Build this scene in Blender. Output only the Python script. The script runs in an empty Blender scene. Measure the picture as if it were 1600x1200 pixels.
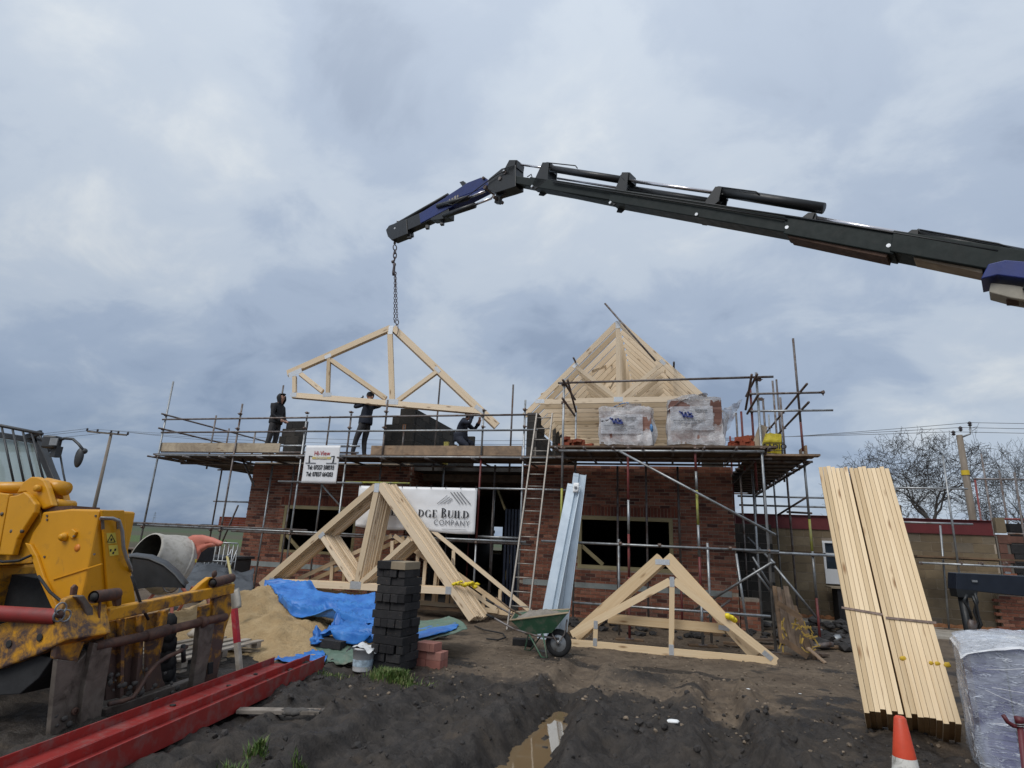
import bpy, bmesh, math, random
import numpy as np
from mathutils import Vector, Matrix, Quaternion, noise as mnoise
rnd = random.Random(7)
D = bpy.data; S = bpy.context.scene; COL = S.collection
rad = math.radians
# ------------------------------------------------------------------ camera
FPX = 900.0; PITCH = rad(15.3); ROLL = rad(2.6); YAW = rad(15.38)
CAM = np.array([0.0, -13.9, 1.65])          # eye height above the site, metres from the front wall (y = 0)
_R = np.array([[math.cos(ROLL), -math.sin(ROLL), 0], [math.sin(ROLL), math.cos(ROLL), 0], [0, 0, 1]])
_up = _R @ np.array([0, -math.cos(PITCH), math.sin(PITCH)])
_fw = _R @ np.array([0, math.sin(PITCH), math.cos(PITCH)])
_rt = _R @ np.array([1.0, 0, 0])
BAS = np.array([_rt * math.cos(YAW) - _fw * math.sin(YAW), _rt * math.sin(YAW) + _fw * math.cos(YAW), _up])
cam_data = D.cameras.new('camera'); cam = D.objects.new('camera', cam_data); COL.objects.link(cam)
cam_data.sensor_width = 36; cam_data.lens = 36 * FPX / 1600; cam_data.clip_end = 6000; cam_data.clip_start = 0.05
m = Matrix.Identity(4)
for i in range(3):
    m[i][0] = BAS[i][0]; m[i][1] = -BAS[i][1]; m[i][2] = -BAS[i][2]; m[i][3] = CAM[i]
cam.matrix_world = m
S.camera = cam
def ray(px, py): return BAS @ np.array([px - 800, py - 600, FPX])
def at(px, py, x=None, y=None, z=None, pl=None):
    """surveyed point: where the sight line of photo pixel (px,py) meets a real plane of the site"""
    d = ray(px, py)
    if pl is not None:
        n, c = np.array(pl[0], float), pl[1]; t = (c - n @ CAM) / (n @ d)
    elif y is not None: t = (y - CAM[1]) / d[1]
    elif z is not None: t = (z - CAM[2]) / d[2]
    else: t = (x - CAM[0]) / d[0]
    return Vector(CAM + t * d)
# ------------------------------------------------------------------ sky, sun, exposure
W = D.worlds.new('World'); S.world = W; W.use_nodes = True
SUN_EL, SUN_AZ = rad(48), rad(205)            # behind the camera, diffused by the overcast
def setup_world():
    nt = W.node_tree; N = nt.nodes; L = nt.links
    for n in list(N): N.remove(n)
    out = N.new('ShaderNodeOutputWorld'); bg = N.new('ShaderNodeBackground'); L.new(bg.outputs[0], out.inputs[0])
    bg.inputs['Strength'].default_value = 0.1
    sky = N.new('ShaderNodeTexSky'); sky.sky_type = 'NISHITA'; sky.sun_disc = False
    sky.sun_elevation = SUN_EL; sky.sun_rotation = SUN_AZ
    tc = N.new('ShaderNodeTexCoord'); sp = N.new('ShaderNodeSeparateXYZ'); L.new(tc.outputs['Generated'], sp.inputs[0])
    def math_(op, a, b=None, clamp=False):
        n = N.new('ShaderNodeMath'); n.operation = op; n.use_clamp = clamp
        for i, v in enumerate((a, b)):
            if v is None: continue
            if hasattr(v, 'links'): L.new(v, n.inputs[i])
            else: n.inputs[i].default_value = v
        return n.outputs[0]
    def mixc(f, a, b):
        n = N.new('ShaderNodeMix'); n.data_type = 'RGBA'
        for s, v in ((n.inputs[0], f), (n.inputs[6], a), (n.inputs[7], b)):
            if hasattr(v, 'links'): L.new(v, s)
            elif isinstance(v, tuple): s.default_value = (*v, 1)
            else: s.default_value = v
        return n.outputs[2]
    z = math_('MAXIMUM', sp.outputs[2], 0.0)
    den = math_('ADD', z, 0.42)
    cx = math_('DIVIDE', sp.outputs[0], den); cy = math_('DIVIDE', sp.outputs[1], den)
    cb = N.new('ShaderNodeCombineXYZ'); L.new(cx, cb.inputs[0]); L.new(cy, cb.inputs[1])
    def fbm(scale, det, rough, dist, off):
        mp = N.new('ShaderNodeMapping'); L.new(cb.outputs[0], mp.inputs[0]); mp.inputs[1].default_value = off
        mp.inputs[2].default_value = (0, 0, rad(25)); mp.inputs[3].default_value = (1.0, 1.15, 1)
        n = N.new('ShaderNodeTexNoise'); L.new(mp.outputs[0], n.inputs['Vector'])
        n.inputs['Scale'].default_value = scale; n.inputs['Detail'].default_value = det
        n.inputs['Roughness'].default_value = rough; n.inputs['Distortion'].default_value = dist
        return n.outputs[0]
    def ramp(v, stops):
        r = N.new('ShaderNodeValToRGB'); L.new(v, r.inputs[0]); e = r.color_ramp.elements; r.color_ramp.interpolation = 'EASE'
        e[0].position, e[0].color = stops[0][0], (*stops[0][1], 1); e[1].position, e[1].color = stops[-1][0], (*stops[-1][1], 1)
        for p, c in stops[1:-1]:
            k = e.new(p); k.color = (*c, 1)
        return r.outputs[0]
    big = fbm(1.25, 3.5, 0.5, 0.35, (SKY_OFF[0], SKY_OFF[1], 0)); fine = fbm(4.2, 8, 0.58, 0.35, (SKY_OFF[2], SKY_OFF[3], 0))
    mixv = math_('ADD', math_('MULTIPLY', big, 0.64), math_('MULTIPLY', fine, 0.36))
    cloud = ramp(mixv, [(0.36, (2.3, 2.95, 4.1)), (0.45, (3.2, 3.92, 5.1)), (0.53, (4.35, 5.0, 5.9)), (0.65, (6.2, 6.55, 6.8))])
    # overcast deck: a darker, bluer band of rain cloud low to the west (left), thinner cloud low in the east
    west = math_('ADD', math_('MULTIPLY', sp.outputs[0], -0.62), math_('MULTIPLY', sp.outputs[1], 0.20))
    low = math_('SUBTRACT', 1.0, math_('MULTIPLY', z, 2.1), True)
    lowf = fbm(3.2, 6, 0.6, 0.2, (7.3, 2.2, 0))
    dk = math_('MULTIPLY', math_('MULTIPLY', low, low), math_('ADD', math_('MULTIPLY', west, 1.25), math_('MULTIPLY', math_('SUBTRACT', lowf, 0.5), 1.6)), True)
    c2 = mixc(dk, cloud, (1.1, 1.72, 2.85))
    c2 = mixc(math_('MULTIPLY', math_('MULTIPLY', z, z), 0.66, True), c2, (5.35, 5.65, 5.9))      # greyer overhead
    # the deck is brighter towards the zenith, as overcast skies are
    zb = math_('ADD', 0.93, math_('MULTIPLY', math_('MULTIPLY', z, z), 0.60))
    vm = N.new('ShaderNodeVectorMath'); vm.operation = 'SCALE'; L.new(c2, vm.inputs[0]); L.new(zb, vm.inputs['Scale'])
    fin = mixc(0.93, sky.outputs[0], vm.outputs[0])
    L.new(fin, bg.inputs[0])
SKY_OFF = (0.6, 2.9, 1.2, 0.4)
setup_world()
sd = D.lights.new('sun', 'SUN'); sd.energy = 1.5; sd.angle = rad(32); sd.color = (1, 0.965, 0.91)
sun = D.objects.new('sun', sd); COL.objects.link(sun)
_sv = Vector((math.sin(SUN_AZ) * math.cos(SUN_EL), math.cos(SUN_AZ) * math.cos(SUN_EL), math.sin(SUN_EL)))
sun.rotation_euler = _sv.to_track_quat('Z', 'Y').to_euler(); sun.location = (0, -20, 30)
S.view_settings.view_transform = 'Standard'; S.view_settings.look = 'None'; S.view_settings.gamma = 1
S.view_settings.exposure = 0.22; S.view_settings.use_curve_mapping = False
# ------------------------------------------------------------------ materials
MATS = {}
class NT:
    def __init__(s, name):
        s.m = D.materials.new(name); s.m.use_nodes = True; s.t = s.m.node_tree; s.N = s.t.nodes; s.L = s.t.links
        s.p = s.N['Principled BSDF']
    def node(s, k, **kw):
        n = s.N.new(k)
        for a, b in kw.items(): setattr(n, a, b)
        return n
    def link(s, a, b): s.L.new(a, b)
    def setv(s, sock, v):
        if hasattr(v, 'links'): s.L.new(v, sock)
        elif isinstance(v, (tuple, list)) and len(v) == 3 and sock.type == 'RGBA': sock.default_value = (*v, 1)
        else: sock.default_value = v
    def math(s, op, a, b=None, clamp=False):
        n = s.node('ShaderNodeMath', operation=op, use_clamp=clamp); s.setv(n.inputs[0], a)
        if b is not None: s.setv(n.inputs[1], b)
        return n.outputs[0]
    def mix(s, f, a, b, mode='MIX'):
        n = s.node('ShaderNodeMix', data_type='RGBA', blend_type=mode)
        s.setv(n.inputs[0], f); s.setv(n.inputs[6], a); s.setv(n.inputs[7], b); return n.outputs[2]
    def coord(s, kind='Object', scale=(1, 1, 1), off=None):
        tc = s.node('ShaderNodeTexCoord'); mp = s.node('ShaderNodeMapping'); s.link(tc.outputs[kind], mp.inputs[0])
        mp.inputs[3].default_value = scale
        if off is not None: s.setv(mp.inputs[1], off)
        return mp.outputs[0]
    def noise(s, vec, scale, detail=5, rough=0.6, dist=0.0):
        n = s.node('ShaderNodeTexNoise'); s.link(vec, n.inputs['Vector']); n.inputs['Scale'].default_value = scale
        n.inputs['Detail'].default_value = detail; n.inputs['Roughness'].default_value = rough; n.inputs['Distortion'].default_value = dist
        return n.outputs[0]
    def vor(s, vec, scale, feature='F1'):
        n = s.node('ShaderNodeTexVoronoi', feature=feature); s.link(vec, n.inputs['Vector']); n.inputs['Scale'].default_value = scale
        return n.outputs['Distance']
    def ramp(s, v, stops, ease=False):
        r = s.node('ShaderNodeValToRGB'); s.link(v, r.inputs[0]); e = r.color_ramp.elements
        if ease: r.color_ramp.interpolation = 'EASE'
        e[0].position = stops[0][0]; e[1].position = stops[-1][0]
        def c4(c): return (c, c, c, 1) if not isinstance(c, (tuple, list)) else (*c, 1)
        e[0].color = c4(stops[0][1]); e[1].color = c4(stops[-1][1])
        for p, c in stops[1:-1]: e.new(p).color = c4(c)
        return r.outputs[0]
    def rand(s):
        """0..1 per object plus per face value (joined pieces)"""
        oi = s.node('ShaderNodeObjectInfo'); a = s.node('ShaderNodeAttribute', attribute_name='rnd')
        return s.math('FRACT', s.math('ADD', oi.outputs['Random'], a.outputs['Fac']))
    def bump(s, h, strength=0.3, dist=0.01):
        b = s.node('ShaderNodeBump'); s.link(h, b.inputs['Height']); b.inputs['Strength'].default_value = strength
        b.inputs['Distance'].default_value = dist; s.link(b.outputs[0], s.p.inputs['Normal'])
    def done(s, color, rough=0.8, metal=0.0, spec=None):
        s.setv(s.p.inputs['Base Color'], color); s.setv(s.p.inputs['Roughness'], rough); s.setv(s.p.inputs['Metallic'], metal)
        if spec is not None: s.p.inputs['Specular IOR Level'].default_value = spec
        MATS[s.m.name] = s.m; return s.m
def mul(c, k): return tuple(x * k for x in c)
def pmat(name, c, var=0.25, scale=6, rough=0.8, metal=0.0, bump=0.2, bscale=60, bdist=0.004, rv=0.15, dirt=None, dirt_amt=0.5, dscale=3, coord='Object', spec=None, low=None):
    """painted / mineral / cloth surface: two octaves of tone, object to object variation, optional dirt, fine relief"""
    n = NT(name); v = n.coord(coord)
    a = n.noise(v, scale, 6, 0.62)
    col = n.mix(n.ramp(a, [(0.3, 0.0), (0.7, 1.0)]), mul(c, 1 - var), mul(c, 1 + var))
    if rv: col = n.mix(1.0, col, n.ramp(n.rand(), [(0, (1 - rv,) * 3), (1, (1 + rv,) * 3)]), 'MULTIPLY')
    if dirt:
        d = n.noise(v, dscale, 8, 0.7, 0.4)
        if low:      # paint scraped away more and more towards the ground
            sp = n.node('ShaderNodeSeparateXYZ'); n.link(v, sp.inputs[0]); d = n.math('ADD', d, n.math('MULTIPLY', n.math('SUBTRACT', low, sp.outputs[2]), 0.28))
        col = n.mix(n.ramp(d, [(0.62 - 0.3 * dirt_amt, 0.0), (0.78 - 0.2 * dirt_amt, 1.0)]), col, dirt)
    r = n.ramp(n.noise(v, scale * 2.3, 4), [(0.3, max(0.02, rough - 0.08)), (0.7, min(1, rough + 0.08))])
    if bump: n.bump(n.noise(v, bscale, 5, 0.65), bump, bdist)
    return n.done(col, r, metal, spec)
def woodmat(name, c1, c2, knot=(0.16, 0.075, 0.03), weather=None, rough=0.72, knots=True):
    n = NT(name); v = n.coord('UV'); r = n.rand()
    mp = n.node('ShaderNodeCombineXYZ'); n.link(r, mp.inputs[2]);
    off = n.node('ShaderNodeVectorMath', operation='ADD'); n.link(v, off.inputs[0])
    sc = n.node('ShaderNodeVectorMath', operation='SCALE'); n.link(mp.outputs[0], sc.inputs[0]); sc.inputs['Scale'].default_value = 37.0
    n.link(sc.outputs[0], off.inputs[1]); v = off.outputs[0]
    st = n.node('ShaderNodeMapping'); n.link(v, st.inputs[0]); st.inputs[3].default_value = (1.3, 42, 1)
    g = n.noise(st.outputs[0], 1.0, 6, 0.6, 0.6)
    st2 = n.node('ShaderNodeMapping'); n.link(v, st2.inputs[0]); st2.inputs[3].default_value = (0.5, 3, 1)
    b = n.noise(st2.outputs[0], 1.6, 3)
    col = n.mix(n.ramp(g, [(0.32, 0.0), (0.68, 1.0)]), c1, c2)
    col = n.mix(n.ramp(b, [(0.3, 0.0), (0.75, 0.5)]), col, mul(c2, 0.88))
    col = n.mix(1.0, col, n.ramp(r, [(0, (0.74, 0.71, 0.66)), (0.45, (0.97, 0.96, 0.95)), (1, (1.12, 1.13, 1.16))]), 'MULTIPLY')
    if knots:
        st3 = n.node('ShaderNodeMapping'); n.link(v, st3.inputs[0]); st3.inputs[3].default_value = (2.2, 8.5, 1)
        k = n.vor(st3.outputs[0], 1.0)
        col = n.mix(n.ramp(k, [(0.06, 0.8), (0.21, 0.0)]), col, knot)
    if weather:
        w = n.noise(n.coord('Object'), 2.6, 7, 0.7, 0.5)
        col = n.mix(n.ramp(w, [(0.4, 0.0), (0.62, 0.9)]), col, weather)
    n.bump(g, 0.25, 0.003)
    return n.done(col, rough, 0, 0.3)
# ------------------------------------------------------------------ mesh builder
WLOC = {}
def wl(o): return WLOC.get(o.name, Vector((0, 0, 0))) if o else Vector((0, 0, 0))
class MB:
    def __init__(s): s.v = []; s.f = []; s.uv = []; s.mi = []; s.r = []; s.cm = 0; s.cr = 0.0
    def face(s, idx, uv=None):
        s.f.append(idx); s.uv.append(uv or [(0, 0)] * len(idx)); s.mi.append(s.cm); s.r.append(s.cr)
    def box(s, c, size, R=None, rr=None):
        """box by centre, size and optional 3x3; uv runs along its longest axis"""
        if rr is not None: s.cr = rr
        c = Vector(c); h = [x / 2 for x in size]; R = R or Matrix.Identity(3)
        ax = [R @ Vector((1, 0, 0)), R @ Vector((0, 1, 0)), R @ Vector((0, 0, 1))]
        b = len(s.v)
        for sx in (-1, 1):
            for sy in (-1, 1):
                for sz in (-1, 1): s.v.append(c + ax[0] * h[0] * sx + ax[1] * h[1] * sy + ax[2] * h[2] * sz)
        L = max(range(3), key=lambda i: size[i]); o1, o2 = [i for i in range(3) if i != L]
        ou, ov = rnd.random() * 50, rnd.random() * 50
        sg = [(x, y, z) for x in (-1, 1) for y in (-1, 1) for z in (-1, 1)]
        for q in ((0, 1, 3, 2), (4, 6, 7, 5), (0, 4, 5, 1), (2, 3, 7, 6), (0, 2, 6, 4), (1, 5, 7, 3)):
            fx = [i for i in range(3) if len({sg[k][i] for k in q}) == 1][0]
            uv = []
            for k in q:
                p = [sg[k][i] * h[i] for i in range(3)]
                if fx == L: uv.append((ou + p[o1] * 0.4, ov + p[o2]))
                elif fx == o1: uv.append((ou + p[L], ov + p[o2] + 3 * sg[k][o1]))
                else: uv.append((ou + p[L], ov + p[o1] + 7 + 3 * sg[k][o2]))
            s.face([b + k for k in q], uv)
        return s
    def beam(s, p, q, w, h, up=(0, 0, 1), rr=None):
        """w = width square to both the beam and `up`, h = depth along `up`"""
        p, q = Vector(p), Vector(q); d = (q - p); L = d.length; d.normalize(); up = Vector(up)
        x = d.cross(up)
        if x.length < 1e-4: x = d.cross(Vector((1, 0, 0)))
        x.normalize(); u = x.cross(d).normalized()
        R = Matrix((d, x, u)).transposed()
        return s.box((p + q) / 2, (L, w, h), R, rr)
    def tube(s, p, q, r, n=8, r2=None, cap=True):
        return s.path([p, q], [r, r if r2 is None else r2], n, cap)
    def path(s, pts, rs, n=8, cap=True):
        pts = [Vector(p) for p in pts]
        if not isinstance(rs, (list, tuple)): rs = [rs] * len(pts)
        prev = None; b0 = len(s.v); tot = 0; us = []
        for i, p in enumerate(pts):
            a = pts[max(0, i - 1)]; c = pts[min(len(pts) - 1, i + 1)]; d = (c - a).normalized()
            if i: tot += (p - pts[i - 1]).length
            us.append(tot)
            if prev is None:
                x = d.cross(Vector((0, 0, 1)))
                if x.length < 1e-3: x = d.cross(Vector((0, 1, 0)))
            else:
                x = prev - d * prev.dot(d)
            x.normalize(); prev = x; y = d.cross(x)
            for k in range(n):
                t = 2 * math.pi * k / n; s.v.append(p + (x * math.cos(t) + y * math.sin(t)) * rs[i])
        for i in range(len(pts) - 1):
            for k in range(n):
                k2 = (k + 1) % n; a = b0 + i * n
                s.face([a + k, a + k2, a + n + k2, a + n + k], [(us[i], k / n * .2), (us[i], (k + 1) / n * .2), (us[i + 1], (k + 1) / n * .2), (us[i + 1], k / n * .2)])
        if cap:
            s.face([b0 + k for k in range(n)][::-1]); e = b0 + (len(pts) - 1) * n; s.face([e + k for k in range(n)])
        return s
    def prism(s, poly, vec, uvs=1.0):
        """polygon (3D points) given thickness along vec"""
        poly = [Vector(p) for p in poly]; vec = Vector(vec); b = len(s.v); n = len(poly)
        nrm = Vector((0, 0, 0))
        for i in range(n): nrm += poly[i].cross(poly[(i + 1) % n])
        if nrm.dot(vec) > 0: poly = poly[::-1]
        s.v += poly + [p + vec for p in poly]
        d = (poly[1] - poly[0]).normalized(); nn = nrm.normalized(); e = nn.cross(d)
        uv = [(p.dot(d) * uvs, p.dot(e) * uvs) for p in poly]
        s.face(list(range(b, b + n)), uv); s.face([b + n + i for i in range(n)][::-1], uv[::-1])
        for i in range(n):
            j = (i + 1) % n; s.face([b + i, b + n + i, b + n + j, b + j][::-1] if False else [b + j, b + i, b + n + i, b + n + j], [uv[j], uv[i], (uv[i][0], uv[i][1] + .05), (uv[j][0], uv[j][1] + .05)])
        return s
    def lathe(s, prof, org, ax=(0, 0, 1), n=24, capb=False, capt=False):
        """profile of (radius, height) turned about an axis"""
        org = Vector(org); ax = Vector(ax).normalized(); x = ax.orthogonal().normalized(); y = ax.cross(x); b = len(s.v)
        for r, h in prof:
            for k in range(n):
                t = 2 * math.pi * k / n; s.v.append(org + ax * h + (x * math.cos(t) + y * math.sin(t)) * r)
        for i in range(len(prof) - 1):
            for k in range(n):
                k2 = (k + 1) % n; a = b + i * n; s.face([a + k, a + k2, a + n + k2, a + n + k], [(k / n, prof[i][1]), ((k + 1) / n, prof[i][1]), ((k + 1) / n, prof[i + 1][1]), (k / n, prof[i + 1][1])])
        if capb: s.face([b + k for k in range(n)][::-1])
        if capt: s.face([b + (len(prof) - 1) * n + k for k in range(n)])
        return s
    def grid(s, fn, nu, nv, closed=False):
        b = len(s.v)
        for i in range(nu + 1):
            for j in range(nv + 1): s.v.append(Vector(fn(i / nu, j / nv)))
        for i in range(nu):
            for j in range(nv):
                a = b + i * (nv + 1) + j
                s.face([a, a + nv + 1, a + nv + 2, a + 1], [(i / nu, j / nv), ((i + 1) / nu, j / nv), ((i + 1) / nu, (j + 1) / nv), (i / nu, (j + 1) / nv)])
        return s
    def blob(s, c, r, sq=(1, 1, 1), seed=0.0, amp=0.25, fr=2.0, sub=2):
        bm = bmesh.new(); bmesh.ops.create_icosphere(bm, subdivisions=sub, radius=1); b = len(s.v); c = Vector(c)
        for v in bm.verts:
            k = 1 + amp * mnoise.noise(v.co * fr + Vector((seed, seed * 1.7, -seed)))
            s.v.append(c + Vector((v.co.x * sq[0], v.co.y * sq[1], v.co.z * sq[2])) * r * k)
        for f in bm.faces: s.face([b + v.index for v in f.verts])
        bm.free(); return s
    def mesh(s, name, mats, off=Vector((0, 0, 0)), smooth=False):
        me = D.meshes.new(name); me.from_pydata([tuple(v - off) for v in s.v], [], s.f)
        me.polygons.foreach_set('material_index', s.mi)
        uvl = me.uv_layers.new(name='UVMap'); flat = [c for u in s.uv for p in u for c in p]; uvl.data.foreach_set('uv', flat)
        a = me.attributes.new('rnd', 'FLOAT', 'FACE'); a.data.foreach_set('value', s.r)
        if smooth: me.polygons.foreach_set('use_smooth', [True] * len(me.polygons))
        for mt in (mats if isinstance(mats, (list, tuple)) else [mats]): me.materials.append(MATS[mt] if isinstance(mt, str) else mt)
        me.update(); return me
    def part(s, name, mats, parent=None, smooth=False, bevel=0.0, loc=None, stuff=False, label=None, sub=0, fixn=False):
        base = wl(parent) if parent else (Vector(loc) if loc is not None else Vector((0, 0, 0)))
        org = Vector(loc) if loc is not None else base
        me = s.mesh(name, mats, org, smooth)
        if fixn:
            bm = bmesh.new(); bm.from_mesh(me); bmesh.ops.recalc_face_normals(bm, faces=bm.faces[:]); bm.to_mesh(me); bm.free()
        o = D.objects.new(name, me); COL.objects.link(o)
        if parent: o.parent = parent; o.location = org - base
        else: o.location = org
        WLOC[o.name] = org
        if bevel:
            b = o.modifiers.new('edge', 'BEVEL'); b.width = bevel; b.segments = 2; b.limit_method = 'ANGLE'; b.angle_limit = rad(40)
        if sub:
            b = o.modifiers.new('smooth', 'SUBSURF'); b.levels = sub; b.render_levels = sub
        if stuff: o['kind'] = 'stuff'
        if label: o['label'] = label
        return o
def tag(o, label=None, cat=None, group=None, kind=None):
    if label: o['label'] = label
    if cat: o['category'] = cat
    if group: o['group'] = group
    if kind: o['kind'] = kind
    return o
def thing(name, label, cat, loc=(0, 0, 0), group=None):
    o = D.objects.new(name, None); COL.objects.link(o); o.location = loc; o.empty_display_size = 0.2
    WLOC[o.name] = Vector(loc); return tag(o, label, cat, group)
def inst(name, me, parent, loc, R=None, scale=None):
    """one more piece sharing a mesh; loc in world space, R = 3x3"""
    o = D.objects.new(name, me); COL.objects.link(o); o.parent = parent
    M4 = (R.to_4x4() if R else Matrix.Identity(4))
    if scale: M4 = M4 @ Matrix.Diagonal((*scale, 1))
    M4.translation = Vector(loc) - wl(parent); o.matrix_local = M4; WLOC[o.name] = Vector(loc); return o
def rotz(a): return Matrix.Rotation(a, 3, 'Z')
ORD = ['first', 'second', 'third', 'fourth', 'fifth', 'sixth', 'seventh', 'eighth', 'ninth', 'tenth', 'eleventh', 'twelfth', 'thirteenth', 'fourteenth', 'fifteenth', 'sixteenth', 'seventeenth', 'eighteenth', 'nineteenth', 'twentieth', 'twenty-first']
def hn(x, y, z=0.0): return mnoise.noise(Vector((x, y, z)))
def fbm(x, y, o=4, z=0.0):
    t = 0; a = 1; f = 1
    for _ in range(o): t += a * mnoise.noise(Vector((x * f, y * f, z + f))); a *= 0.5; f *= 2.03
    return t
# ------------------------------------------------------------------ material library
woodmat('pine', (0.71, 0.545, 0.36), (0.80, 0.66, 0.48))
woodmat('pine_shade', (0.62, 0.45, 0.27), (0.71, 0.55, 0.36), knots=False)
woodmat('deal', (0.71, 0.52, 0.305), (0.81, 0.64, 0.42), knot=(0.22, 0.10, 0.035))
woodmat('deal_end', (0.30, 0.17, 0.075), (0.40, 0.24, 0.11), knots=False)
woodmat('treated', (0.27, 0.22, 0.115), (0.36, 0.30, 0.165), knots=False)
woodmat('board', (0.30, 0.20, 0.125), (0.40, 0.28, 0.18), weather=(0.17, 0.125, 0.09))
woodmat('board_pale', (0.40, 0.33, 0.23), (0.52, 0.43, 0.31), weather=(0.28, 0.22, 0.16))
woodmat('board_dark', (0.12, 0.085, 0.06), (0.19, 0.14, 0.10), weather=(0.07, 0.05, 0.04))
woodmat('palletwood', (0.36, 0.31, 0.25), (0.50, 0.45, 0.38), weather=(0.20, 0.16, 0.12))
woodmat('oldwood', (0.15, 0.095, 0.055), (0.235, 0.155, 0.095), weather=(0.075, 0.052, 0.035))
woodmat('polewood', (0.16, 0.13, 0.10), (0.25, 0.21, 0.17), knots=False)
woodmat('greywood', (0.20, 0.17, 0.14), (0.30, 0.26, 0.22), weather=(0.08, 0.065, 0.05))
pmat('tape_yellow', (0.78, 0.60, 0.02), 0.1, rough=0.45, bump=0.1)
pmat('zinc_plate', (0.62, 0.64, 0.66), 0.12, 30, 0.42, 0.6, 0.15, 120)
def brickmat(name, stops, fleck=0.5):
    n = NT(name); v = n.coord('Object'); r = n.rand()
    # bricks share one mesh, so offset the grain per brick
    cb = n.node('ShaderNodeCombineXYZ'); k = n.math('MULTIPLY', r, 91.0); n.link(k, cb.inputs[0]); n.link(k, cb.inputs[1])
    ad = n.node('ShaderNodeVectorMath', operation='ADD'); n.link(v, ad.inputs[0]); n.link(cb.outputs[0], ad.inputs[1]); v = ad.outputs[0]
    col = n.ramp(r, stops)
    g = n.noise(v, 14, 6, 0.7)
    col = n.mix(n.ramp(g, [(0.35, 0.0), (0.7, fleck)]), col, mul(stops[0][1], 0.55))
    ge = n.node('ShaderNodeNewGeometry'); big = n.noise(ge.outputs['Position'], 1.1, 4, .6); col = n.mix(1.0, col, n.ramp(big, [(.3, (.74, .75, .78)), (.7, (1.2, 1.16, 1.1))]), 'MULTIPLY')
    f = n.noise(v, 40, 3, 0.7); col = n.mix(n.ramp(f, [(0.62, 0.0), (0.8, 0.35)]), col, (0.42, 0.30, 0.22))
    n.bump(n.noise(v, 90, 5, 0.7), 0.5, 0.004)
    return n.done(col, 0.88, 0, 0.25)
brickmat('brick_red', [(0.0, (0.080, 0.038, 0.033)), (0.10, (0.13, 0.052, 0.039)), (0.3, (0.23, 0.090, 0.058)), (0.62, (0.31, 0.122, 0.076)), (0.86, (0.36, 0.165, 0.108)), (1.0, (0.27, 0.142, 0.105))])
brickmat('brick_soldier', [(0.0, (0.12, 0.040, 0.030)), (0.5, (0.20, 0.066, 0.042)), (1.0, (0.26, 0.090, 0.055))])
brickmat('brick_pink', [(0.0, (0.30, 0.115, 0.09)), (0.5, (0.39, 0.165, 0.13)), (1.0, (0.46, 0.235, 0.19))], 0.3)
brickmat('brick_packed', [(0.0, (0.19, 0.10, 0.08)), (0.5, (0.27, 0.145, 0.115)), (1.0, (0.32, 0.19, 0.16))], 0.3)
brickmat('brick_loose', [(0.0, (0.22, 0.055, 0.03)), (0.5, (0.33, 0.085, 0.045)), (1.0, (0.30, 0.12, 0.07))], 0.3)
brickmat('block_black', [(0.0, (0.020, 0.020, 0.022)), (0.5, (0.030, 0.030, 0.032)), (1.0, (0.045, 0.044, 0.046))], 0.5)
brickmat('block_dark', [(0.0, (0.034, 0.033, 0.031)), (0.6, (0.058, 0.055, 0.051)), (1.0, (0.085, 0.076, 0.066))], 0.4)
brickmat('block_tan', [(0.0, (0.15, 0.115, 0.075)), (0.5, (0.19, 0.15, 0.098)), (0.85, (0.225, 0.18, 0.12)), (1.0, (0.14, 0.125, 0.105))], 0.3)
brickmat('block_top_tan', [(0.0, (0.26, 0.21, 0.15)), (1.0, (0.30, 0.25, 0.18))], 0.3)
pmat('mortar', (0.36, 0.30, 0.235), 0.2, 5, 0.92, bump=0.4, bscale=90, dirt=(0.16, 0.12, 0.09))
pmat('mortar_dark', (0.19, 0.17, 0.15), 0.25, 5, 0.92, bump=0.4, bscale=90)
pmat('dpc_grey', (0.23, 0.25, 0.24), 0.2, 5, 0.55, bump=0.25, bscale=12)
pmat('concrete', (0.36, 0.33, 0.28), 0.18, 2, 0.88, bump=0.25, dirt=(0.2, 0.165, 0.13))
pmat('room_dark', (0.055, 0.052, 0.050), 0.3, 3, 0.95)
pmat('galv', (0.36, 0.375, 0.385), 0.22, 7, 0.46, 0.75, 0.15, 80, rv=0.22, dirt=(0.15, 0.135, 0.12), dirt_amt=0.35, dscale=5)
pmat('galv_old', (0.20, 0.185, 0.18), 0.25, 8, 0.6, 0.55, 0.2, 80, rv=0.25, dirt=(0.10, 0.055, 0.035), dirt_amt=0.6, dscale=6)
pmat('tube_red', (0.17, 0.032, 0.030), 0.25, 8, 0.55, 0.0, 0.2, rv=0.2, dirt=(0.14, 0.10, 0.09), dirt_amt=0.4)
pmat('tube_yellow', (0.36, 0.36, 0.07), 0.2, 8, 0.55, dirt=(0.22, 0.22, 0.18), dirt_amt=0.4)
pmat('coupler_steel', (0.17, 0.125, 0.105), 0.3, 14, 0.6, 0.5, 0.2, 90)
pmat('white_vinyl', (0.80, 0.80, 0.81), 0.03, 2, 0.45, bump=0.25, bscale=5, bdist=0.01)
pmat('ink_black', (0.015, 0.015, 0.018), 0.1, rough=0.5, bump=0, rv=0)
pmat('ink_grey', (0.16, 0.165, 0.18), 0.1, rough=0.5, bump=0, rv=0)
pmat('ink_red', (0.40, 0.02, 0.025), 0.1, rough=0.5, bump=0, rv=0)
pmat('ink_gold', (0.55, 0.45, 0.16), 0.1, rough=0.5, bump=0, rv=0)
pmat('ink_blue', (0.03, 0.05, 0.22), 0.3, 20, rough=0.5, bump=0, rv=0)
pmat('beam_dark', (0.115, 0.015, 0.017), 0.16, 3, 0.6, rv=0.08)
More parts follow.
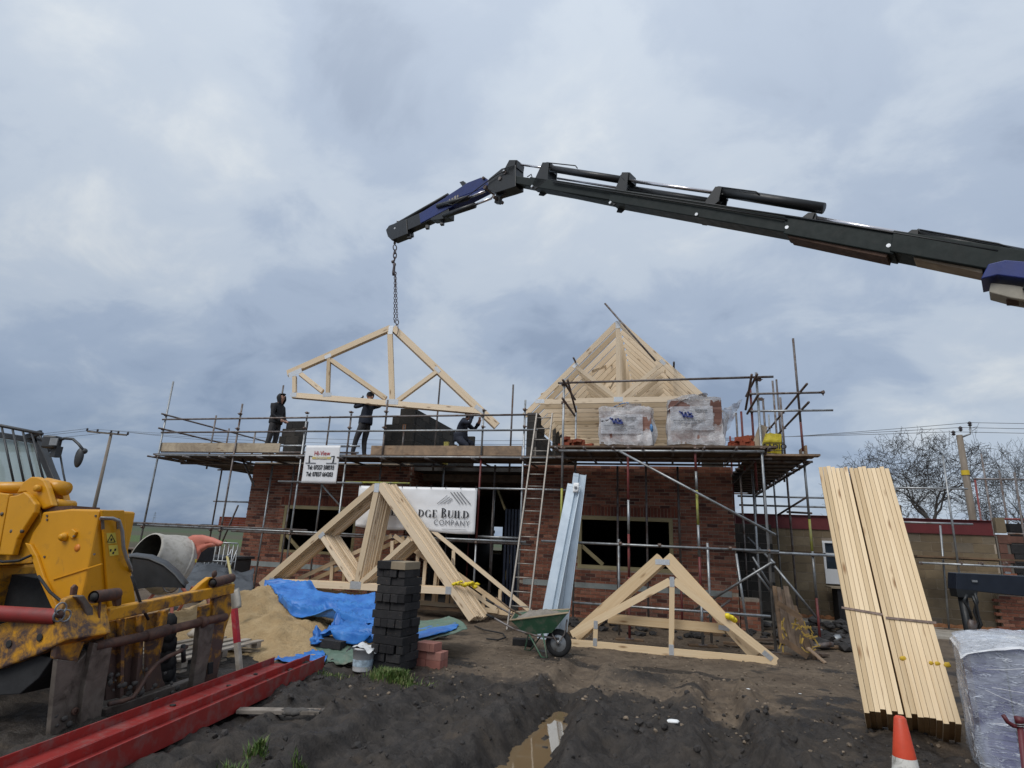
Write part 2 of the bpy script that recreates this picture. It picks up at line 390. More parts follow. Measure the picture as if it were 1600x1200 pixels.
pmat('beam_red', (0.28, 0.022, 0.018), 0.18, 4, 0.5, 0, 0.12, 50, rv=0.08, dirt=(0.22, 0.10, 0.09), dirt_amt=0.45, dscale=6)
pmat('steel_bright', (0.54, 0.61, 0.67), 0.07, 3, 0.36, 0.55, 0.06, 40, rv=0.1)
pmat('foil', (0.78, 0.80, 0.83), 0.05, 3, 0.35, 0.35, 0.2, 20)
pmat('chain_steel', (0.12, 0.10, 0.105), 0.3, 20, 0.45, 0.7)
# ------------------------------------------------------------------ ground
PUD = [(-6.95, -1.18, 0.07), (-7.45, -1.18, 0.14), (-8.1, -1.155, 0.17), (-8.7, -1.175, 0.20), (-9.5, -1.2, 0.24), (-11.5, -1.3, 0.25)]
def pud(y):
    if y > PUD[0][0]: return PUD[0][1], 0.0
    for (y0, x0, w0), (y1, x1, w1) in zip(PUD, PUD[1:]):
        if y0 >= y >= y1:
            t = (y0 - y) / (y0 - y1); return x0 + (x1 - x0) * t, w0 + (w1 - w0) * t
    return PUD[-1][1], 0.0
def sm(a, b, x):
    t = min(1, max(0, (x - a) / (b - a))); return t * t * (3 - 2 * t)
def darkness(x, y):
    """1 = black wet peat, 0 = brown trodden subsoil"""
    e = -6.35 + 0.55 * hn(x * 0.5, 3.3) - 0.10 * max(0, x + 1.0) ** 1.5 + 0.55 * fbm(x * 1.3, y * 1.3, 3, 4.0)
    a = sm(0.45, -0.5, y - e)
    b = sm(0.18, 0.5, fbm(x * 0.9, y * 1.6, 4, 9.0)) * 0.75 * sm(1.5, -2.5, y)
    c = math.exp(-((x + 0.35) ** 2 / 0.3 + (y + 5.4) ** 2 / 0.25)) * 0.9
    return min(1, max(a * (0.9 + 0.4 * hn(x * 2, y * 2, 2)), b, c))
def gh(x, y):
    near = sm(30, 4, math.hypot(x + 1, y + 7))
    if near <= 0: return 0.0
    h = 0.10 * sm(-2.5, 0.2, y) - 0.02
    dk = sm(-5.0, -7.2, y + 0.35 * hn(x, y))
    amp = 0.018 + 0.030 * dk
    h += near * amp * fbm(x * 1.7, y * 1.7, 3, 1.0) * 1.3
    rg = 1 - abs(mnoise.noise(Vector((x * 2.6 + 3, y * 2.0, 5)))) * 2
    h += near * dk * 0.042 * max(0, rg) ** 2
    cl = mnoise.noise(Vector((x * 7, y * 7, 2))) + 0.6 * mnoise.noise(Vector((x * 15, y * 15, 7)))
    rq = 1 - abs(mnoise.noise(Vector((x * 5.5, y * 4.6, 11)))) * 2; r3 = 1 - abs(mnoise.noise(Vector((x * 12, y * 11, 4)))) * 2
    h += near * ((0.016 + 0.030 * dk) * max(0, rq) ** 2 * (0.5 + hn(x * 1.3, y * 1.3, 6)) + (0.007 + 0.019 * dk) * max(0, r3))
    h += near * (0.009 + 0.032 * dk * sm(-0.2, 0.6, hn(x * 1.1, y * 1.1, 8) + 0.25)) * cl
    if -13 < y < -6.3:
        cx, w = pud(y)
        if y > PUD[0][0]: w = 0.0; cx = PUD[0][1]
        d = abs(x - cx) - w + 0.05 * fbm(x * 4.2, y * 4.2, 3, 6.0)
        t = sm(-6.6, -6.98, y)
        h -= t * 0.17 * sm(0.17, -0.10, d)
        bank = math.exp(-((d - 0.27) / 0.17) ** 2)
        h += t * bank * (0.105 + 0.10 * max(0, fbm(x * 4, y * 4, 3, 3.0)))
    if -12 < y < -3.2:      # tyre ruts pressed into the churned peat, with squeezed-up edges and lug prints
        for x0, k0, k1, dp, ya, yb in ((-1.17, .0, .0, .07, -6.9, -4.2), (0.42, .03, .02, .095, -12, -4.6), (-2.35, .10, .03, .06, -12, -6.3), (-3.5, -.16, .05, .05, -12, -7.2)):
            cx = x0 + k0 * (y + 8) + k1 * (y + 8) ** 2 + .10 * hn(y * .8, x0); d = abs(x - cx); f = sm(yb, yb - .9, y) * (1 if ya < -11 else sm(ya - .2, ya + .4, y))
            if d < .8 and f > 0: h += f * (-dp * sm(.24, .12, d) + dp * .75 * math.exp(-((d - .32) / .10) ** 2) * (1 + .9 * fbm(x * 5, y * 5, 2, 1)) + .014 * sm(.2, .1, d) * math.sin(y * 26 + d * 14))
    for bx, by, br, bh in ((0.62, -8.7, 0.5, 0.17), (1.15, -9.2, 0.42, 0.15), (0.1, -7.6, 0.45, 0.05), (-2.3, -7.6, 0.5, 0.05), (-0.45, -5.45, 0.35, 0.10), (0.9, -5.6, 0.5, 0.06), (-0.1, -8.6, .5, .09)):
        r2 = ((x - bx) ** 2 + (y - by) ** 2) / br ** 2
        if r2 < 6: h += bh * math.exp(-r2) * (1 + 0.8 * fbm(x * 5, y * 5, 3, 2.0))
    return h
def axis(lo, hi, step, far, g=1.13):
    a = list(np.arange(lo, hi + 1e-6, step)); s = step; p = hi; up = []
    while p < far: s *= g; p += s; up.append(p)
    s = step; p = lo; dn = []
    while p > -far: s *= g; p -= s; dn.append(p)
    return np.array(dn[::-1] + a + up)
def make_ground():
    X = axis(-5.0, 2.6, 0.034, 3500); Y = axis(-10.8, -4.2, 0.034, 3500)
    nx, ny = len(X), len(Y); vs = np.zeros((nx * ny, 3)); dkv = np.zeros(nx * ny, dtype=np.float32); i = 0
    for x in X:
        for y in Y:
            vs[i] = (x, y, gh(x, y))
            if -16 < x < 12 and -14 < y < 6: dkv[i] = darkness(x, y)
            i += 1
    me = D.meshes.new('ground')
    idx = np.arange(nx * ny).reshape(nx, ny)
    q = np.stack([idx[:-1, :-1], idx[1:, :-1], idx[1:, 1:], idx[:-1, 1:]], -1).reshape(-1, 4)
    me.vertices.add(nx * ny); me.vertices.foreach_set('co', vs.ravel())
    me.loops.add(q.size); me.loops.foreach_set('vertex_index', q.ravel())
    me.polygons.add(len(q)); me.polygons.foreach_set('loop_start', np.arange(0, q.size, 4)); me.polygons.foreach_set('loop_total', np.full(len(q), 4))
    me.update(calc_edges=True); me.polygons.foreach_set('use_smooth', [True] * len(q))
    a = me.attributes.new('peat', 'FLOAT', 'POINT'); a.data.foreach_set('value', dkv)
    n = NT('ground_soil'); v = n.coord('Object')
    pt = n.node('ShaderNodeAttribute', attribute_name='peat').outputs['Fac']
    f1 = n.noise(v, 1.7, 8, 0.65, 0.3); f2 = n.noise(v, 9, 8, 0.7); f3 = n.noise(v, 45, 4, 0.7)
    brown = n.mix(n.ramp(f1, [(0.3, 0.0), (0.7, 1.0)]), (0.098, 0.072, 0.051), (0.20, 0.153, 0.108))
    brown = n.mix(n.ramp(f2, [(0.42, 0.0), (0.75, 0.8)]), brown, (0.045, 0.033, 0.025))
    brown = n.mix(n.ramp(f3, [(0.60, 0.0), (0.78, 0.55)]), brown, (0.20, 0.155, 0.11))
    peat = n.mix(n.ramp(f2, [(0.35, 0.0), (0.7, 1.0)]), (0.019, 0.0160, 0.0140), (0.055, 0.045, 0.037))
    peat = n.mix(n.ramp(f1, [(0.52, 0.0), (0.72, 0.55)]), peat, (0.085, 0.069, 0.055))
    pk = n.math('ADD', pt, n.math('MULTIPLY', n.math('SUBTRACT', f2, 0.5), 0.9), True)
    site = n.mix(n.ramp(pk, [(0.30, 0.0), (0.75, 1.0)]), brown, peat)
    # fields beyond the site: strips of winter wheat, grass and plough
    g = n.node('ShaderNodeNewGeometry'); sp = n.node('ShaderNodeSeparateXYZ'); n.link(g.outputs['Position'], sp.inputs[0])
    w = n.noise(v, 0.02, 4); w2 = n.noise(v, 0.6, 6, 0.7)
    dist = n.math('ADD', sp.outputs[1], n.math('MULTIPLY', n.math('SUBTRACT', w, 0.5), 22))
    dist = n.math('ADD', dist, n.math('MULTIPLY', sp.outputs[0], -0.22))
    t = n.math('DIVIDE', dist, 400)
    fld = n.ramp(t, [(0.0, (0.060, 0.050, 0.032)), (0.085, (0.07, 0.056, 0.036)), (0.115, (0.085, 0.075, 0.036)), (0.125, (0.075, 0.115, 0.028)), (0.20, (0.070, 0.115, 0.030)), (0.215, (0.085, 0.080, 0.046)), (0.36, (0.08, 0.08, 0.046)), (0.42, (0.062, 0.088, 0.035)), (1.0, (0.060, 0.070, 0.042))])
    fld = n.mix(n.ramp(w2, [(0.3, 0.0), (0.7, 0.5)]), fld, (0.05, 0.055, 0.03))
    far = n.ramp(n.math('DIVIDE', dist, 400), [(0.04, 0.0), (0.065, 1.0)])
    col = n.mix(far, site, fld)
    wet = n.ramp(f1, [(0.40, 0.14), (0.62, 0.62)])
    rg = n.mix(n.math('MULTIPLY', pk, 0.75, True), (0.92,) * 3, wet)
    hh = n.math('ADD', n.math('MULTIPLY', f2, 0.78), n.math('MULTIPLY', f3, 0.22))
    n.bump(hh, 0.8, 0.05)
    me.materials.append(n.done(col, rg, 0, 0.32))
    o = D.objects.new('ground', me); COL.objects.link(o); tag(o, kind='structure')
make_ground()
# standing water in the wheel rut
def make_water():
    n = NT('rut_water'); v = n.coord('Object')
    n.bump(n.noise(v, 7, 3), 0.03, 0.01)
    col = n.mix(n.noise(v, 3, 3), (0.17, 0.115, 0.060), (0.205, 0.145, 0.08))
    n.done(col, 0.03, 0, 0.9)
    mb = MB(); mb.grid(lambda u, w: (-2.1 + 1.75 * w, -7.0 - 4.6 * u, -0.105), 8, 4)
    tag(mb.part('puddle', 'rut_water'), kind='structure')
make_water()
# flint, chippings and clods trodden into the mud
def make_stones():
    pmat('stone_mix', (0.14, 0.108, 0.078), 0.4, 30, 0.9, rv=0.65)
    pmat('clod_peat', (0.028, 0.024, 0.022), 0.4, 12, 0.75, rv=0.3)
    bm = bmesh.new(); bmesh.ops.create_icosphere(bm, subdivisions=1, radius=1); vs = [v.co.copy() for v in bm.verts]; fs = [[v.index for v in f.verts] for f in bm.faces]; bm.free()
    def scatter(N, fn, rs, name, mat, flat=0.55):
        mb = MB(); k = 0
        while k < N:
            x, y = fn()
            if x < -3 and y > -6.2 and x > -8: 
                k += 1; continue
            r = rs[0] + (rs[1] - rs[0]) * rnd.random() ** 3; b = len(mb.v); R = Quaternion((rnd.gauss(0, 1), rnd.gauss(0, 1), rnd.gauss(0, 1), rnd.gauss(0, 1))).normalized().to_matrix()
            z = gh(x, y); mb.cr = rnd.random(); q = [0.7 + 0.6 * rnd.random() for _ in range(3)]
            for v in vs:
                p = R @ Vector((v.x * q[0], v.y * q[1], v.z * q[2])) * r * (0.8 + 0.4 * rnd.random()); p.z *= flat + .2
                mb.v.append(Vector((x, y, z + r * 0.15)) + p)
            for f in fs: mb.face([b + i for i in f])
            k += 1
        return mb.part(name, mat, stuff=True)
    a = scatter(2600, lambda: (rnd.uniform(-3.4, 4.2), -6.3 + rnd.uniform(-1.6, 4.4) * 1.0), (0.004, 0.026), 'stone_chippings', 'stone_mix')
    tag(a, 'pale stone chippings scattered over the brown trodden soil', 'stones')
    b = scatter(800, lambda: (rnd.uniform(-4.3, 2.3), -6.2 - 4.0 * rnd.random() ** 1.1), (0.006, 0.040), 'mud_clods', 'clod_peat', 0.8)
    tag(b, 'black peat clods lumped along the rutted foreground mud', 'mud clods')
make_stones()
# ------------------------------------------------------------------ far background
def make_far():
    pmat('far_wood', (0.045, 0.050, 0.050), 0.3, 0.05, 0.95, bump=0)
    mb = MB()
    for ln, (yy, x0, x1, hh) in enumerate(((900, -1500, 900, 8.5), (640, -1050, -480, 3.2), (520, -300, 300, 4.0))):
        N = 160; 
        for i in range(N):
            xa = x0 + (x1 - x0) * i / N; xb = xa + (x1 - x0) / N
            ha = hh * (0.75 + 0.55 * fbm(xa * 0.013, yy, 4)); hb = hh * (0.75 + 0.55 * fbm(xb * 0.013, yy, 4))
            ya = yy + 30 * hn(xa * .01, yy * .1); yb = yy + 30 * hn(xb * .01, yy * .1)
            mb.prism([(xa, ya, -1), (xb, yb, -1), (xb, yb, max(.8, hb)), (xa, ya, max(.8, ha))], (0, 12, 0))
    tag(mb.part('distant_woods', 'far_wood', stuff=True), 'dark line of woods along the flat horizon', 'woods')
    p = at(240, 815, y=700); mb = MB(); b = Vector((p.x, p.y, 0)); 
    pmat('pylon_steel', (0.22, 0.25, 0.28), rough=0.6)
    for sx, sy in ((-1, -1), (1, -1), (1, 1), (-1, 1)):
        mb.beam(b + Vector((sx * 1.6, sy * 1.6, 0)), b + Vector((sx * .25, sy * .25, 21)), .25, .25)
    for h, w in ((13, 4.2), (16, 3.4), (19, 2.6)): mb.beam(b + Vector((-w, 0, h)), b + Vector((w, 0, h)), .3, .3)
    for h in range(1, 13, 2):
        k = 1.6 - 1.35 * h / 21; k2 = 1.6 - 1.35 * (h + 2) / 21
        mb.beam(b + Vector((-k, -k, h)), b + Vector((k2, -k2, h + 2)), .15, .15); mb.beam(b + Vector((k, -k, h)), b + Vector((-k2, -k2, h + 2)), .15, .15)
    tag(mb.part('electricity_pylon', 'pylon_steel', loc=b), 'tiny lattice pylon far away on the horizon left of the scaffold', 'pylon')
make_far()
pmat('insulator', (0.03, 0.02, 0.022), 0.2, rough=0.3); pmat('wire_dark', (0.10, 0.105, 0.11), 0.1, rough=0.6, bump=0)
pmat('pole_sign_yellow', (0.6, 0.42, 0.02), 0.1, rough=0.5)
def make_poles():
    # left: H-topped pole with a long cross arm, behind the telehandler
    b = at(148, 790, y=25); b = Vector((b.x, b.y, 0)); top = at(166, 678, y=25); top = Vector((b.x, b.y, top.z))
    t = thing('utility_pole', 'wooden electricity pole with long cross arm, behind the yellow telehandler', 'utility pole', b)
    MB().path([b, top], [0.17, 0.115], 10).part('pole', 'polewood', t, True)
    a0, a1 = at(140, 673, y=25), at(200, 683, y=25); zc = top.z - 0.12
    a0.z = zc + 0.32; a1.z = zc - 0.02; a0.y = a1.y = b.y - 0.16
    MB().beam(a0, a1, 0.1, 0.14).part('cross_arm', 'greywood', t)
    tips = []
    for k, u in enumerate((-0.02, 0.25, 0.6, 0.78, 1.02)):
        p = a0.lerp(a1, u); mb = MB()
        mb.lathe([(0.03, -0.1), (0.10, -.05), (0.05, 0.0), (0.11, .05), (0.05, .1), (.1, .14), (0.02, .2)], p + Vector((0, 0, 0.1)), n=10); mb.part('insulator', 'insulator', t, True)
        tips.append(p + Vector((0, 0, .25)))
    # right: single pole with offset bracket, left of the second tree
    b2 = at(1520, 810, y=20); b2 = Vector((b2.x, b2.y, 0)); tp = at(1499, 680, y=20); top2 = Vector((b2.x, b2.y, tp.z))
    t2 = thing('utility_pole', 'wooden electricity pole with yellow marker plate, beside the big bare tree', 'utility pole', b2)
    MB().path([b2, top2], [0.19, 0.14], 10).part('pole', 'polewood', t2, True)
    MB().path([top2 + Vector((0.1, -.1, -0.1)), top2 + Vector((.45, -.1, 0.05)), top2 + Vector((.5, -.1, .45))], 0.045, 8).part('bracket', 'galv', t2, True)
    mk = at(1508, 738, y=19.8); mb = MB(); mb.lathe([(0.175, -.12), (.175, .12)], (b2.x, b2.y, mk.z), n=16); mb.part('marker_plate', 'pole_sign_yellow', t2, True)
    tips2 = []
    for dx, dz in ((-.28, .08), (0.06, .30), (.5, .55)):
        p = top2 + Vector((dx, -.1, dz)); MB().lathe([(0.03, -0.12), (0.10, -.05), (0.05, 0.0), (0.11, .05), (0.03, .14)], p, n=10).part('insulator', 'insulator', t2, True); tips2.append(p + Vector((0, 0, .08)))
    def wire(p, q, sag, r, nm):
        mb = MB(); pts = [p.lerp(q, i / 24) - Vector((0, 0, sag * 4 * (i / 24) * (1 - i / 24))) for i in range(25)]
        mb.path(pts, r, 5); o = mb.part('power_line', 'wire_dark', loc=p); tag(o, nm, 'power line', 'overhead wires between the poles')
    for i in range(3): wire(tips[(1, 2, 4)[i]], tips2[i], 0.7 + 0.35 * i, 0.014, 'thin overhead power line strung between the two poles, ' + ('top', 'middle', 'bottom')[i] + ' of three')
    for i in range(3): wire(tips2[i], tips2[i] + Vector((45, -4, -.3)), 0.5, 0.014, 'thin overhead power line right of the marker-plate pole, ' + ('bottom', 'middle', 'top')[i] + ' of three')
    for i in range(3): wire(tips[(0, 1, 3)[i]], tips[(0, 1, 3)[i]] + Vector((-60, 6, -.4)), 0.8, 0.018, 'thin overhead power line left of the cross-arm pole, ' + ('farthest', 'middle', 'nearest')[i] + ' of three')
make_poles()
def make_tree(base, width, height, spread, seed, label, levels=6, lean=0.0):
    r = random.Random(seed); t = thing('bare_tree', label, 'tree', base); trunk = MB(); crown = MB()
    def grow(p, d, L, rad_, lv):
        n = 4 if lv < 2 else 3; pts = [p]; q = p.copy(); dd = d.copy(); rs = [rad_]; r1 = max(.0082, rad_ * (0.70 if lv else 0.76))
        for i in range(n):
            w = 0.17 + 0.05 * lv
            dd = (dd + Vector((r.gauss(0, w), r.gauss(0, w), r.gauss(0, w * .7) + 0.03))); dd.normalize(); q = q + dd * (L / n); pts.append(q.copy()); rs.append(rad_ + (r1 - rad_) * (i + 1) / n)
        (trunk if lv == 0 else crown).path(pts, rs, 7 if lv < 2 else (5 if lv < 4 else 3), False)
        if lv >= levels: return
        k = (4 if lv == 0 else 3) if lv < 3 else r.choice((2, 3, 3)); ph = r.random() * 6.28
        for j in range(k):
            a = ph + 6.283 * j / k + r.gauss(0, .3); tilt = (0.70 if lv == 0 else 0.58) + r.gauss(0, .15)
            x = dd.orthogonal().normalized(); y = dd.cross(x); nd = (dd * math.cos(tilt) + (x * math.cos(a) + y * math.sin(a)) * math.sin(tilt))
            nd.z = nd.z * spread + (0.08 if lv > 1 else 0.14); nd.normalize()
            grow(pts[-1] if j < 2 else pts[-1 - r.choice((0, 1))], nd, L * (0.75 + 0.16 * r.random()), max(.0082, r1 * (0.80 if j == 0 else 0.64)), lv + 1)
    grow(Vector((0, 0, 0)), Vector((lean, 0, 1)).normalized(), 2.0, 0.27, 0)
    xs = sorted(v.x for v in crown.v); zs = [v.z for v in crown.v]; k = len(xs) // 200
    cx = (xs[k] + xs[-k]) / 2; sx, sz = width / (xs[-k] - xs[k]), height / max(zs)
    for m_ in (trunk, crown): m_.v = [Vector(base) + Vector(((v.x - cx * min(1, v.z / 2)) * sx, v.y * sx, v.z * sz)) for v in m_.v]
    tr = trunk.part('trunk', 'bark', t, True); crown.part('branches', 'bark', t, True); return t
pmat('bark', (0.045, 0.040, 0.036), 0.35, 3, 0.9, bump=0.4, bscale=12, rv=0)
def tree_at(x0, x1, ytop, yy, spread, seed, label, lv):
    a, b, c = at(x0, 740, y=yy), at(x1, 740, y=yy), at((x0 + x1) / 2, ytop, y=yy); make_tree(Vector(((a.x + b.x) / 2, yy, -.2)), b.x - a.x, c.z + .2, spread, seed, label, lv)
tree_at(1296, 1562, 650, 34, 0.74, 11, 'large leafless spreading tree behind the red steel beam', 8)
tree_at(1536, 1690, 680, 30, 1.05, 5, 'slender leafless tree at the right edge beyond the pole', 7)
# ------------------------------------------------------------------ the unfinished house: walls, one thing each
def unit_mesh(name, size, mat, bev=0.0):
    mb = MB(); mb.box((0, 0, 0), size); return mb.mesh(name, mat)
BRICK_ME = unit_mesh('brick', (0.2135, 0.100, 0.063), 'brick_red')
SOLD_ME = unit_mesh('soldier_brick', (0.0635, 0.100, 0.2135), 'brick_soldier')
def wall_core(mb, x0, x1, z0, z1, y0, y1, holes):
    """solid wall with rectangular openings cut as butted boxes"""
    xs = sorted({x0, x1, *[h[0] for h in holes], *[h[1] for h in holes]})
    for a, b in zip(xs, xs[1:]):
        segs = [(z0, z1)]
        for h in holes:
            if h[0] < b - 1e-5 and h[1] > a + 1e-5:
                ns = []
                for s0, s1 in segs:
                    if h[2] > s0: ns.append((s0, min(s1, h[2])))
                    if h[3] < s1: ns.append((max(s0, h[3]), s1))
                segs = [q for q in ns if q[1] - q[0] > 1e-4]
        for s0, s1 in segs: mb.box(((a + b) / 2, (y0 + y1) / 2, (s0 + s1) / 2), (b - a, y1 - y0, s1 - s0))
def brick_wall(name, label, x0, x1, z0, z1, win, dpc, ret=None, soldx=None):
    t = thing(name, label, 'wall', (x0, 0, z0))
    mb = MB(); hole = [win] if win else []
    wall_core(mb, x0 + 0.006, x1 - 0.006, z0, z1, 0.011, 0.10, hole)
    core = mb.part('mortar_bed', 'mortar', t)
    mb = MB(); wall_core(mb, x0 + 0.3, x1 - 0.1, z0, z1, 0.16, 0.30, hole); mb.part('block_leaf', 'block_dark', t)
    cand = []
    nrow = int((z1 - z0) / 0.075); sx0, sx1, sz0, sz1 = soldx or (0, 0, 0, 0)
    for j in range(nrow):
        z = z0 + 0.0375 + j * 0.075
        if dpc and any(d[0] < z < d[1] for d in dpc): continue
        x = x0 - (0.1125 if j % 2 else 0.0)
        while x < x1 - 0.02:
            a, b = max(x + 0.005, x0), min(x + 0.220, x1); x += 0.225
            segs = [(a, b)]
            for h in ([win] if win else []) + ([soldx] if soldx else []):
                if h[2] - 0.01 < z < h[3] + 0.01:
                    ns = []
                    for s0, s1 in segs:
                        if s0 < h[0]: ns.append((s0, min(s1, h[0])))
                        if s1 > h[1]: ns.append((max(s0, h[1]), s1))
                    segs = ns
            for s0, s1 in segs:
                if s1 - s0 > 0.03: cand.append(((s0 + s1) / 2, z, s1 - s0))
    cand.sort(key=lambda c: (c[0] - CAM[0]) ** 2 + (c[1] - CAM[2]) ** 2 * 0.3)
    big = [c for c in cand if c[2] > 0.2][:300 - 0]; bs = set(big)
    for c in big:
        inst('brick', BRICK_ME, t, (c[0], 0.05 + rnd.uniform(-.002, .003), c[1] + rnd.uniform(-.0015, .0015)), rotz(rnd.gauss(0, .004)))
    mb = MB()
    for c in cand:
        if c in bs: continue
        mb.box((c[0], 0.05 + rnd.uniform(-.002, .003), c[1]), (c[2] - .0015, 0.1, 0.063), rr=rnd.random())
    if ret:      # return of brickwork running back into the opening
        rx, ry, sgn = ret
        core2 = MB(); core2.box((rx - sgn * 0.055, 0.10 + ry / 2, (z0 + z1) / 2), (0.09, ry, z1 - z0)); core2.part('mortar_bed', 'mortar', t)
        for j in range(nrow):
            y = 0.105 + (0.1125 if j % 2 else 0)
            while y < ry:
                mb.box((rx - sgn * 0.05, y + .1075, z0 + .0375 + j * .075), (0.1, 0.2135, 0.063), rr=rnd.random()); y += 0.225
    mb.part('brick', 'brick_red', t, stuff=True)
    if soldx:
        x = soldx[0] + 0.0375
        while x < soldx[1] - .03:
            inst('soldier_brick', SOLD_ME, t, (x, 0.048 + rnd.uniform(-.002, .002), (sz0 + sz1) / 2)); x += 0.0755
        MB().box(((sx0 + sx1) / 2, 0.055, (sz0 + sz1) / 2), (sx1 - sx0, 0.085, sz1 - sz0 - .01)).part('mortar_bed', 'mortar', t)
    for d in dpc or []:
        mb = MB(); x = x0 + d[2]
        while x < min(x1, x0 + d[3]):
            L = min(1.1, x0 + d[3] - x); mb.cr = rnd.random()
            mb.box((x + L / 2, 0.048 - 0.004 * rnd.random(), (d[0] + d[1]) / 2), (L - .004, 0.1, d[1] - d[0] - .004 - .012 * rnd.random()))
            x += L
        mb.part('damp_course', 'dpc_grey', t)
    if win:      # timber former set in the opening
        a, b, c, d = win; f = thing_part = None
        fr = MB(); w = 0.085
        fr.beam((a + .003, .06, c + w / 2), (b - .003, .06, c + w / 2), 0.11, w); fr.part('window_frame', 'treated', t)
        MB().beam((a + .003, .06, d - w / 2), (b - .003, .06, d - w / 2), 0.11, w).part('window_frame', 'treated', t)
        for xx in (a + w / 2 + .003, b - w / 2 - .003): MB().beam((xx, .06, c + w), (xx, .06, d - w), 0.11, w, up=(1, 0, 0)).part('window_frame', 'treated', t)
        MB().beam((a + w, .07, c + w + .42), (a + w + .50, .07, c + w + .02), 0.03, 0.085).part('corner_brace', 'treated', t)
    return t
WT = 3.5
brick_wall('brick_wall', 'red brick front wall at the left, with a window opening beside the doorway', -11.26, -6.5, 0.0, WT,
           (-10.08, -7.86, 1.10, 2.34), [(0.72, 0.86, 0.35, 4.7)], ret=(-6.5, 1.6, 1), soldx=(-10.20, -7.74, 2.35, 2.565))
brick_wall('brick_wall', 'red brick front wall at the right, behind the loading bay scaffold', -3.44, 1.42, -0.1, WT,
           (-2.06, 0.10, 1.13, 2.32), [(0.70, 0.83, 0.1, 4.72)], soldx=(-2.2, 0.24, 2.33, 2.545))
# a few loose courses left projecting at the far left, the toothed pier low on the right corner
def brick_pier(name, label, x0, x1, y0, y1, z0, z1):
    t = thing(name, label, 'brickwork', ((x0 + x1) / 2, y0, z0)); n = int((z1 - z0) / .075)
    MB().box(((x0 + x1) / 2, (y0 + y1) / 2, (z0 + z1) / 2), (x1 - x0 - .016, y1 - y0 - .016, z1 - z0 - .004)).part('mortar_bed', 'mortar', t)
    for j in range(n):
        x = x0 - (.1125 if j % 2 else 0)
        while x < x1 - .03:
            a, b = max(x, x0), min(x + .2135, x1); x += .225
            if b - a > .05:
                mb = MB(); mb.box(((a + b) / 2, y0 + .05, z0 + .0375 + j * .075), (b - a, .1, .063)); mb.part('brick', 'brick_red', t)
        mb = MB(); mb.box((x0 + .05, (y0 + y1) / 2 + .05, z0 + .0375 + j * .075), (.099, y1 - y0 - .11, .0628)); mb.part('brick', 'brick_red', t)
    return t
brick_pier('brick_pier', 'low projecting red brick pier at the foot of the right wall corner', 1.43, 1.86, -0.05, 0.5, -0.1, 0.70)
# ------------------------------------------------------------------ interior shell (rooms enclosed, their gloom also painted in as near-black surfaces)
def interior():
    t = thing('house_interior', 'dark unlit rooms of the house behind the brick front walls', 'house interior', (-5, 3, 0))
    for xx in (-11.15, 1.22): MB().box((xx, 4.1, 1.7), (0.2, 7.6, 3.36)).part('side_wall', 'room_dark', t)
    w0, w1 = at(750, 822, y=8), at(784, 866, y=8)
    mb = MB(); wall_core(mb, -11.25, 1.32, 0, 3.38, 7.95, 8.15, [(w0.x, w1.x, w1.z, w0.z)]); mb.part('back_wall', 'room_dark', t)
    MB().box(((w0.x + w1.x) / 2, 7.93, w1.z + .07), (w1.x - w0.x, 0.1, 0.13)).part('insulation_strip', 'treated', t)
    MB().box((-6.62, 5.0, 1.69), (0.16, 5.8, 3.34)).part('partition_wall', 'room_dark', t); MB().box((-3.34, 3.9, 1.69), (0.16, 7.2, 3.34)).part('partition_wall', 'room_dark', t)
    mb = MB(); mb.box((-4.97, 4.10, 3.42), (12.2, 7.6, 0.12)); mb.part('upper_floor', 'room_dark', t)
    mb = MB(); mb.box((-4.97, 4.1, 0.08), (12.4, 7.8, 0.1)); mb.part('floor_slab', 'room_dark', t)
    mb = MB()
    for k in range(14): 
        MB().beam((-6.5, .95 + k * .5, 3.25), (-3.45, .95 + k * .5, 3.25), 0.047, 0.2).part('floor_joist', 'board_dark', t)
interior()
def prop(x, y, label, mat='galv_old', lean=0.0):
    t = thing('steel_prop', label, 'prop', (x, y, .1), 'steel props inside the open doorway')
    MB().tube((x, y, .1), (x + lean * .6, y, 1.9), .03).part('outer_tube', mat, t, True); MB().tube((x + lean * .6, y, 1.85), (x + lean, y, 3.0), .024).part('inner_tube', 'galv', t, True)
    MB().box((x, y, .11), (.15, .15, .01)).part('foot_plate', mat, t); MB().lathe([(.05, -.04), (.05, .04)], (x + lean * .6, y, 1.88), n=10, capb=True, capt=True).part('collar', mat, t)
for px, yy, mt in ((664, 1.8, 'galv'), (735, 2.6, 'tube_red'), (772, 1.2, 'galv_old'), (700, 2.2, 'galv_old')):
    p = at(px, 800, y=yy); prop(p.x, yy, {664: 'grey steel prop standing in the doorway, farthest left', 735: 'red steel prop standing deep in the doorway', 772: 'rusty steel prop standing in the doorway, nearest the ladder', 700: 'rusty steel prop standing in the doorway behind the banner'}[px], mt)
# stacked dark blue battens and yellow timbers in the doorway
t = thing('batten_bundle', 'dark blue plastic lengths standing upright beside the doorway ladder', 'battens', (-3.75, .5, 0))
pmat('blue_black', (0.022, 0.03, 0.055), 0.2, rough=0.4)
for i in range(6): MB().beam((-3.95 + i * .085, .55 + .02 * (i % 2), 0.1), (-3.98 + i * .085, .62, 2.45 + .08 * hn(i, 3)), 0.055, 0.07, up=(0, 1, 0)).part('batten', 'blue_black', t)
for k, (a, b) in enumerate((((703, 795), (697, 765)), ((790, 797), (777, 762)), ((800, 862), (781, 940)))):
    p, q = at(*a, y=1.0), at(*b, y=1.3)
    tag(MB().beam(p, q, .05, .09, up=(0, 1, 0)).part('timber_strut', 'treated', loc=p), ('short yellow timber strut hanging under the floor joists, left one', 'short yellow timber strut hanging under the floor joists, right one', 'long yellow timber strut leaning in the dark doorway')[k], 'timber strut', 'yellow timber struts in the doorway')
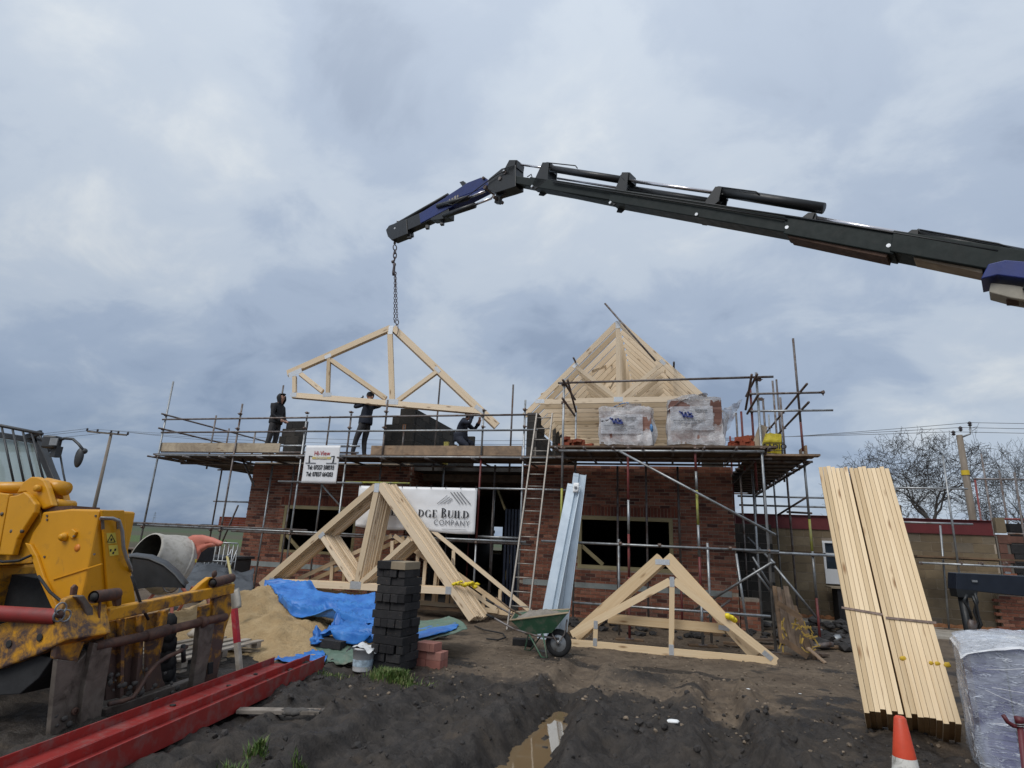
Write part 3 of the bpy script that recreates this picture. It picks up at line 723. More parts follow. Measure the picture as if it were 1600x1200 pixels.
# ------------------------------------------------------------------ dark blockwork standing above the scaffold deck
BLK_ME = unit_mesh('block', (0.432, 0.10, 0.207), 'block_dark'); BLK_SIDE = unit_mesh('block', (0.10, 0.432, 0.207), 'block_dark')
HALF_ME = unit_mesh('block', (0.207, 0.10, 0.207), 'block_dark'); HALF_SIDE = unit_mesh('block', (0.10, 0.207, 0.207), 'block_dark')
pmat('block_orange', (0.24, 0.115, 0.055), 0.2, 8, 0.9)
ORANGE_ME = unit_mesh('block', (0.10, 0.101, 0.207), 'block_orange')
def block_wall(name, label, runs, z0, orange=()):
    """runs: (axis, fixed coord, start, [lengths in blocks per course from the bottom]) ; one object per block"""
    ax, fx, st, _, _ = runs[0]
    t = thing(name, label, 'block wall', (st if ax == 'x' else fx, fx if ax == 'x' else st, z0))
    for ax, fx, st, courses, flush in runs:
        mbm = MB()
        for j, n in enumerate(courses):
            z = z0 + 0.11 + j * 0.22
            a0, a1 = (st, st + n * 0.44) if flush == 'start' else (st - n * 0.44, st)
            x = a0 - (0.22 if j % 2 else 0)
            while x < a1 - 0.05:
                lo, hi = max(x, a0), min(x + 0.44, a1); x += 0.44
                if hi - lo < 0.1: continue
                full = hi - lo > 0.3; c = (lo + hi) / 2; k = rnd.uniform(-.004, .004)
                L = (hi - lo - .010) / (0.432 if full else 0.207)
                if ax == 'x': o = inst('block', BLK_ME if full else HALF_ME, t, (c, fx + k, z), scale=(L, 1, 1))
                else: o = inst('block', BLK_SIDE if full else HALF_SIDE, t, (fx + k, c, z), scale=(1, L, 1))
            if ax == 'x': mbm.box(((a0 + a1) / 2, fx, z), (a1 - a0 - .014, 0.080, 0.2199))
            else: mbm.box((fx, (a0 + a1) / 2, z), (0.080, a1 - a0 - .014, 0.2199))
        mbm.part('mortar_bed', 'mortar_dark', t)
    for (x, y, z) in orange: inst('block', ORANGE_ME, t, (x, y, z))
    return t
ZD = 3.52
q = at(597, 690, y=.35); XL = q.x
block_wall('block_wall', 'stepped dark block wall corner on the deck between the standing men',
           [('x', 0.35, -6.62, [2, 2, 2, 2, 2, 1.5, 1], 'end'), ('y', -6.67, 0.42, [10, 9.5, 9, 8.5, 8, 7, 7], 'start')], ZD,
           [(-6.95, .348, ZD + .33), (-6.9, .348, ZD + .99)])
q = at(437, 690, y=.35); q2 = at(474, 690, y=.35)
block_wall('block_wall', 'small ragged dark block wall on the deck behind the hooded man at the left',
           [('x', 0.35, q2.x + .05, [1.75, 2, 1.5, 1.9, 1.75, 1.5], 'end')], ZD - .1)
block_wall('block_wall', 'short dark block wall on the deck at the top of the ladder',
           [('y', -3.18, 0.1, [6, 5.5, 5, 4, 2, 1], 'start'), ('x', 0.10, -3.40, [.6, .6, .6, .6, .6, .6], 'start')], ZD)
block_wall('block_wall', 'dark block side wall carrying the right-hand roof trusses', [('y', 1.24, 0.4, [16] * 7, 'start')], ZD)
block_wall('block_wall', 'dark block side wall carrying the left feet of the roof trusses', [('y', -3.30, 3.2, [10] * 7, 'start')], ZD)
p = at(727, 680, y=.9); block_wall('block_wall', 'low dark block wall beside the crouching man on the deck', [('x', 1.0, p.x + .25, [1, 1, 1, .8], 'end')], ZD)
# red bricks and yellow insulation stood on the deck
pp = at(725, 660, y=.95); t = thing('brick_stub', 'small stub of red brickwork behind the crouching man', 'brickwork', (pp.x, .95, 4.3))
for j in range(5): inst('brick', BRICK_ME, t, (pp.x + .02, .9, ZD + .92 + j * .075))
pmat('insul_yellow', (0.50, 0.44, 0.13), 0.15, 20, 0.95)
p = at(690, 687, y=-.05); tag(MB().beam((p.x - .17, -.05, ZD + .1), (p.x + .2, -.02, ZD + .17), .3, .13).part('insulation_slab', 'insul_yellow', loc=p), 'yellow insulation slab lying on the deck by the block wall', 'insulation')
p = at(699, 675, y=.25); tag(MB().box((p.x, .25, ZD + .3), (.12, .08, .6)).part('insulation_slab', 'insul_yellow', loc=p), 'yellow insulation slab standing upright by the crouching man', 'insulation')
# ------------------------------------------------------------------ side wing: tan block wall, red beam, window, slab, pier
def wing():
    y = 3.0; x0, x1 = 1.42, 7.62; zt = 2.30; z0 = 0.12
    wA, wB = at(1284, 843, y=y), at(1310, 900, y=y); wz0, wz1 = 0.98, 2.03; wx0, wx1 = wA.x, wA.x + 1.25
    t = thing('block_wall', 'tan block wall of the low side wing under the red steel beam', 'block wall', (x0, y, z0))
    mb = MB(); wall_core(mb, x0, x1, z0, zt, y + .008, y + .14, [(wx0, wx1, wz0, wz1)]); mb.part('mortar_bed', 'mortar', t)
    me = unit_mesh('block', (0.432, 0.1, 0.207), 'block_tan'); hm = unit_mesh('block', (0.207, 0.1, 0.207), 'block_tan')
    j = 0; z = z0 + .11
    while z < zt - .05:
        x = x0 - (.22 if j % 2 else 0)
        while x < x1 - .05:
            a, b = max(x, x0), min(x + .44, x1); x += .44
            if wz0 - .02 < z < wz1 + .02 and b > wx0 and a < wx1:
                if a < wx0 - .1: b = wx0
                elif b > wx1 + .1: a = wx1
                else: continue
            if b - a < .08: continue
            full = b - a > .3
            inst('block', me if full else hm, t, ((a + b) / 2, y + .05 + rnd.uniform(-.003, .003), z), scale=((b - a - .010) / (.432 if full else .207), 1, 1))
        z += .22; j += 1
    # window set in the wing wall
    pmat('upvc_white', (0.72, 0.73, 0.74), 0.04, rough=0.35, bump=0)
    n = NT('window_glass'); n.done((0.03, 0.04, 0.05), 0.04, 0, 0.9)
    w = thing('window', 'white framed window in the tan block wall, half behind the leaning timbers', 'window', (wx0, y, wz0))
    for a, b in (((wx0, wz0), (wx1, wz0)), ((wx0, wz1), (wx1, wz1)), ((wx0, wz0), (wx0, wz1)), ((wx1, wz0), (wx1, wz1)), ((wx0, wz1 - .3), (wx1, wz1 - .3))):
        s = .03; sx = 1 if a[0] < b[0] else 0
        MB().beam((a[0] + (.0 if sx else (s if a[0] == wx0 else -s)), y + .03, a[1] + ((s if a[1] == wz0 else -s) if sx else 0.06)), (b[0] + (0 if sx else (s if a[0] == wx0 else -s)), y + .03, b[1] + ((s if a[1] == wz0 else -s) if sx else -.06)), .07, .055, up=(0, 0, 1) if sx else (1, 0, 0)).part('frame', 'upvc_white', w)
    MB().box(((wx0 + wx1) / 2, y + .05, (wz0 + wz1) / 2), (wx1 - wx0 - .1, .02, wz1 - wz0 - .1)).part('pane', 'window_glass', w)
    MB().box(((wx0 + wx1) / 2, y - .03, wz0 + .18), (wx1 - wx0, .025, .36)).part('lower_panel', 'upvc_white', w)
    # steel beam along the head of the wall
    b0, b1 = at(1176, 802, y=y), at(1552, 816, y=y); zt2 = 2.66
    t = thing('steel_beam', 'long red steel beam laid along the head of the side wing', 'steel beam', (b0.x, y, zt))
    n = len(t.children)
    MB().box(((x0 + x1) / 2, y + .07, zt + .008), (x1 - x0, .2, .014)).part('bottom_flange', 'beam_dark', t); MB().box(((x0 + x1) / 2, y + .07, zt2 - .007), (x1 - x0, .2, .014)).part('top_flange', 'beam_dark', t)
    MB().box(((x0 + x1) / 2, y + .03, (zt + zt2) / 2), (x1 - x0 - .01, .012, zt2 - zt - .03)).part('web', 'beam_dark', t)
    # pier at the right end : brick orange corner and black infill blocks
    t = thing('block_wall', 'patchwork pier of orange and black blocks at the right end of the wing', 'block wall', (x1 + .02, y, z0))
    pmat('clay_orange', (0.13, 0.062, 0.045), 0.2, 6, 0.9)
    MB().box((x1 + .62, y + .09, 1.2), (1.18, .14, 2.2)).part('mortar_bed', 'mortar_dark', t)
    oz = z0 + .11; j = 0
    while oz < 2.75:
        if oz < 2.3: 
            MB().box((x1 + .14 + (.05 if j % 2 else 0), y + .05, oz), (.16 + (.1 if j % 2 else 0), .12, .207)).part('block', 'clay_orange' if oz > 1.5 else 'brick_red', t)
        if 2.1 < oz < 2.35: MB().box((x1 + .55, y + .045, oz), (.6, .12, .15)).part('block', 'clay_orange', t)
        elif oz > 2.35: MB().box((x1 + .16, y + .05, oz + .1), (.2, .13, .36)).part('block', 'block_tan', t); oz = 9
        else: MB().box((x1 + .55 + .05 * (j % 2), y + .04, oz), (.52, .13, .207)).part('block', 'block_black', t)
        if oz < 2.2: MB().box((x1 + 1.0, y + .05, oz), (.2, .12, .207)).part('block', 'block_black' if j % 4 else 'clay_orange', t)
        oz += .222; j += 1
    for k, (dx, dz, sx) in enumerate(((.55, 2.5, .42), (.62, 2.36, .5), (1.12, 2.1, .3), (1.2, 1.85, .3))):
        tag(MB().box((x1 + dx, y + .1, dz), (sx, .2, .2 if k == 0 else .1)).part('block', 'block_black', loc=(x1 + dx, y, dz)), ('black block lying on top of the patchwork pier', 'thin black block under the topmost block on the pier', 'black block on the pier edge, upper one', 'black block on the pier edge, lower one')[k], 'block', 'loose blocks on the pier')
    # return of brickwork low on the right, slab and doorstep in front
    t = thing('brick_wall', 'low red brick wall at the foot of the patchwork pier', 'wall', (7.4, 2.75, 0))
    mb = MB(); mb.box((8.1, 2.86, .45), (1.38, .09, 1.0)); mb.part('mortar_bed', 'mortar', t)
    for j in range(13):
        x = 7.42 - (.11 if j % 2 else 0)
        while x < 8.7:
            if x > 7.3: inst('brick', BRICK_ME, t, (x + .1, 2.85, j * .075))
            x += .225
    mb = MB(); mb.box((5.1, 1.95, .02), (7.3, 1.95, .24)); tag(mb.part('concrete_slab', 'concrete'), kind='structure')
    pmat('sand_orange', (0.30, 0.135, 0.06), 0.2, 6, 0.95)
    mb = MB()
    for i in range(30):
        x = 1.6 + i * .2; mb.blob((x, 2.93 + .05 * hn(i, 1), .15), .14, (1, .5, .55), seed=i, amp=.4)
    tag(mb.part('mortar_droppings', 'sand_orange', stuff=True), 'ridge of orange mortar droppings at the foot of the tan wall', 'mortar droppings')
    # dark chest by the wall
    p = at(1310, 930, y=2.6); t = thing('site_box', 'dark site box with a pale lid against the tan wall', 'box', (p.x, 2.6, .15))
    MB().box((p.x + .3, 2.6, .52), (.75, .5, .74)).part('body', 'block_black', t); MB().box((p.x + .26, 2.58, .92), (.95, .56, .035)).part('lid', 'board_pale', t)
    # dark recess between the brick corner and the wing
    block_wall('block_wall', 'black block wall deep in the recess right of the brick front', [('x', 1.6, 1.44, [2.2] * 10, 'start')], .12)
wing()
# ------------------------------------------------------------------ scaffolds
TR = 0.0242
def tubepart(t, name, p, q, mat=None, secs=None, r=TR):
    p, q = Vector(p), Vector(q); mb = MB()
    if secs:
        mats = []
        for a, b, m_ in secs:
            if m_ not in mats: mats.append(m_)
            mb.cm = mats.index(m_); mb.tube(p.lerp(q, a), p.lerp(q, b), r, 8)
    else:
        mats = mat or rnd.choice(('galv', 'galv', 'galv', 'galv_old')); mb.tube(p, q, r, 8)
    return mb.part(name, mats, t, True)
def coupler_mesh():
    mb = MB(); mb.lathe([(.036, -.03), (.040, -.025), (.040, .025), (.036, .03)], (0, 0, 0), n=8, capb=True, capt=True)
    mb.lathe([(.036, -.03), (.040, -.025), (.040, .025), (.036, .03)], (0, -.05, 0), (1, 0, 0), n=8, capb=True, capt=True)
    mb.box((.045, -.02, 0), (.05, .035, .03)); mb.tube((.05, -.03, -.0), (.095, -.03, 0), .008, 5); mb.tube((-.03, -.075, 0), (-.03, -.115, 0), .008, 5)
    mb.v = [v * .82 for v in mb.v]; return mb.mesh('coupler', 'coupler_steel')
CPL = coupler_mesh()
def coupler(t, p, a=0.0): inst('coupler', CPL, t, p, rotz(a + rnd.gauss(0, .1)))
PLATE = unit_mesh('base_plate', (.15, .15, .012), 'galv_old'); SOLE = unit_mesh('sole_board', (.5, .225, .038), 'oldwood')
def standard(t, x, y, z0, z1, mat=None, secs=None, rails=(), foot=True, a=0.0, lean=(0, 0)):
    o = tubepart(t, 'standard', (x, y, z0), (x + lean[0], y + lean[1], z1), mat, secs)
    for z in rails: coupler(t, (x + lean[0] * (z - z0) / (z1 - z0), y, z), a)
    if foot: inst('base_plate', PLATE, t, (x, y, z0)); inst('sole_board', SOLE, t, (x, y + .02, z0 - .025), rotz(rnd.gauss(0, .15)))
    return o
def boards(t, x0, x1, y0, n, z, along='x', mat='board', L=3.9, w=0.225, gap=.006):
    for i in range(n):
        s = x0 - rnd.uniform(0, .5)
        while s < x1:
            e = min(s + L, x1 + rnd.uniform(.02, .18)); a = max(s, x0 - rnd.uniform(.0, .15))
            if e - a > .3:
                mb = MB(); c = y0 + (i + .5) * (w + gap); zz = z + rnd.uniform(0, .004)
                if along == 'x': mb.beam((a, c, zz), (e - .008, c, zz), w, .038)
                else: mb.beam((c, a, zz), (c, e - .008, zz), w, .038)
                mb.part('scaffold_board', mat, t)
            s += L
YO = -1.2
def px_x(px, py, y): return at(px, py, y=y).x
def left_scaffold():
    t = thing('scaffold', 'long grey tube scaffold with board deck along the left brick front', 'scaffold', (-8.3, YO, 0))
    zt, zm, zd, zl = 4.62, 4.22, 3.50, 1.60
    # outer standards (photo survey of heads)
    spec = [(271, 596, 225, 830, None), (379, 631, 344, 843, None), (480, 649, 444, 877, None), (549, 647, 533, 770, [(0, .72, 'galv'), (.72, 1, 'galv_old')]),
            (756, 641, 748, 779, [(0, .35, 'galv'), (.35, .75, 'tube_red'), (.75, 1, 'galv')]), (821, 625, 812, 800, None)]
    for a, b, c, d, secs in spec:
        p = at(a, b, y=YO); standard(t, p.x, YO, 0.05, p.z, None, secs, (zt, zm, zd, zl))
    p = at(606, 625, y=YO); standard(t, p.x, YO, 3.4, p.z, None, [(0, .45, 'galv_old'), (.45, 1, 'galv_old')], (zt, zm), foot=False)
    # inner standards close to the wall
    for px, top in ((418, 3.4), (453, 3.4), (500, 3.4), (590, 3.45), (690, 3.45), (771, 3.45)):
        x = px_x(px, 780, -.3); standard(t, x, -.30, 0.1, top, rails=(zd - .1, zl), a=math.pi)
    # uprights that rise behind the deck
    for (a, b) in ((443, 602), (338, 649), (516, 650), (632, 664), (688, 592), (802, 601), (399, 676)):
        yy = .1 if a < 560 else -.12
        p = at(a, b, y=yy); standard(t, p.x, yy, 3.3, p.z, 'galv_old', foot=False)
    xl = at(255, 655, y=YO).x
    def run(name, px0, py0, px1, py1, y, mat=None, dx=0.0):
        p, q = at(px0, py0, y=y), at(px1, py1, y=y); q.z = p.z = (p.z + q.z) / 2; tubepart(t, name, p, q, mat); return p.z
    run('guardrail', 254, 655, 560, 652, YO - .05, 'galv_old'); run('guardrail', 555, 651, 842, 648, YO - .05, 'galv_old')
    run('guardrail', 252, 676, 470, 674, YO - .05); run('guardrail', 462, 674, 840, 672, YO - .05)
    run('ledger', 244, 711, 540, 713, YO - .05, 'galv'); run('ledger', 533, 713, 890, 716, YO - .05, 'galv')
    run('ledger', 252, 706, 560, 707.5, YO + .05, 'galv_old')
    run('ledger', 160, 814, 480, 829, YO - .05, 'galv_old'); run('ledger', 215, 820, 640, 838.5, YO + .05, 'galv'); run('ledger', 600, 838, 822, 846, YO - .05, 'galv'); run('ledger', 745, 838, 812, 841, YO + .06, 'galv')
    run('ledger', 435, 752, 566, 755, YO - .06, 'galv'); run('ledger', 540, 753, 640, 755.5, YO + .05, 'tube_yellow'); run('ledger', 748, 763, 905, 766, YO - .05, 'galv'); run('ledger', 434, 696, 478, 697, YO + .05); run('ledger', 530, 697, 562, 697, YO + .05)
    # stub puncheons and short braces seen under the sign
    for (a, b, c, d, yy) in ((503, 760, 494, 828, -.75), (503, 758, 531, 790, -.75), (378, 716, 397, 760, -.6), (387, 735, 396, 755, -.5)): tubepart(t, 'brace', at(a, b, y=yy), at(c, d, y=yy))
    tubepart(t, 'brace', at(352, 845, y=-.6), at(392, 925, y=-.9), 'coupler_steel'); tubepart(t, 'brace', at(372, 790, y=-.5), at(338, 868, y=.6), 'galv_old')
    # transoms under the deck
    x = xl
    while x < -3.0:
        tubepart(t, 'transom', (x, YO - .25, zd - .055), (x + rnd.gauss(0, .03), .05, zd - .055), 'galv_old'); coupler(t, (x, YO + .05, zd - .03)); x += 1.15
    tubepart(t, 'ledger', (xl, -.3, zd - .1), (-3.2, -.3, zd - .1), 'galv_old'); tubepart(t, 'ledger', (-11.4, -.3, zl), (-3.1, -.3, zl), 'galv_old')
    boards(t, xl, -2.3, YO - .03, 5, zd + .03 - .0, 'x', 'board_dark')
    # toe boards
    p, q = at(252, 697, y=YO + .04), at(437, 700, y=YO + .04); mb = MB(); mb.beam((p.x, YO + .045, 3.74), (q.x, YO + .045, 3.72), .038, .235); mb.part('toe_board', 'board_pale', t)
    p, q = at(580, 703, y=YO + .04), at(815, 704, y=YO + .04); mb = MB(); mb.beam((p.x, YO + .045, 3.67), (q.x, YO + .045, 3.67), .038, .225); mb.part('toe_board', 'board', t)
    # return run along the left flank of the house
    xa, xb = xl + .05, -11.75
    for yy in (1.1, 3.2, 5.4, 7.4):
        standard(t, xa + .15, yy, 0, 4.7 if yy < 2 else 3.7, 'galv_old', rails=(zd, zl)); standard(t, xb, yy, 0, 3.45, rails=(zl,))
        tubepart(t, 'transom', (xa, yy, zd - .1), (xb + .2, yy, zd - .1), 'galv_old')
    for z in (zt, zm): tubepart(t, 'guardrail', (xl + .12, YO - .2, z), (xl + .12, 7.0, z), 'galv_old')
    for xx in (xa + .12, xb + .05): tubepart(t, 'ledger', (xx, YO - .1, zd - .05), (xx, 7.6, zd - .05), 'galv_old'); tubepart(t, 'ledger', (xx, YO, zl + .1), (xx, 7.6, zl + .1), 'galv_old')
    tubepart(t, 'ledger', (xa, 1.15, 2.45), (xb + .4, 1.15, 2.45), 'galv'); tubepart(t, 'brace', (xb, 1.2, .3), (xa + .2, 3.2, 3.3))
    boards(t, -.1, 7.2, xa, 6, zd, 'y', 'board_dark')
    return t
left_scaffold()
YB = -2.2
def loading_bay():
    t = thing('scaffold', 'loading bay scaffold carrying two wrapped brick packs, against the right brick front', 'scaffold', (-.2, YB, 0))
    zd, zl, zr = 3.56, 1.69, 4.95
    p0, p1, p2, p3 = at(880, 592, y=YB), at(981, 702, y=YB), at(1086, 702, y=YB), at(1183, 582, y=YB)
    standard(t, p0.x + .02, YB, .02, p0.z, None, [(0, .38, 'galv'), (.38, .54, 'tube_yellow'), (.54, 1, 'galv')], (zr, zd, zl))
    standard(t, p1.x, YB, .02, 3.62, None, [(0, .30, 'tube_red'), (.30, .52, 'tube_red'), (.52, .70, 'galv'), (.70, 1, 'tube_red')], (zd, zl))
    standard(t, p2.x, YB, .02, 3.62, None, [(0, .22, 'galv'), (.22, .42, 'tube_red'), (.42, .58, 'galv'), (.58, .76, 'tube_yellow'), (.76, .86, 'galv'), (.86, 1, 'tube_red')], (zd, zl))
    standard(t, p3.x - .02, YB, .0, p3.z, 'galv', None, (zr, zd, zl))
    for px, tp in ((898, 4.9), (965, 3.45), (1010, 3.45), (1060, 3.45), (1178, 3.4)):
        x = px_x(px, 780, -.35); standard(t, x, -.35, .05, tp, None, [(0, .3, 'tube_red'), (.3, 1, 'galv_old')] if px in (1060,) else None, (zl,), a=math.pi)
    # front rail, deck ledger, mid ledger
    xa, xb = p0.x, p3.x
    tubepart(t, 'guardrail', (xa - .1, YB - .05, zr), (xb + .28, YB - .05, zr + .01), 'galv_old')
    tubepart(t, 'ledger', (xa - .05, YB - .05, zd - .06), (xb + .02, YB - .05, zd - .06), 'galv'); tubepart(t, 'ledger', (xa - .3, YB + .9, zd - .06), (xb + .3, YB + .9, zd - .06), 'galv_old'); tubepart(t, 'ledger', (xa - .3, -.3, zd - .06), (xb + 1, -.3, zd - .06), 'galv_old')
    q0, q1 = at(862, 846, y=YB), at(1212, 866, y=YB); tubepart(t, 'ledger', (q0.x - .2, YB - .05, zl), (q1.x + .05, YB - .05, zl), 'galv')
    for px in (969, 1030, 1140): coupler(t, (px_x(px, 855, YB), YB - .03, zl + .02), .2)
    tubepart(t, 'ledger', (q1.x - .3, YB + .05, zl - .02), (px_x(1305, 872, -1.05) + .1, -1.0, zl - .03), 'galv')
    q0, q1 = at(895, 952, y=-1.9), at(1205, 978, y=-1.9); tubepart(t, 'ledger', (q0.x, -1.9, .55), (q1.x, -1.9, .55), 'galv')
    tubepart(t, 'ledger', (xa, -.4, zl), (xb, -.4, zl), 'galv_old')
    # raking braces
    tubepart(t, 'brace', at(966, 704, y=YB - .1), at(1212, 836, y=YB - .1), 'galv'); tubepart(t, 'brace', at(1206, 879, y=YB - .08), at(1082, 955, y=YB + .9), 'galv')
    tubepart(t, 'brace', at(1150, 865, y=-1.2), at(1170, 1000, y=-1.2), 'galv'); tubepart(t, 'brace', at(1176, 870, y=-.6), at(1206, 920, y=-.5)); tubepart(t, 'brace', at(1177, 888, y=-.5), at(1205, 925, y=-.5)); tubepart(t, 'brace', at(1105, 965, y=-.8), at(1140, 938, y=-.5), 'galv_old')
    for px in (967, 1106): 
        x = px_x(px, 870, YB + .1); tubepart(t, 'puncheon', (x, YB + .08, .05), (x, YB + .08, zl + .1), 'galv' if px > 1000 else 'galv')
    # hand rails running back at both ends, doubled
    for xx, sg in ((xa, 1), (xb, -1)):
        for z in (zr - .03, zr - .42): tubepart(t, 'guardrail', (xx + sg * .06, YB - .38, z), (xx + sg * .06, -.9, z), 'coupler_steel'); coupler(t, (xx, YB, z), 1.57)
        tubepart(t, 'guardrail', (xx + sg * .13, YB - .2, zr + .02), (xx + sg * .10, -1.0, zr - .35), 'coupler_steel')
    # transoms, boards
    x = xa - .1
    while x < xb + .15:
        tubepart(t, 'transom', (x, YB - .2, zd - .012), (x + rnd.gauss(0, .02), -.1, zd - .012), 'galv_old'); coupler(t, (x, YB, zd - .035)); x += .58
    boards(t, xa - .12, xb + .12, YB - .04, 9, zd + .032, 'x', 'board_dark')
    for a, b, yy in ((0.02, .42, -1.5), (.02, .42, -1.1)): pass
    # toe boards at the ends, one knocked askew on the right
    p = at(866, 690, y=-1.5); MB().beam((xa - .05, YB + .2, zd + .14), (xa - .02, -.8, zd + .14), .038, .225).part('toe_board', 'board_pale', t)
    a, b = at(1193, 665, y=YB + .1), at(1180, 702, y=YB + .1); MB().beam(a, b, .16, .04, up=(0, 1, 0)).part('toe_board', 'board_pale', t)
    return t
loading_bay()
def side_scaffold():
    t = thing('scaffold', 'tall scaffold round the right corner of the house, deck seen from below', 'scaffold', (2.2, 0, 0))
    zd, zl = 3.50, 1.66; xi, xo = 1.72, 2.72; yF = -1.0
    p = at(1236, 529, y=yF); standard(t, xo, yF, 0, p.z, None, [(0, .14, 'tube_red'), (.14, .28, 'galv'), (.28, .38, 'tube_yellow'), (.38, .60, 'galv'), (.6, .70, 'tube_red'), (.7, 1, 'galv_old')], (4.93, 4.55, zd, zl))
    p = at(1172, 605, y=yF); standard(t, p.x, yF, 2.9, 5.05, 'tube_red', None, (4.93, 4.55), foot=False)
    for z in (4.93, 4.55): tubepart(t, 'guardrail', (p.x - .05, yF - .05, z), (xo + (.50 if z > 4.8 else .62), yF - .05, z), 'galv_old' if z > 4.8 else 'galv'); tubepart(t, 'guardrail', (xo + .05, yF - .62, z + .04), (xo + .05, 6.2, z + .04), 'coupler_steel' if z > 4.8 else 'galv_old')
    p = at(1290, 637, y=yF); inst('coupler', CPL, t, (xo + .46, yF - .05, 4.93), Matrix.Rotation(1.57, 3, 'Y'))
    for i, yy in enumerate((.9, 2.7, 4.5, 6.2)):
        standard(t, xo, yy, .0, 5.3 if i < 2 else 4.8, 'galv' if i % 2 else 'galv_old', None, (4.93, 4.55, zd, zl)); standard(t, xi - .02, yy, .0, 3.5 + (1.2 if i in (1, 2) else 0), 'galv_old' if i != 1 else 'tube_red', None, (zd, zl))
    for (a, b, yy) in ((1207, 595, 1.2), (1213, 593, 2.0), (1219, 621, .3), (1192, 623, .4), (1150, 645, 1.0), (1158, 643, -.2)):
        p = at(a, b, y=yy); standard(t, p.x, yy, 3.4, p.z, 'galv_old' if a != 1158 else 'tube_red', foot=False)
    for z in (zd - .06, zl): 
        for xx in (xi, xo + .05): tubepart(t, 'ledger', (xx, yF - .3, z), (xx, 6.6, z), 'galv_old' if z > 2 else 'galv')
    y = yF
    while y < 6.5:
        tubepart(t, 'transom', (xi - .2, y, zd - .012), (xo + .16, y, zd - .012), 'galv_old'); coupler(t, (xo, y, zd - .03), 1.57); y += .62
    boards(t, yF - .15, 6.4, xi - .12, 5, zd + .032, 'y', 'board_dark')
    boards(t, xi - .1, xo + .08, yF - .36, 2, zd + .075, 'x', 'board')
    a, b = at(1222, 700, y=-.4), at(1252, 690, y=-1.1); MB().beam((xo + .03, -.55, zd + .19), (xo + .03, -1.15, zd + .19), .038, .225).part('toe_board', 'board', t)
    for (a, b, c, d) in ((1215, 805, 1262, 776), (1230, 800, 1268, 802)): tubepart(t, 'brace', at(a, b, y=1.2), at(c, d, y=.4), 'coupler_steel')
    tubepart(t, 'brace', at(1210, 884, y=-1.0), at(1276, 965, y=-1.0), 'galv'); tubepart(t, 'brace', at(1168, 840, y=.6), at(1210, 880, y=-.4), 'galv')
    for z in (2.78, 3.02): tubepart(t, 'ledger', (xi, 1.6 + (z - 2.7), z), (xo + 1.5, 1.6 + (z - 2.7), z), 'galv')
    tubepart(t, 'ledger', (xi - .1, 2.2, 2.05), (xo - .4, 2.2, 2.05), 'galv'); boards(t, xi - .2, xo + .6, 1.4, 3, zl + .05, 'x', 'oldwood')
    return t
side_scaffold()
def wing_scaffold():
    t = thing('scaffold', 'low scaffold with uprights standing in front of the tan side wing', 'scaffold', (5.4, 1.9, 0))
    y = 1.75
    for (a, b, c, d, yy, mt) in ((1473, 712, 1500, 905, y, 'galv'), (1469, 821, 1484, 990, 2.55, 'galv'), (1533, 709, 1548, 812, 4.2, 'galv_old'), (1561, 735, 1571, 812, 3.6, 'galv_old'), (1523, 747, 1530, 812, 4.2, 'tube_red'), (1585, 738, 1600, 860, 2.2, 'galv_old')):
        p = at(a, b, y=yy); q = at(c, d, y=yy); z0 = 1.05 if a == 1473 else (0.15 if a == 1469 else 0.3); standard(t, q.x, yy, z0, p.z, mt, None, (), foot=a not in (1473,), lean=(p.x - q.x, 0))
    for (a, b, c, d, yy, mt) in ((1436, 876, 1640, 892, y - .05, 'galv'), (1330, 864, 1560, 878, y + .7, 'galv_old'), (1395, 761, 1512, 765, 3.6, 'galv'), (1405, 816, 1520, 819, 2.7, 'galv'), (1520, 746, 1610, 752, 3.8, 'galv_old'), (1570, 811, 1640, 813, 2.4, 'tube_red'), (1575, 834, 1640, 836, 2.2, 'galv_old')):
        p, q = at(a, b, y=yy), at(c, d, y=yy); q.z = p.z = (p.z + q.z) / 2; tubepart(t, 'ledger', p, q, mt)
    for px in (1436, 1498, 1530, 1568): 
        p = at(px, 880, y=y); coupler(t, (p.x, y - .02, p.z), .5)
    p, q = at(1430, 870, y=y + .15), at(1650, 886, y=y + .15)
    for k in range(3): MB().beam((p.x - .2 * k, y + .14 + .24 * k, p.z + .02), (q.x, y + .14 + .24 * k, p.z + .02), .225, .038).part('scaffold_board', 'oldwood', t)
wing_scaffold()
# ------------------------------------------------------------------ ladder
def ladder():
    top, bot = at(851, 646, y=-1.30), at(808, 985, z=0.02)
    t = thing('ladder', 'long pale metal ladder leaning on the deck between the two scaffolds', 'ladder', bot)
    pmat('ladder_alu', (0.30, 0.275, 0.245), 0.15, 12, 0.5, 0.35)
    w = 0.19
    for s in (-1, 1): MB().beam(bot + Vector((s * w * 1.05, 0, 0)), top + Vector((s * w * .95, 0, 0)), .028, .058, up=(0, -1, .2)).part('stile', 'ladder_alu', t)
    L = (top - bot).length; n = int(L / .262)
    for i in range(n):
        p = bot.lerp(top, (i + .6) / n); MB().tube(p - Vector((w, 0, 0)), p + Vector((w, 0, 0)), .013, 6).part('rung', 'ladder_alu', t, True)
ladder()
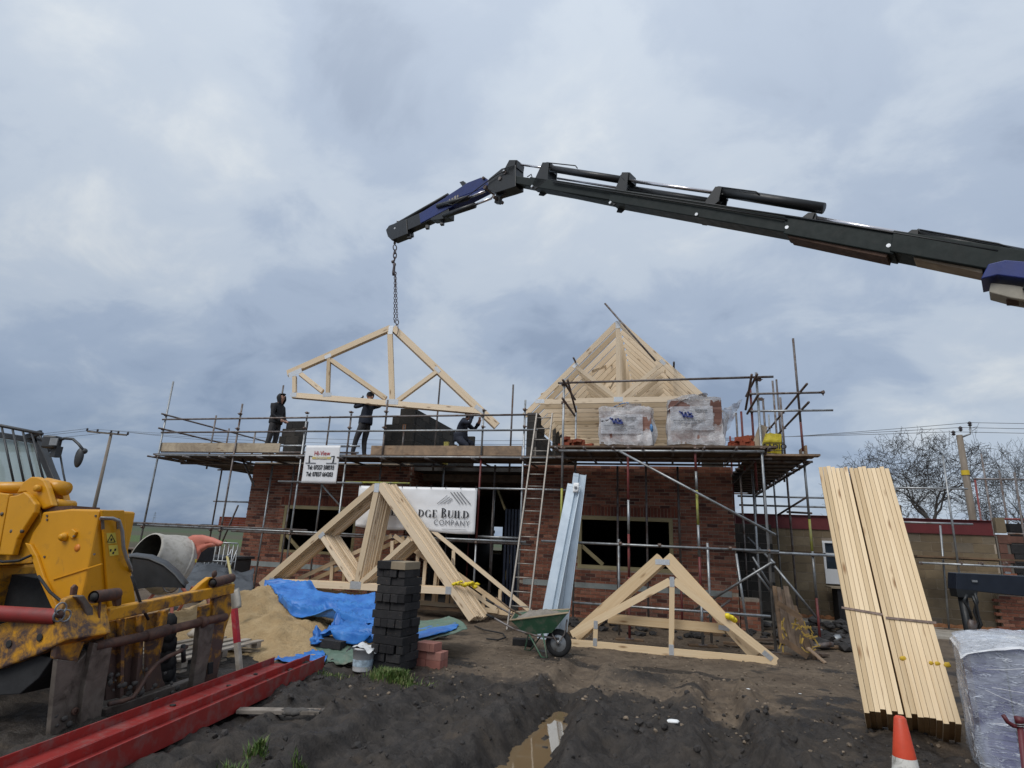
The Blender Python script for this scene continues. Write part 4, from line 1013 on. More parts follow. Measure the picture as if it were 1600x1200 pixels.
# ------------------------------------------------------------------ lettering and signs
def text_mesh(s, size, mat, extrude=0.0015, align='CENTER', sx=1.0, bold=0.0, font_space=1.0):
    c = D.curves.new('lettering', 'FONT'); c.body = s; c.size = size; c.extrude = extrude; c.align_x = align; c.offset = bold; c.resolution_u = 3; c.space_character = font_space
    o = D.objects.new('lettering', c); COL.objects.link(o); dg = bpy.context.evaluated_depsgraph_get(); dg.update()
    me = D.meshes.new_from_object(o.evaluated_get(dg)); D.objects.remove(o); D.curves.remove(c)
    me.materials.clear(); me.materials.append(MATS[mat]); me.name = 'lettering'; return me
def put_text(s, size, mat, parent, org, ux, uy, align='CENTER', sx=1.0, bold=0.0, sp=1.0, shear=0.0):
    """lettering on the plane spanned by ux (reading direction) and uy (up)"""
    me = text_mesh(s, size, mat, align=align, bold=bold, font_space=sp)
    ux, uy = Vector(ux).normalized(), Vector(uy).normalized(); nz = ux.cross(uy)
    M3 = Matrix((ux * sx, uy + ux * shear, nz)).transposed()
    me.transform(M3.to_4x4())
    o = D.objects.new('lettering', me); COL.objects.link(o); o.parent = parent; o.location = Vector(org) - wl(parent); WLOC[o.name] = Vector(org); return o
def sheet(t, name, mat, c00, c10, c11, c01, nu=24, nv=14, amp=.012, th=.004, seed=1.0, fr=3.0):
    c = [Vector(x) for x in (c00, c10, c11, c01)]; nrm = (c[1] - c[0]).cross(c[3] - c[0]).normalized()
    def f(u, v):
        p = c[0].lerp(c[1], u).lerp(c[3].lerp(c[2], u), v); return p + nrm * amp * fbm(u * fr * 2, v * fr, 3, seed)
    mb = MB(); mb.grid(f, nu, nv); o = mb.part(name, mat, t, True); md = o.modifiers.new('thick', 'SOLIDIFY'); md.thickness = th; md.offset = -1; return o
def scaffolders_sign():
    y = YO - .11
    a, b, c, d = at(470.5, 755, y=y), at(525, 755, y=y), at(532, 696, y=y), at(479, 696, y=y)
    w = (b.x - a.x); zb, zt = (a.z + b.z) / 2, (c.z + d.z) / 2; xm = (a.x + b.x + c.x + d.x) / 4
    t = thing('sign', 'white scaffolding firm sign with phone numbers hung on the left scaffold rail', 'sign', (xm, y, zb))
    t = sheet(t, 'panel', 'white_vinyl', (xm - w / 2, y, zb), (xm + w / 2, y, zb), (xm + w / 2, y, zt), (xm - w / 2, y, zt), amp=.006)
    H = zt - zb; yf = y - .012; X = (1, 0, 0); Z = (0, 0, 1)
    put_text('Hi-View', .155, 'ink_red', t, (xm, yf, zb + H * .735), X, Z, sx=.88, bold=.001)
    mb = MB(); mb.box((xm, yf, zb + H * .665), (w * .54, .003, .055)); mb.part('strapline', 'ink_gold', t)
    put_text('Scaffolding Ltd', .06, 'white_vinyl', t, (xm, yf - .004, zb + H * .648), X, Z, sx=.9)
    put_text('Tel: 07557 508593', .15, 'ink_black', t, (xm + .01, yf, zb + H * .36), X, Z, sx=.66, bold=.004)
    put_text('Tel: 07837 664203', .15, 'ink_black', t, (xm, yf, zb + H * .18), X, Z, sx=.66, bold=.004)
    for s in (-1, 1):
        mb = MB(); mb.box((xm + s * w * .30, yf, zb + H * .525), (w * .30, .003, .022)); mb.part('bar', 'ink_grey', t)
        mb = MB(); mb.tube((xm + s * w * .345, yf, zb + H * .53), (xm + s * w * .36, yf, zb + H * .72), .012, 6); mb.tube((xm + s * w * .36, yf, zb + H * .715), (xm + s * w * .27, yf, zb + H * .705), .008, 6); mb.tube((xm + s * w * .345, yf, zb + H * .62), (xm + s * w * .33, yf, zb + H * .535), .008, 6)
        mb.part('figure', 'ink_black', t)
scaffolders_sign()
def serif_text(s, h, parent, org, mat):
    """Roman capitals built from thick stems, hairlines and bracketed serifs; first letters of words taller"""
    x = 0.0; mb = MB(); o = Vector(org)
    def bar(x0, z0, x1, z1): mb.box((o.x + (x0 + x1) / 2, o.y, o.z + (z0 + z1) / 2), (abs(x1 - x0), .003, abs(z1 - z0)))
    def arc(cx, cz, rx, rz, a0, a1, tk, th_, n=12):
        for i in range(n):
            t0 = a0 + (a1 - a0) * i / n; t1 = a0 + (a1 - a0) * (i + 1) / n
            w0 = th_ + (tk - th_) * abs(math.cos(t0)); w1 = th_ + (tk - th_) * abs(math.cos(t1))
            P = lambda t, w: Vector((o.x + cx + (rx - w) * math.cos(t), o.y, o.z + cz + (rz - w * .6) * math.sin(t)))
            mb.prism([P(t0, 0), P(t1, 0), P(t1, w1), P(t0, w0)], (0, .003, 0))
    for ch in s:
        big = ch.isupper(); H = h * (1.28 if big else 1.0); k = h * .20; th_ = h * .055; c = ch.lower(); sf = h * .075
        if ch == ' ': x += h * .5; continue
        def stem(cx, w=k):
            bar(x + cx, 0, x + cx + w, H); bar(x + cx - sf, 0, x + cx + w + sf, th_); bar(x + cx - sf, H - th_, x + cx + w + sf, H)
        if c == 'i': stem(sf); adv = k + 2 * sf
        elif c == 'l': stem(sf); bar(x + sf, 0, x + h * .68, th_); bar(x + h * .68 - th_ * 1.3, 0, x + h * .68, h * .28); adv = h * .68
        elif c == 'e':
            stem(sf)
            for z in (0, H / 2 - th_ / 2, H - th_): bar(x + sf, z, x + h * (.52 if 0 < z < H * .7 else .66), z + th_)
            bar(x + h * .66 - th_ * 1.3, 0, x + h * .66, h * .26); bar(x + h * .63 - th_ * 1.3, H - h * .24, x + h * .63, H); adv = h * .70
        elif c == 'd': stem(sf); arc(sf + k * .6, H / 2, h * .66, H / 2, -math.pi / 2, math.pi / 2, k, th_) if False else arc(x + sf + k * .6, H / 2, h * .66, H / 2, -math.pi / 2, math.pi / 2, k, th_); adv = h * .92
        elif c == 'b':
            stem(sf); arc(x + sf + k * .6, H * .26, h * .56, H * .27, -math.pi / 2, math.pi / 2, k, th_); arc(x + sf + k * .6, H * .755, h * .48, H * .245, -math.pi / 2, math.pi / 2, k, th_); adv = h * .84
        elif c == 'u':
            bar(x + sf, H * .3, x + sf + k, H); bar(x, H - th_, x + 2 * sf + k, H); bar(x + h * .72, H * .3, x + h * .72 + th_ * 1.3, H); bar(x + h * .72 - sf, H - th_, x + h * .72 + sf * 1.6, H)
            arc(x + (sf + h * .72 + th_) / 2 + .0, H * .32, (h * .72 + th_ - sf) / 2, H * .33, math.pi, 2 * math.pi, k * .8, th_); adv = h * .84
        elif c == 'g':
            arc(x + h * .45, H / 2, h * .45, H / 2, math.radians(40), math.radians(320), k, th_, 18); bar(x + h * .70, 0, x + h * .70 + k * .8, H * .42); bar(x + h * .70 - sf, H * .42 - th_, x + h * .70 + k + sf, H * .42); adv = h * .96
        x += adv + h * .11
    return mb.part('lettering', mat, parent), x
def banner():
    y = YO - .13
    tl, tr, br, bl = at(565, 759, y=y), at(746, 763, y=y), at(743, 834, y=y), at(556, 822, y=y)
    zt, zb = (tr.z + tl.z) / 2, br.z
    t = thing('banner', 'white building company banner tied to the scaffold behind the truss bundle', 'banner', (tl.x, y, zb))
    x0, x1 = tl.x - .05, tr.x
    nr = lambda u, v: Vector((x0 + (x1 - x0) * u, y + .018 * fbm(u * 6, v * 4, 3, 2) - .01, zb + (zt - zb) * v - .02 * math.sin(u * 9) * (1 - v) + (.06 * (1 - u) ** 4 if v < .5 else 0)))
    mb = MB(); mb.grid(nr, 40, 14); pn = o = mb.part('panel', 'white_vinyl', t, True); md = o.modifiers.new('thick', 'SOLIDIFY'); md.thickness = .004; md.offset = -1
    for k in range(9): mb = MB(); mb.tube((x0 + .03 + (x1 - x0 - .06) * k / 8, y - .035, zt - .03), (x0 + .03 + (x1 - x0 - .06) * k / 8, y + .0, zt + .05), .006, 5); mb.part('cable_tie', 'ink_black', t)
    t = pn; yf = y - .034; H = zt - zb
    p = at(633, 806, y=yf); q = at(734, 807, y=yf); h = .165
    o, L = serif_text('dge Build', h, t, (0, yf, 0), 'ink_black')
    D.objects.remove(o); xs = q.x - L; serif_text('dge Build', h, t, (xs, yf, p.z - .01), 'ink_black')
    a = at(606, 806, y=yf); serif_text('il', h, t, (a.x, yf, p.z + .0), 'ink_black')
    c = at(733.5, 822, y=yf); put_text('COMPANY', .165, 'ink_grey', t, (c.x, yf, c.z - .0), (1, 0, 0), (0, 0, 1), align='RIGHT', sx=1.0, sp=1.12)
    u0, u1 = at(690, 825, y=yf), at(729, 827, y=yf); MB().beam((u0.x, yf, u0.z - .02), (u1.x, yf, u0.z - .02), .003, .008).part('rule', 'ink_grey', t)
    # roof-line emblem : three hatched strokes up, five down
    for (a, b, c, d, w) in ((683, 787, 699, 774, .012), (688, 787, 703, 776, .012), (693, 787, 706, 778, .012), (699, 787, 707, 780, .012), (704, 769, 718, 787, .020), (709, 769, 723, 787, .020), (714, 769, 728, 787, .020), (719, 769, 735, 788, .020)):
        MB().beam(at(a, b, y=yf), at(c, d, y=yf), .003, w, up=(0, 0, 1)).part('emblem_stroke', 'ink_grey', t)
banner()
def yellow_bag():
    y = -.85; a, b, c, d = at(1190, 707, y=y), at(1221, 709, y=y), at(1221, 678, y=y), at(1187, 676, y=y)
    pmat('bag_yellow', (0.62, 0.50, 0.03), 0.12, 8, 0.6, bump=0.4, bscale=14)
    t = thing('bag', 'yellow printed bag tied on the deck beside the tall corner post', 'bag', (a.x, y, a.z))
    mb = MB()
    def f(u, v):
        p = a.lerp(b, u).lerp(d.lerp(c, u), v); return p + Vector((0, -.035 * math.sin(math.pi * u) * math.sin(math.pi * min(1, v * .8 + .2)) + .03 * fbm(u * 4, v * 4, 3), 0.02 * hn(u * 5, 1) * v))
    mb.grid(f, 18, 12); mb.grid(lambda u, v: f(u, v) + Vector((0, .08 * math.sin(math.pi * u) ** .5 + .01, 0)), 18, 12); mb.part('sack', 'bag_yellow', t, True)
    p = a.lerp(b, .5); yy = y - .085
    put_text('RADIO', .15, 'ink_black', t, (p.x + .06, yy, p.z + .075), (1, 0, 0), (0, 0, 1), bold=.004); mb = MB()
    k = p.x - .20
    mb.beam((k, yy, p.z + .06), (k, yy, p.z + .17), .003, .028, up=(1, 0, 0)); mb.beam((k + .015, yy, p.z + .115), (k + .07, yy, p.z + .165), .003, .024); mb.beam((k + .015, yy, p.z + .115), (k + .07, yy, p.z + .065), .003, .024); mb.part('emblem', 'ink_black', t)
    MB().box((p.x + .04, yy, p.z + .20), (.40, .003, .022)).part('small_print', 'ink_black', t); MB().box((p.x, yy, p.z + .045), (.5, .003, .012)).part('small_print', 'ink_black', t)
yellow_bag()
# ------------------------------------------------------------------ timber trusses
def member(t, name, p, q, n, th, dp, mat='pine'):
    p, q, n = Vector(p), Vector(q), Vector(n); d = (q - p).normalized(); up = n.cross(d)
    return MB().beam(p, q, th, dp, up=up).part(name, mat, t)
def plate(t, c, d, n, th, w=.16, h=.09):
    """pressed nail plate on the front face of a joint"""
    n = Vector(n); d = Vector(d).normalized(); c = Vector(c) - n * (th / 2 + .0025) * (1 if n.y > 0 else -1)
    MB().beam(c - d * w / 2, c + d * w / 2, .003, h, up=n.cross(d)).part('nail_plate', 'zinc_plate', t)
def truss(label, group, members, n, th, off=(0, 0, 0), plates=(), cat='roof truss', mat='pine', name='roof_truss'):
    off = Vector(off); ps = [Vector(m[1]) for m in members] + [Vector(m[2]) for m in members]
    base = Vector((sum(p.x for p in ps) / len(ps), sum(p.y for p in ps) / len(ps), min(p.z for p in ps))) + off
    t = thing(name, label, cat, base, group)
    for nm, p, q, dp in members: member(t, nm, Vector(p) + off, Vector(q) + off, n, th - rnd.uniform(0, .002), dp, mat)
    for c, d, w, h in plates: plate(t, Vector(c) + off, d, n, th, w, h)
    return t
Y = (0, 1, 0)
# --- set on the house: a run of king-post trusses receding from the front
def roof_run():
    ax, az, bz, half = -1.11, 7.24, 5.13, 2.16
    lab = ['front roof truss of the row on the right block, a steel pole braced across it']
    for i in range(16):
        y = 0.10 + i * .525; j = rnd.gauss(0, .006)
        A = Vector((ax + j, y, az - .05)); s = .70710678
        L0 = Vector((ax - 2.42, y, az - 2.42)); R0 = Vector((ax + 2.42, y, az - 2.42)); u = Vector((-s * .06, 0, -s * .06)); v = Vector((s * .06, 0, -s * .06))
        M = [('top_chord', A + Vector((-.045, 0, -.045)), L0 + Vector((.05, 0, -.05)), .14), ('top_chord', A + Vector((.045, 0, -.045)), R0 + Vector((-.05, 0, -.05)), .14),
             ('bottom_chord', (ax - half + .08, y, bz), (ax + half - .08, y, bz), .135), ('king_post', (ax, y, bz + .062), (ax, y, az - .16), .11),
             ('web', (ax - .06, y, bz + .07), (ax - 1.08, y, az - 1.19), .092), ('web', (ax + .06, y, bz + .07), (ax + 1.08, y, az - 1.19), .092)]
        P = [((ax, y, az - .12), (0, 0, 1), .2, .12), ((ax, y, bz + .02), (1, 0, 0), .22, .12), ((ax - 1.08, y, az - 1.17), (1, 0, 1), .16, .08), ((ax + 1.08, y, az - 1.17), (1, 0, -1), .16, .08), ((ax - half + .18, y, bz + .01), (1, 0, 0), .24, .1)] if i == 0 else []
        truss(lab[0] if i == 0 else (ORD[i] + ' roof truss from the front in the row standing on the right block'), 'roof trusses standing on the right block', M, Y, .040, plates=P)
    # diagonal timber bracing inside the run
    for k, (a, b, y0, y1, lb) in enumerate((((846, 617), (912, 587), .3, 3.0, 'diagonal timber brace low on the left side of the standing trusses'), ((926, 580), (964, 565), 1.2, 3.2, 'diagonal timber brace high beside the king posts'), ((953, 606), (964, 587), 1.0, 1.6, 'short steep timber brace at the foot of the king posts'), ((1039, 580), (1062, 611), .6, 2.4, 'diagonal timber brace on the right side of the standing trusses'))):
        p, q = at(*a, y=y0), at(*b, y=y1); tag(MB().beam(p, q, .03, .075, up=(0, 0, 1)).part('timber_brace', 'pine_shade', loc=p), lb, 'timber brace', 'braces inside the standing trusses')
    p, q = at(945, 474, y=-.05), at(1024, 564, y=-.02); o = MB().tube(p, q, TR, 8).part('scaffold_tube', 'galv_old', loc=p, smooth=True); tag(o, 'steel pole laid diagonally across the front truss with its end above the apex', 'scaffold tube', 'tubes bracing the standing trusses')
    for a, yy, lb in (((896, 559), 7.5, 'steel tube running along under the left slope of the standing trusses'), ((1053, 566), 7.5, 'steel tube running along under the right slope of the standing trusses')):
        p = at(*a, y=-.25); q = Vector((p.x + (.02), yy, p.z - .05)); tag(MB().tube(p, q, TR, 8).part('scaffold_tube', 'galv_old', loc=p, smooth=True), lb, 'scaffold tube', 'tubes bracing the standing trusses')
    p, q = at(845, 630, y=.02), at(1075, 630, y=.02)
roof_run()
# --- slung from the crane : three plies
def hanging():
    y = -.60; g = lambda a, b: at(a, b, y=y)
    A = g(612, 512)
    M = [('top_chord', g(449, 583), g(610, 512), .155), ('top_chord', g(615, 512), g(777, 665), .165), ('bottom_chord', g(457, 617), g(752, 642), .14),
         ('end_post', g(460, 588), g(460, 613), .11), ('king_post', g(609.5, 518), g(613, 625), .14), ('web', g(514, 558), g(512, 616), .105), ('web', g(517, 562), g(603, 622), .11), ('web', g(469, 583), g(504, 611), .11), ('web', g(683, 580), g(621, 626), .105)]
    P = [(g(611, 516), (0, 0, 1), .24, .13), (g(613, 628), (1, 0, -.06), .36, .14), (g(462, 583), (1, 0, .4), .42, .15), (g(513, 557), (1, 0, .4), .2, .1), (g(512, 617), (1, 0, 0), .26, .11), (g(684, 578), (.7, 0, -.7), .2, .09), (g(750, 640), (.7, 0, -.5), .3, .1), (g(459, 617), (1, 0, 0), .2, .12)]
    labs = ['asymmetric roof truss hanging from the crane, the front ply of three', 'asymmetric roof truss hanging from the crane, the middle ply of three', 'asymmetric roof truss hanging from the crane, the rear ply of three']
    for k in range(3): truss(labs[k], 'trusses hanging from the crane', M, Y, .046, (-.03 * k, .056 * k, -.004 * k), P if k == 0 else ())
hanging()
# --- bundle of eight leaning in front of the left wall
def bundle():
    y = -1.90; g = lambda a, b: at(a, b, y=y)
    M = [('top_chord', g(407, 914), g(586, 759), .135), ('top_chord', g(592, 757), g(737, 967), .14), ('bottom_chord', g(431, 910), g(702, 923), .135),
         ('king_post', g(588, 768), g(557, 911), .125), ('web', g(503, 838), g(549, 908), .10), ('web', g(640, 842), g(564, 910), .10)]
    P = [(g(589, 762), (0, 0, 1), .2, .12), (g(556, 914), (1, 0, 0), .26, .16), (g(425, 908), (0, 0, 1), .16, .13), (g(701, 922), (0, 0, 1), .15, .13), (g(503, 836), (.7, 0, .7), .16, .09)]
    for k in range(8):
        lb = ('front roof truss of the thick bundle leaning by the blue tarpaulin' if k == 0 else 'rear roof truss of the thick bundle leaning by the blue tarpaulin' if k == 7 else ORD[k] + ' roof truss from the front in the thick bundle by the blue tarpaulin')
        truss(lb, 'roof trusses bundled by the blue tarpaulin', M, Y, .046, (.031 * k + rnd.uniform(-.012, .012), .0475 * k, rnd.uniform(-.012, .012)), P if k == 0 else ())
    p = at(718, 914, y=y - .03); mb = MB()
    for k in range(16): mb.blob((p.x - .12 + k * .026, y - .06 + .022 * k + rnd.gauss(0, .012), p.z + .03 - .003 * k + rnd.gauss(0, .022)), rnd.uniform(.025, .055), (1.2, .6, .7), seed=k * 3.1, amp=.9, fr=3.5, sub=2)
    tag(mb.part('yellow_tape', 'tape_yellow', loc=p, smooth=True), 'crumpled yellow tape tied round the right rafters of the thick truss bundle', 'tape')
    # looser trusses stacked behind, against the scaffold
    y2 = -1.42; g = lambda a, b: at(a, b, y=y2)
    M = [('top_chord', g(466, 905), g(612, 837), .09), ('top_chord', g(616, 837), g(775, 952), .09), ('bottom_chord', g(458, 918), g(778, 955), .09)]
    for a, b in (((519, 884), (517, 920)), ((566, 862), (563, 926)), ((613, 845), (610, 932)), ((665, 876), (660, 938)), ((682, 890), (677, 940)), ((735, 925), (733, 946))): M.append(('web', g(*a), g(*b), .075))
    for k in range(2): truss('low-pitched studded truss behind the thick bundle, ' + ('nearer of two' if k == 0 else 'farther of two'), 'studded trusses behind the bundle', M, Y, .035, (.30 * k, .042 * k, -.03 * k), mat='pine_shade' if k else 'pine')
    y3 = -1.32; g = lambda a, b: at(a, b, y=y3)
    M = [('top_chord', g(606, 771), g(830, 956), .085), ('top_chord', g(604, 771), g(440, 900), .085), ('bottom_chord', g(440, 915), g(826, 963), .09)]
    for a, b in (((709, 860), (706, 948)), ((782, 921), (780, 956)), ((655, 815), (650, 940)), ((520, 838), (517, 922))): M.append(('web', g(*a), g(*b), .075))
    truss('tall studded truss behind the thick bundle, its rafter reaching towards the ladder', None, M, Y, .038, (0, 0, 0))
    p, q = at(655, 949, y=-1.55), at(738, 954, y=-1.55); tag(MB().beam(p, q, .2, .06, up=(0, 0, 1)).part('timber_bearer', 'oldwood', loc=p), 'rough timber bearer on the ground under the truss bundle', 'timber bearer')
    mb = MB(); a = at(708, 866, y=y3 - .03); mb.tube(at(707, 872, y=y3 - .04), at(710, 905, y=y3 - .12), .012, 6); tag(mb.part('strap', 'coupler_steel', loc=a, smooth=True), 'dark strap hanging from the tall studded truss', 'strap')
bundle()
# --- right-hand pair of trusses standing on the ground
def right_trusses():
    y = -3.36; g = lambda a, b: at(a, b, y=y)
    M = [('top_chord', g(893, 991), g(1047, 908), .115), ('top_chord', g(1053, 907), g(1213, 1033), .115), ('bottom_chord', g(889, 1004), g(1214, 1034), .115), ('king_post', g(1050, 908), g(1049, 1014), .085), ('web', g(931, 974), g(930, 1003), .075)]
    P = [(g(1050, 909), (0, 0, 1), .16, .075), (g(1049, 1015), (0, 0, 1), .16, .075), (g(931, 976), (0, 0, 1), .13, .065), (g(930, 1003), (0, 0, 1), .12, .065), (g(1199, 1024), (.75, 0, -.6), .16, .075)]
    truss('low roof truss standing in front of the wider three-ply truss, beside the wheelbarrow', None, M, Y, .045, (0, 0, 0), P, mat='deal')
    y = -3.14; g = lambda a, b: at(a, b, y=y)
    M = [('top_chord', g(898, 994), g(1033, 872), .20), ('top_chord', g(1040, 870), g(1181, 1024), .20), ('collar', g(950, 966), g(1132, 982), .145)]
    P = [(g(1035, 878), (1, 0, 0), .24, .09), (g(1131, 981), (1, 0, -.1), .17, .075)]
    for k in range(3): truss('collared A-frame truss standing right of the wheelbarrow, ' + ('front of three', 'middle of three', 'rear of three')[k], 'A-frame trusses right of the wheelbarrow', M, Y, .046, (.018 * k, .0475 * k, -.012 * k), P if k == 0 else (), mat='deal')
    p = at(1142, 966, y=-3.4); mb = MB()
    for k in range(5): mb.blob((p.x - .05 + k * .028, -3.42 + .03 * k, p.z + .03 - .016 * k), .05, (.9, .6, .9), seed=k + 20, amp=.5)
    tag(mb.part('yellow_tape', 'tape_yellow', loc=p, smooth=True), 'bunch of yellow tape on the right rafter of the A-frame trusses', 'tape')
right_trusses()
# --- leaning stack of sawn timbers
def timber_stack():
    bl = at(1350, 1108, z=.26); br = at(1501, 1131, y=bl.y - .20); tl = at(1279, 729, y=-5.5); tr = at(1387, 730, y=-5.72); n = 16; ww = (br - bl).normalized()
    for i in range(n):
        u0 = (i + .5) / n + (.012 if i > 6 else -.006); w = ((br - bl).length / n) * rnd.uniform(.925, .955)
        b, tp = bl.lerp(br, u0), tl.lerp(tr, u0); d = (tp - b).normalized(); st = rnd.uniform(-.03, .02) + (.03 if i in (0, 7) else 0)
        nrm = ww.cross(d).normalized(); nrm = -nrm if nrm.y > 0 else nrm
        dp = .42; p = b - d * st - nrm * dp / 2; q = tp + d * rnd.uniform(-.02, .02) - nrm * dp / 2 - nrm * rnd.uniform(0, .008)
        mb = MB(); mb.beam(p, q, w, dp, up=nrm)
        mb.mi[0] = 1; mb.mi[1] = 1
        for fi, f in enumerate(mb.f):
            c = sum((mb.v[k] for k in f), Vector()) / 4
            if abs((c - p).dot(d)) < 1e-3 or abs((c - q).dot(d)) < 1e-3: mb.mi[fi] = 1
            else: mb.mi[fi] = 0
        o = mb.part('timber_length', ['deal', 'deal_end'], loc=p, bevel=.002)
        tag(o, ORD[i] + ' long planed timber from the left in the tall leaning stack', 'timber', 'timbers leaning in the tall stack')
    for a, b, lb in (((1315, 949), (1379, 960), 'left'), ((1384, 965), (1463, 973), 'right')):
        nn = (br - bl).cross(tl - bl).normalized(); nn = -nn if nn.y > 0 else nn; c = nn.dot(bl)
        p, q = at(*a, pl=(nn, c + .012)), at(*b, pl=(nn, c + .012)); tag(MB().beam(p, q, .006, .022, up=(0, .3, 1)).part('strap', 'coupler_steel', loc=p), 'dark binding strap round the ' + lb + ' half of the leaning timber stack', 'strap')
    n0 = (br - bl).cross(tl - bl).normalized(); n0 = -n0 if n0.y > 0 else n0; c = n0.dot(bl)
    pmat('paint_spot', (0.62, 0.40, 0.03), 0.2, rough=0.6)
    mb = MB()
    for (a, b, w) in ((1411, 1029, 7), (1455, 1036, 5), (1465, 1037, 6), (1480, 1039, 7)):
        p = at(a, b, pl=(n0, c + .004)); mb.blob(p, w * .0042, (1, .35, .8), seed=a, amp=.5)
    tag(mb.part('paint_mark', 'paint_spot', loc=p, smooth=True), 'yellow paint marks dabbed across the leaning timber stack', 'paint marks')
    # rough trestle that carries the head of the stack
    t = thing('trestle', 'rough timber trestle propping up the leaning stack from behind', 'trestle', (2.5, -4.7, 0))
    for s in (-.1, .3): MB().beam((2.75 + s, -4.75, 0), (2.55 + s, -4.98, 2.3), .07, .07).part('leg', 'oldwood', t)
    MB().beam((2.2, -5.0, 2.3), (3.0, -5.0, 2.3), .07, .09).part('rail', 'oldwood', t)
timber_stack()
# --- galvanised steel lintels leaning on the loading bay
def lintels():
    for k, (tl, bl, yt, prof, lb) in enumerate((((887, 755), (839, 996), -2.30, [(0, 0), (.165, 0), (.185, .05), (.225, .055), (.245, .0), (.265, .0)], 'bright folded steel lintel leaning on the loading bay, the one with a paper tag'), ((896, 739), (862, 994), -2.24, [(0, 0), (.11, 0), (.125, .07), (.235, .07), (.245, .02), (.262, .02)], 'bright folded steel lintel leaning on the loading bay, the farther and longer one'))):
        p, q = at(*bl, z=.01), at(*tl, y=yt)
        if k: p.y += .06
        d = (q - p).normalized(); x = Vector((1, .10, 0)).normalized(); x = (x - d * x.dot(d)).normalized(); nr = x.cross(d); nr = nr if nr.y > 0 else -nr
        t = thing('steel_lintel', lb, 'steel lintel', p, 'steel lintels leaning on the loading bay'); mb = MB(); th = .004
        for (a, b), (c, e) in zip(prof, prof[1:]):
            A, B = p + x * a + nr * b, p + x * c + nr * e; mb.prism([A, B, B + d * (q - p).length, A + d * (q - p).length], nr * th + x * .0)
        mb.part('folded_sheet', 'steel_bright', t)
        for u in (.0, .985):
            MB().beam(p + d * (q - p).length * u + x * .01 - nr * .003, p + d * (q - p).length * u + x * (prof[1][0] - .01) - nr * .003, .003, .02, up=d).part('end_lip', 'steel_bright', t)
        if k == 0:
            pmat('paper_white', (0.75, 0.76, 0.76), 0.05, rough=0.7); g = at(899, 762, y=-2.36); sheet(t, 'paper_tag', 'paper_white', g + Vector((-.05, 0, -.09)), g + Vector((.06, 0, -.09)), g + Vector((.07, .02, .1)), g + Vector((-.04, .02, .1)), 4, 4, .01); MB().box(g + Vector((.01, -.012, 0)), (.06, .002, .05)).part('print', 'ink_grey', t)
lintels()
# ------------------------------------------------------------------ wrapped brick packs on the loading bay
def filmmat(name, c, alpha, rough=0.25):
    n = NT(name); v = n.coord('Object'); a = n.noise(v, 3.0, 6, 0.6, 1.2); f = n.ramp(a, [(0.32, max(0, alpha - .25)), (0.68, min(1, alpha + .3))])
    n.setv(n.p.inputs['Base Color'], c); n.setv(n.p.inputs['Roughness'], rough); n.p.inputs['Specular IOR Level'].default_value = .6
    v2 = n.coord('Object', (1.6, 1.6, 7)); s_ = n.noise(v2, 2.6, 4, .5, 1.1); k_ = n.ramp(s_, [(.47, 0.0), (.5, 1.0), (.53, 0.0)]); n.setv(n.p.inputs['Alpha'], n.math('ADD', f, n.math('MULTIPLY', k_, .42), True)); n.bump(n.math('ADD', n.noise(v, 9, 6, 0.6, 1.5), n.math('MULTIPLY', k_, .6)), 0.7, 0.02); MATS[name] = n.m
filmmat('film_white', (0.80, 0.79, 0.80), 0.46); filmmat('film_thick', (0.84, 0.85, 0.87), 0.74); filmmat('film_label', (0.72, 0.74, 0.79), 0.52, .4); filmmat('film_blue', (0.10, 0.28, 0.58), 0.85); filmmat('film_clear', (0.70, 0.75, 0.84), 0.30, .14)
def rough_box(mb, c, s, amp=.02, seed=0.0, n=12, skip_bottom=True, top_amp=None, fr=2.6):
    """crumpled film stretched over a box"""
    cx, cy, cz = c; sx, sy, sz = [q / 2 for q in s]
    def push(p, nn):
        k = amp * (fbm(p.x * fr, p.y * fr + seed, 4, p.z * fr) * .8 + .5 * abs(mnoise.noise(Vector((p.x * 9, p.y * 9 + seed, p.z * 4))))); return p + nn * k
    F = [(Vector((-1, -1, -1)), Vector((2, 0, 0)), Vector((0, 0, 2)), Vector((0, -1, 0))), (Vector((1, -1, -1)), Vector((0, 2, 0)), Vector((0, 0, 2)), Vector((1, 0, 0))), (Vector((1, 1, -1)), Vector((-2, 0, 0)), Vector((0, 0, 2)), Vector((0, 1, 0))), (Vector((-1, 1, -1)), Vector((0, -2, 0)), Vector((0, 0, 2)), Vector((-1, 0, 0))), (Vector((-1, -1, 1)), Vector((2, 0, 0)), Vector((0, 2, 0)), Vector((0, 0, 1)))]
    for o, du, dv, nn in F:
        def f(u, v):
            q = o + du * u + dv * v; p = Vector((cx + q.x * sx, cy + q.y * sy, cz + q.z * sz))
            r = Vector((q.x ** 9, q.y ** 9, q.z ** 9)); k = p + Vector((0, 0, 0))
            e = Vector((q.x if abs(q.x) > .999 else 0, q.y if abs(q.y) > .999 else 0, q.z if abs(q.z) > .999 else 0)).normalized()
            k.z -= .07 * s[2] * max(0, q.z) * (abs(q.x) ** 4 + .5 * hn(q.x * 1.5, seed)); return push(k, e)
        mb.grid(f, n, n)
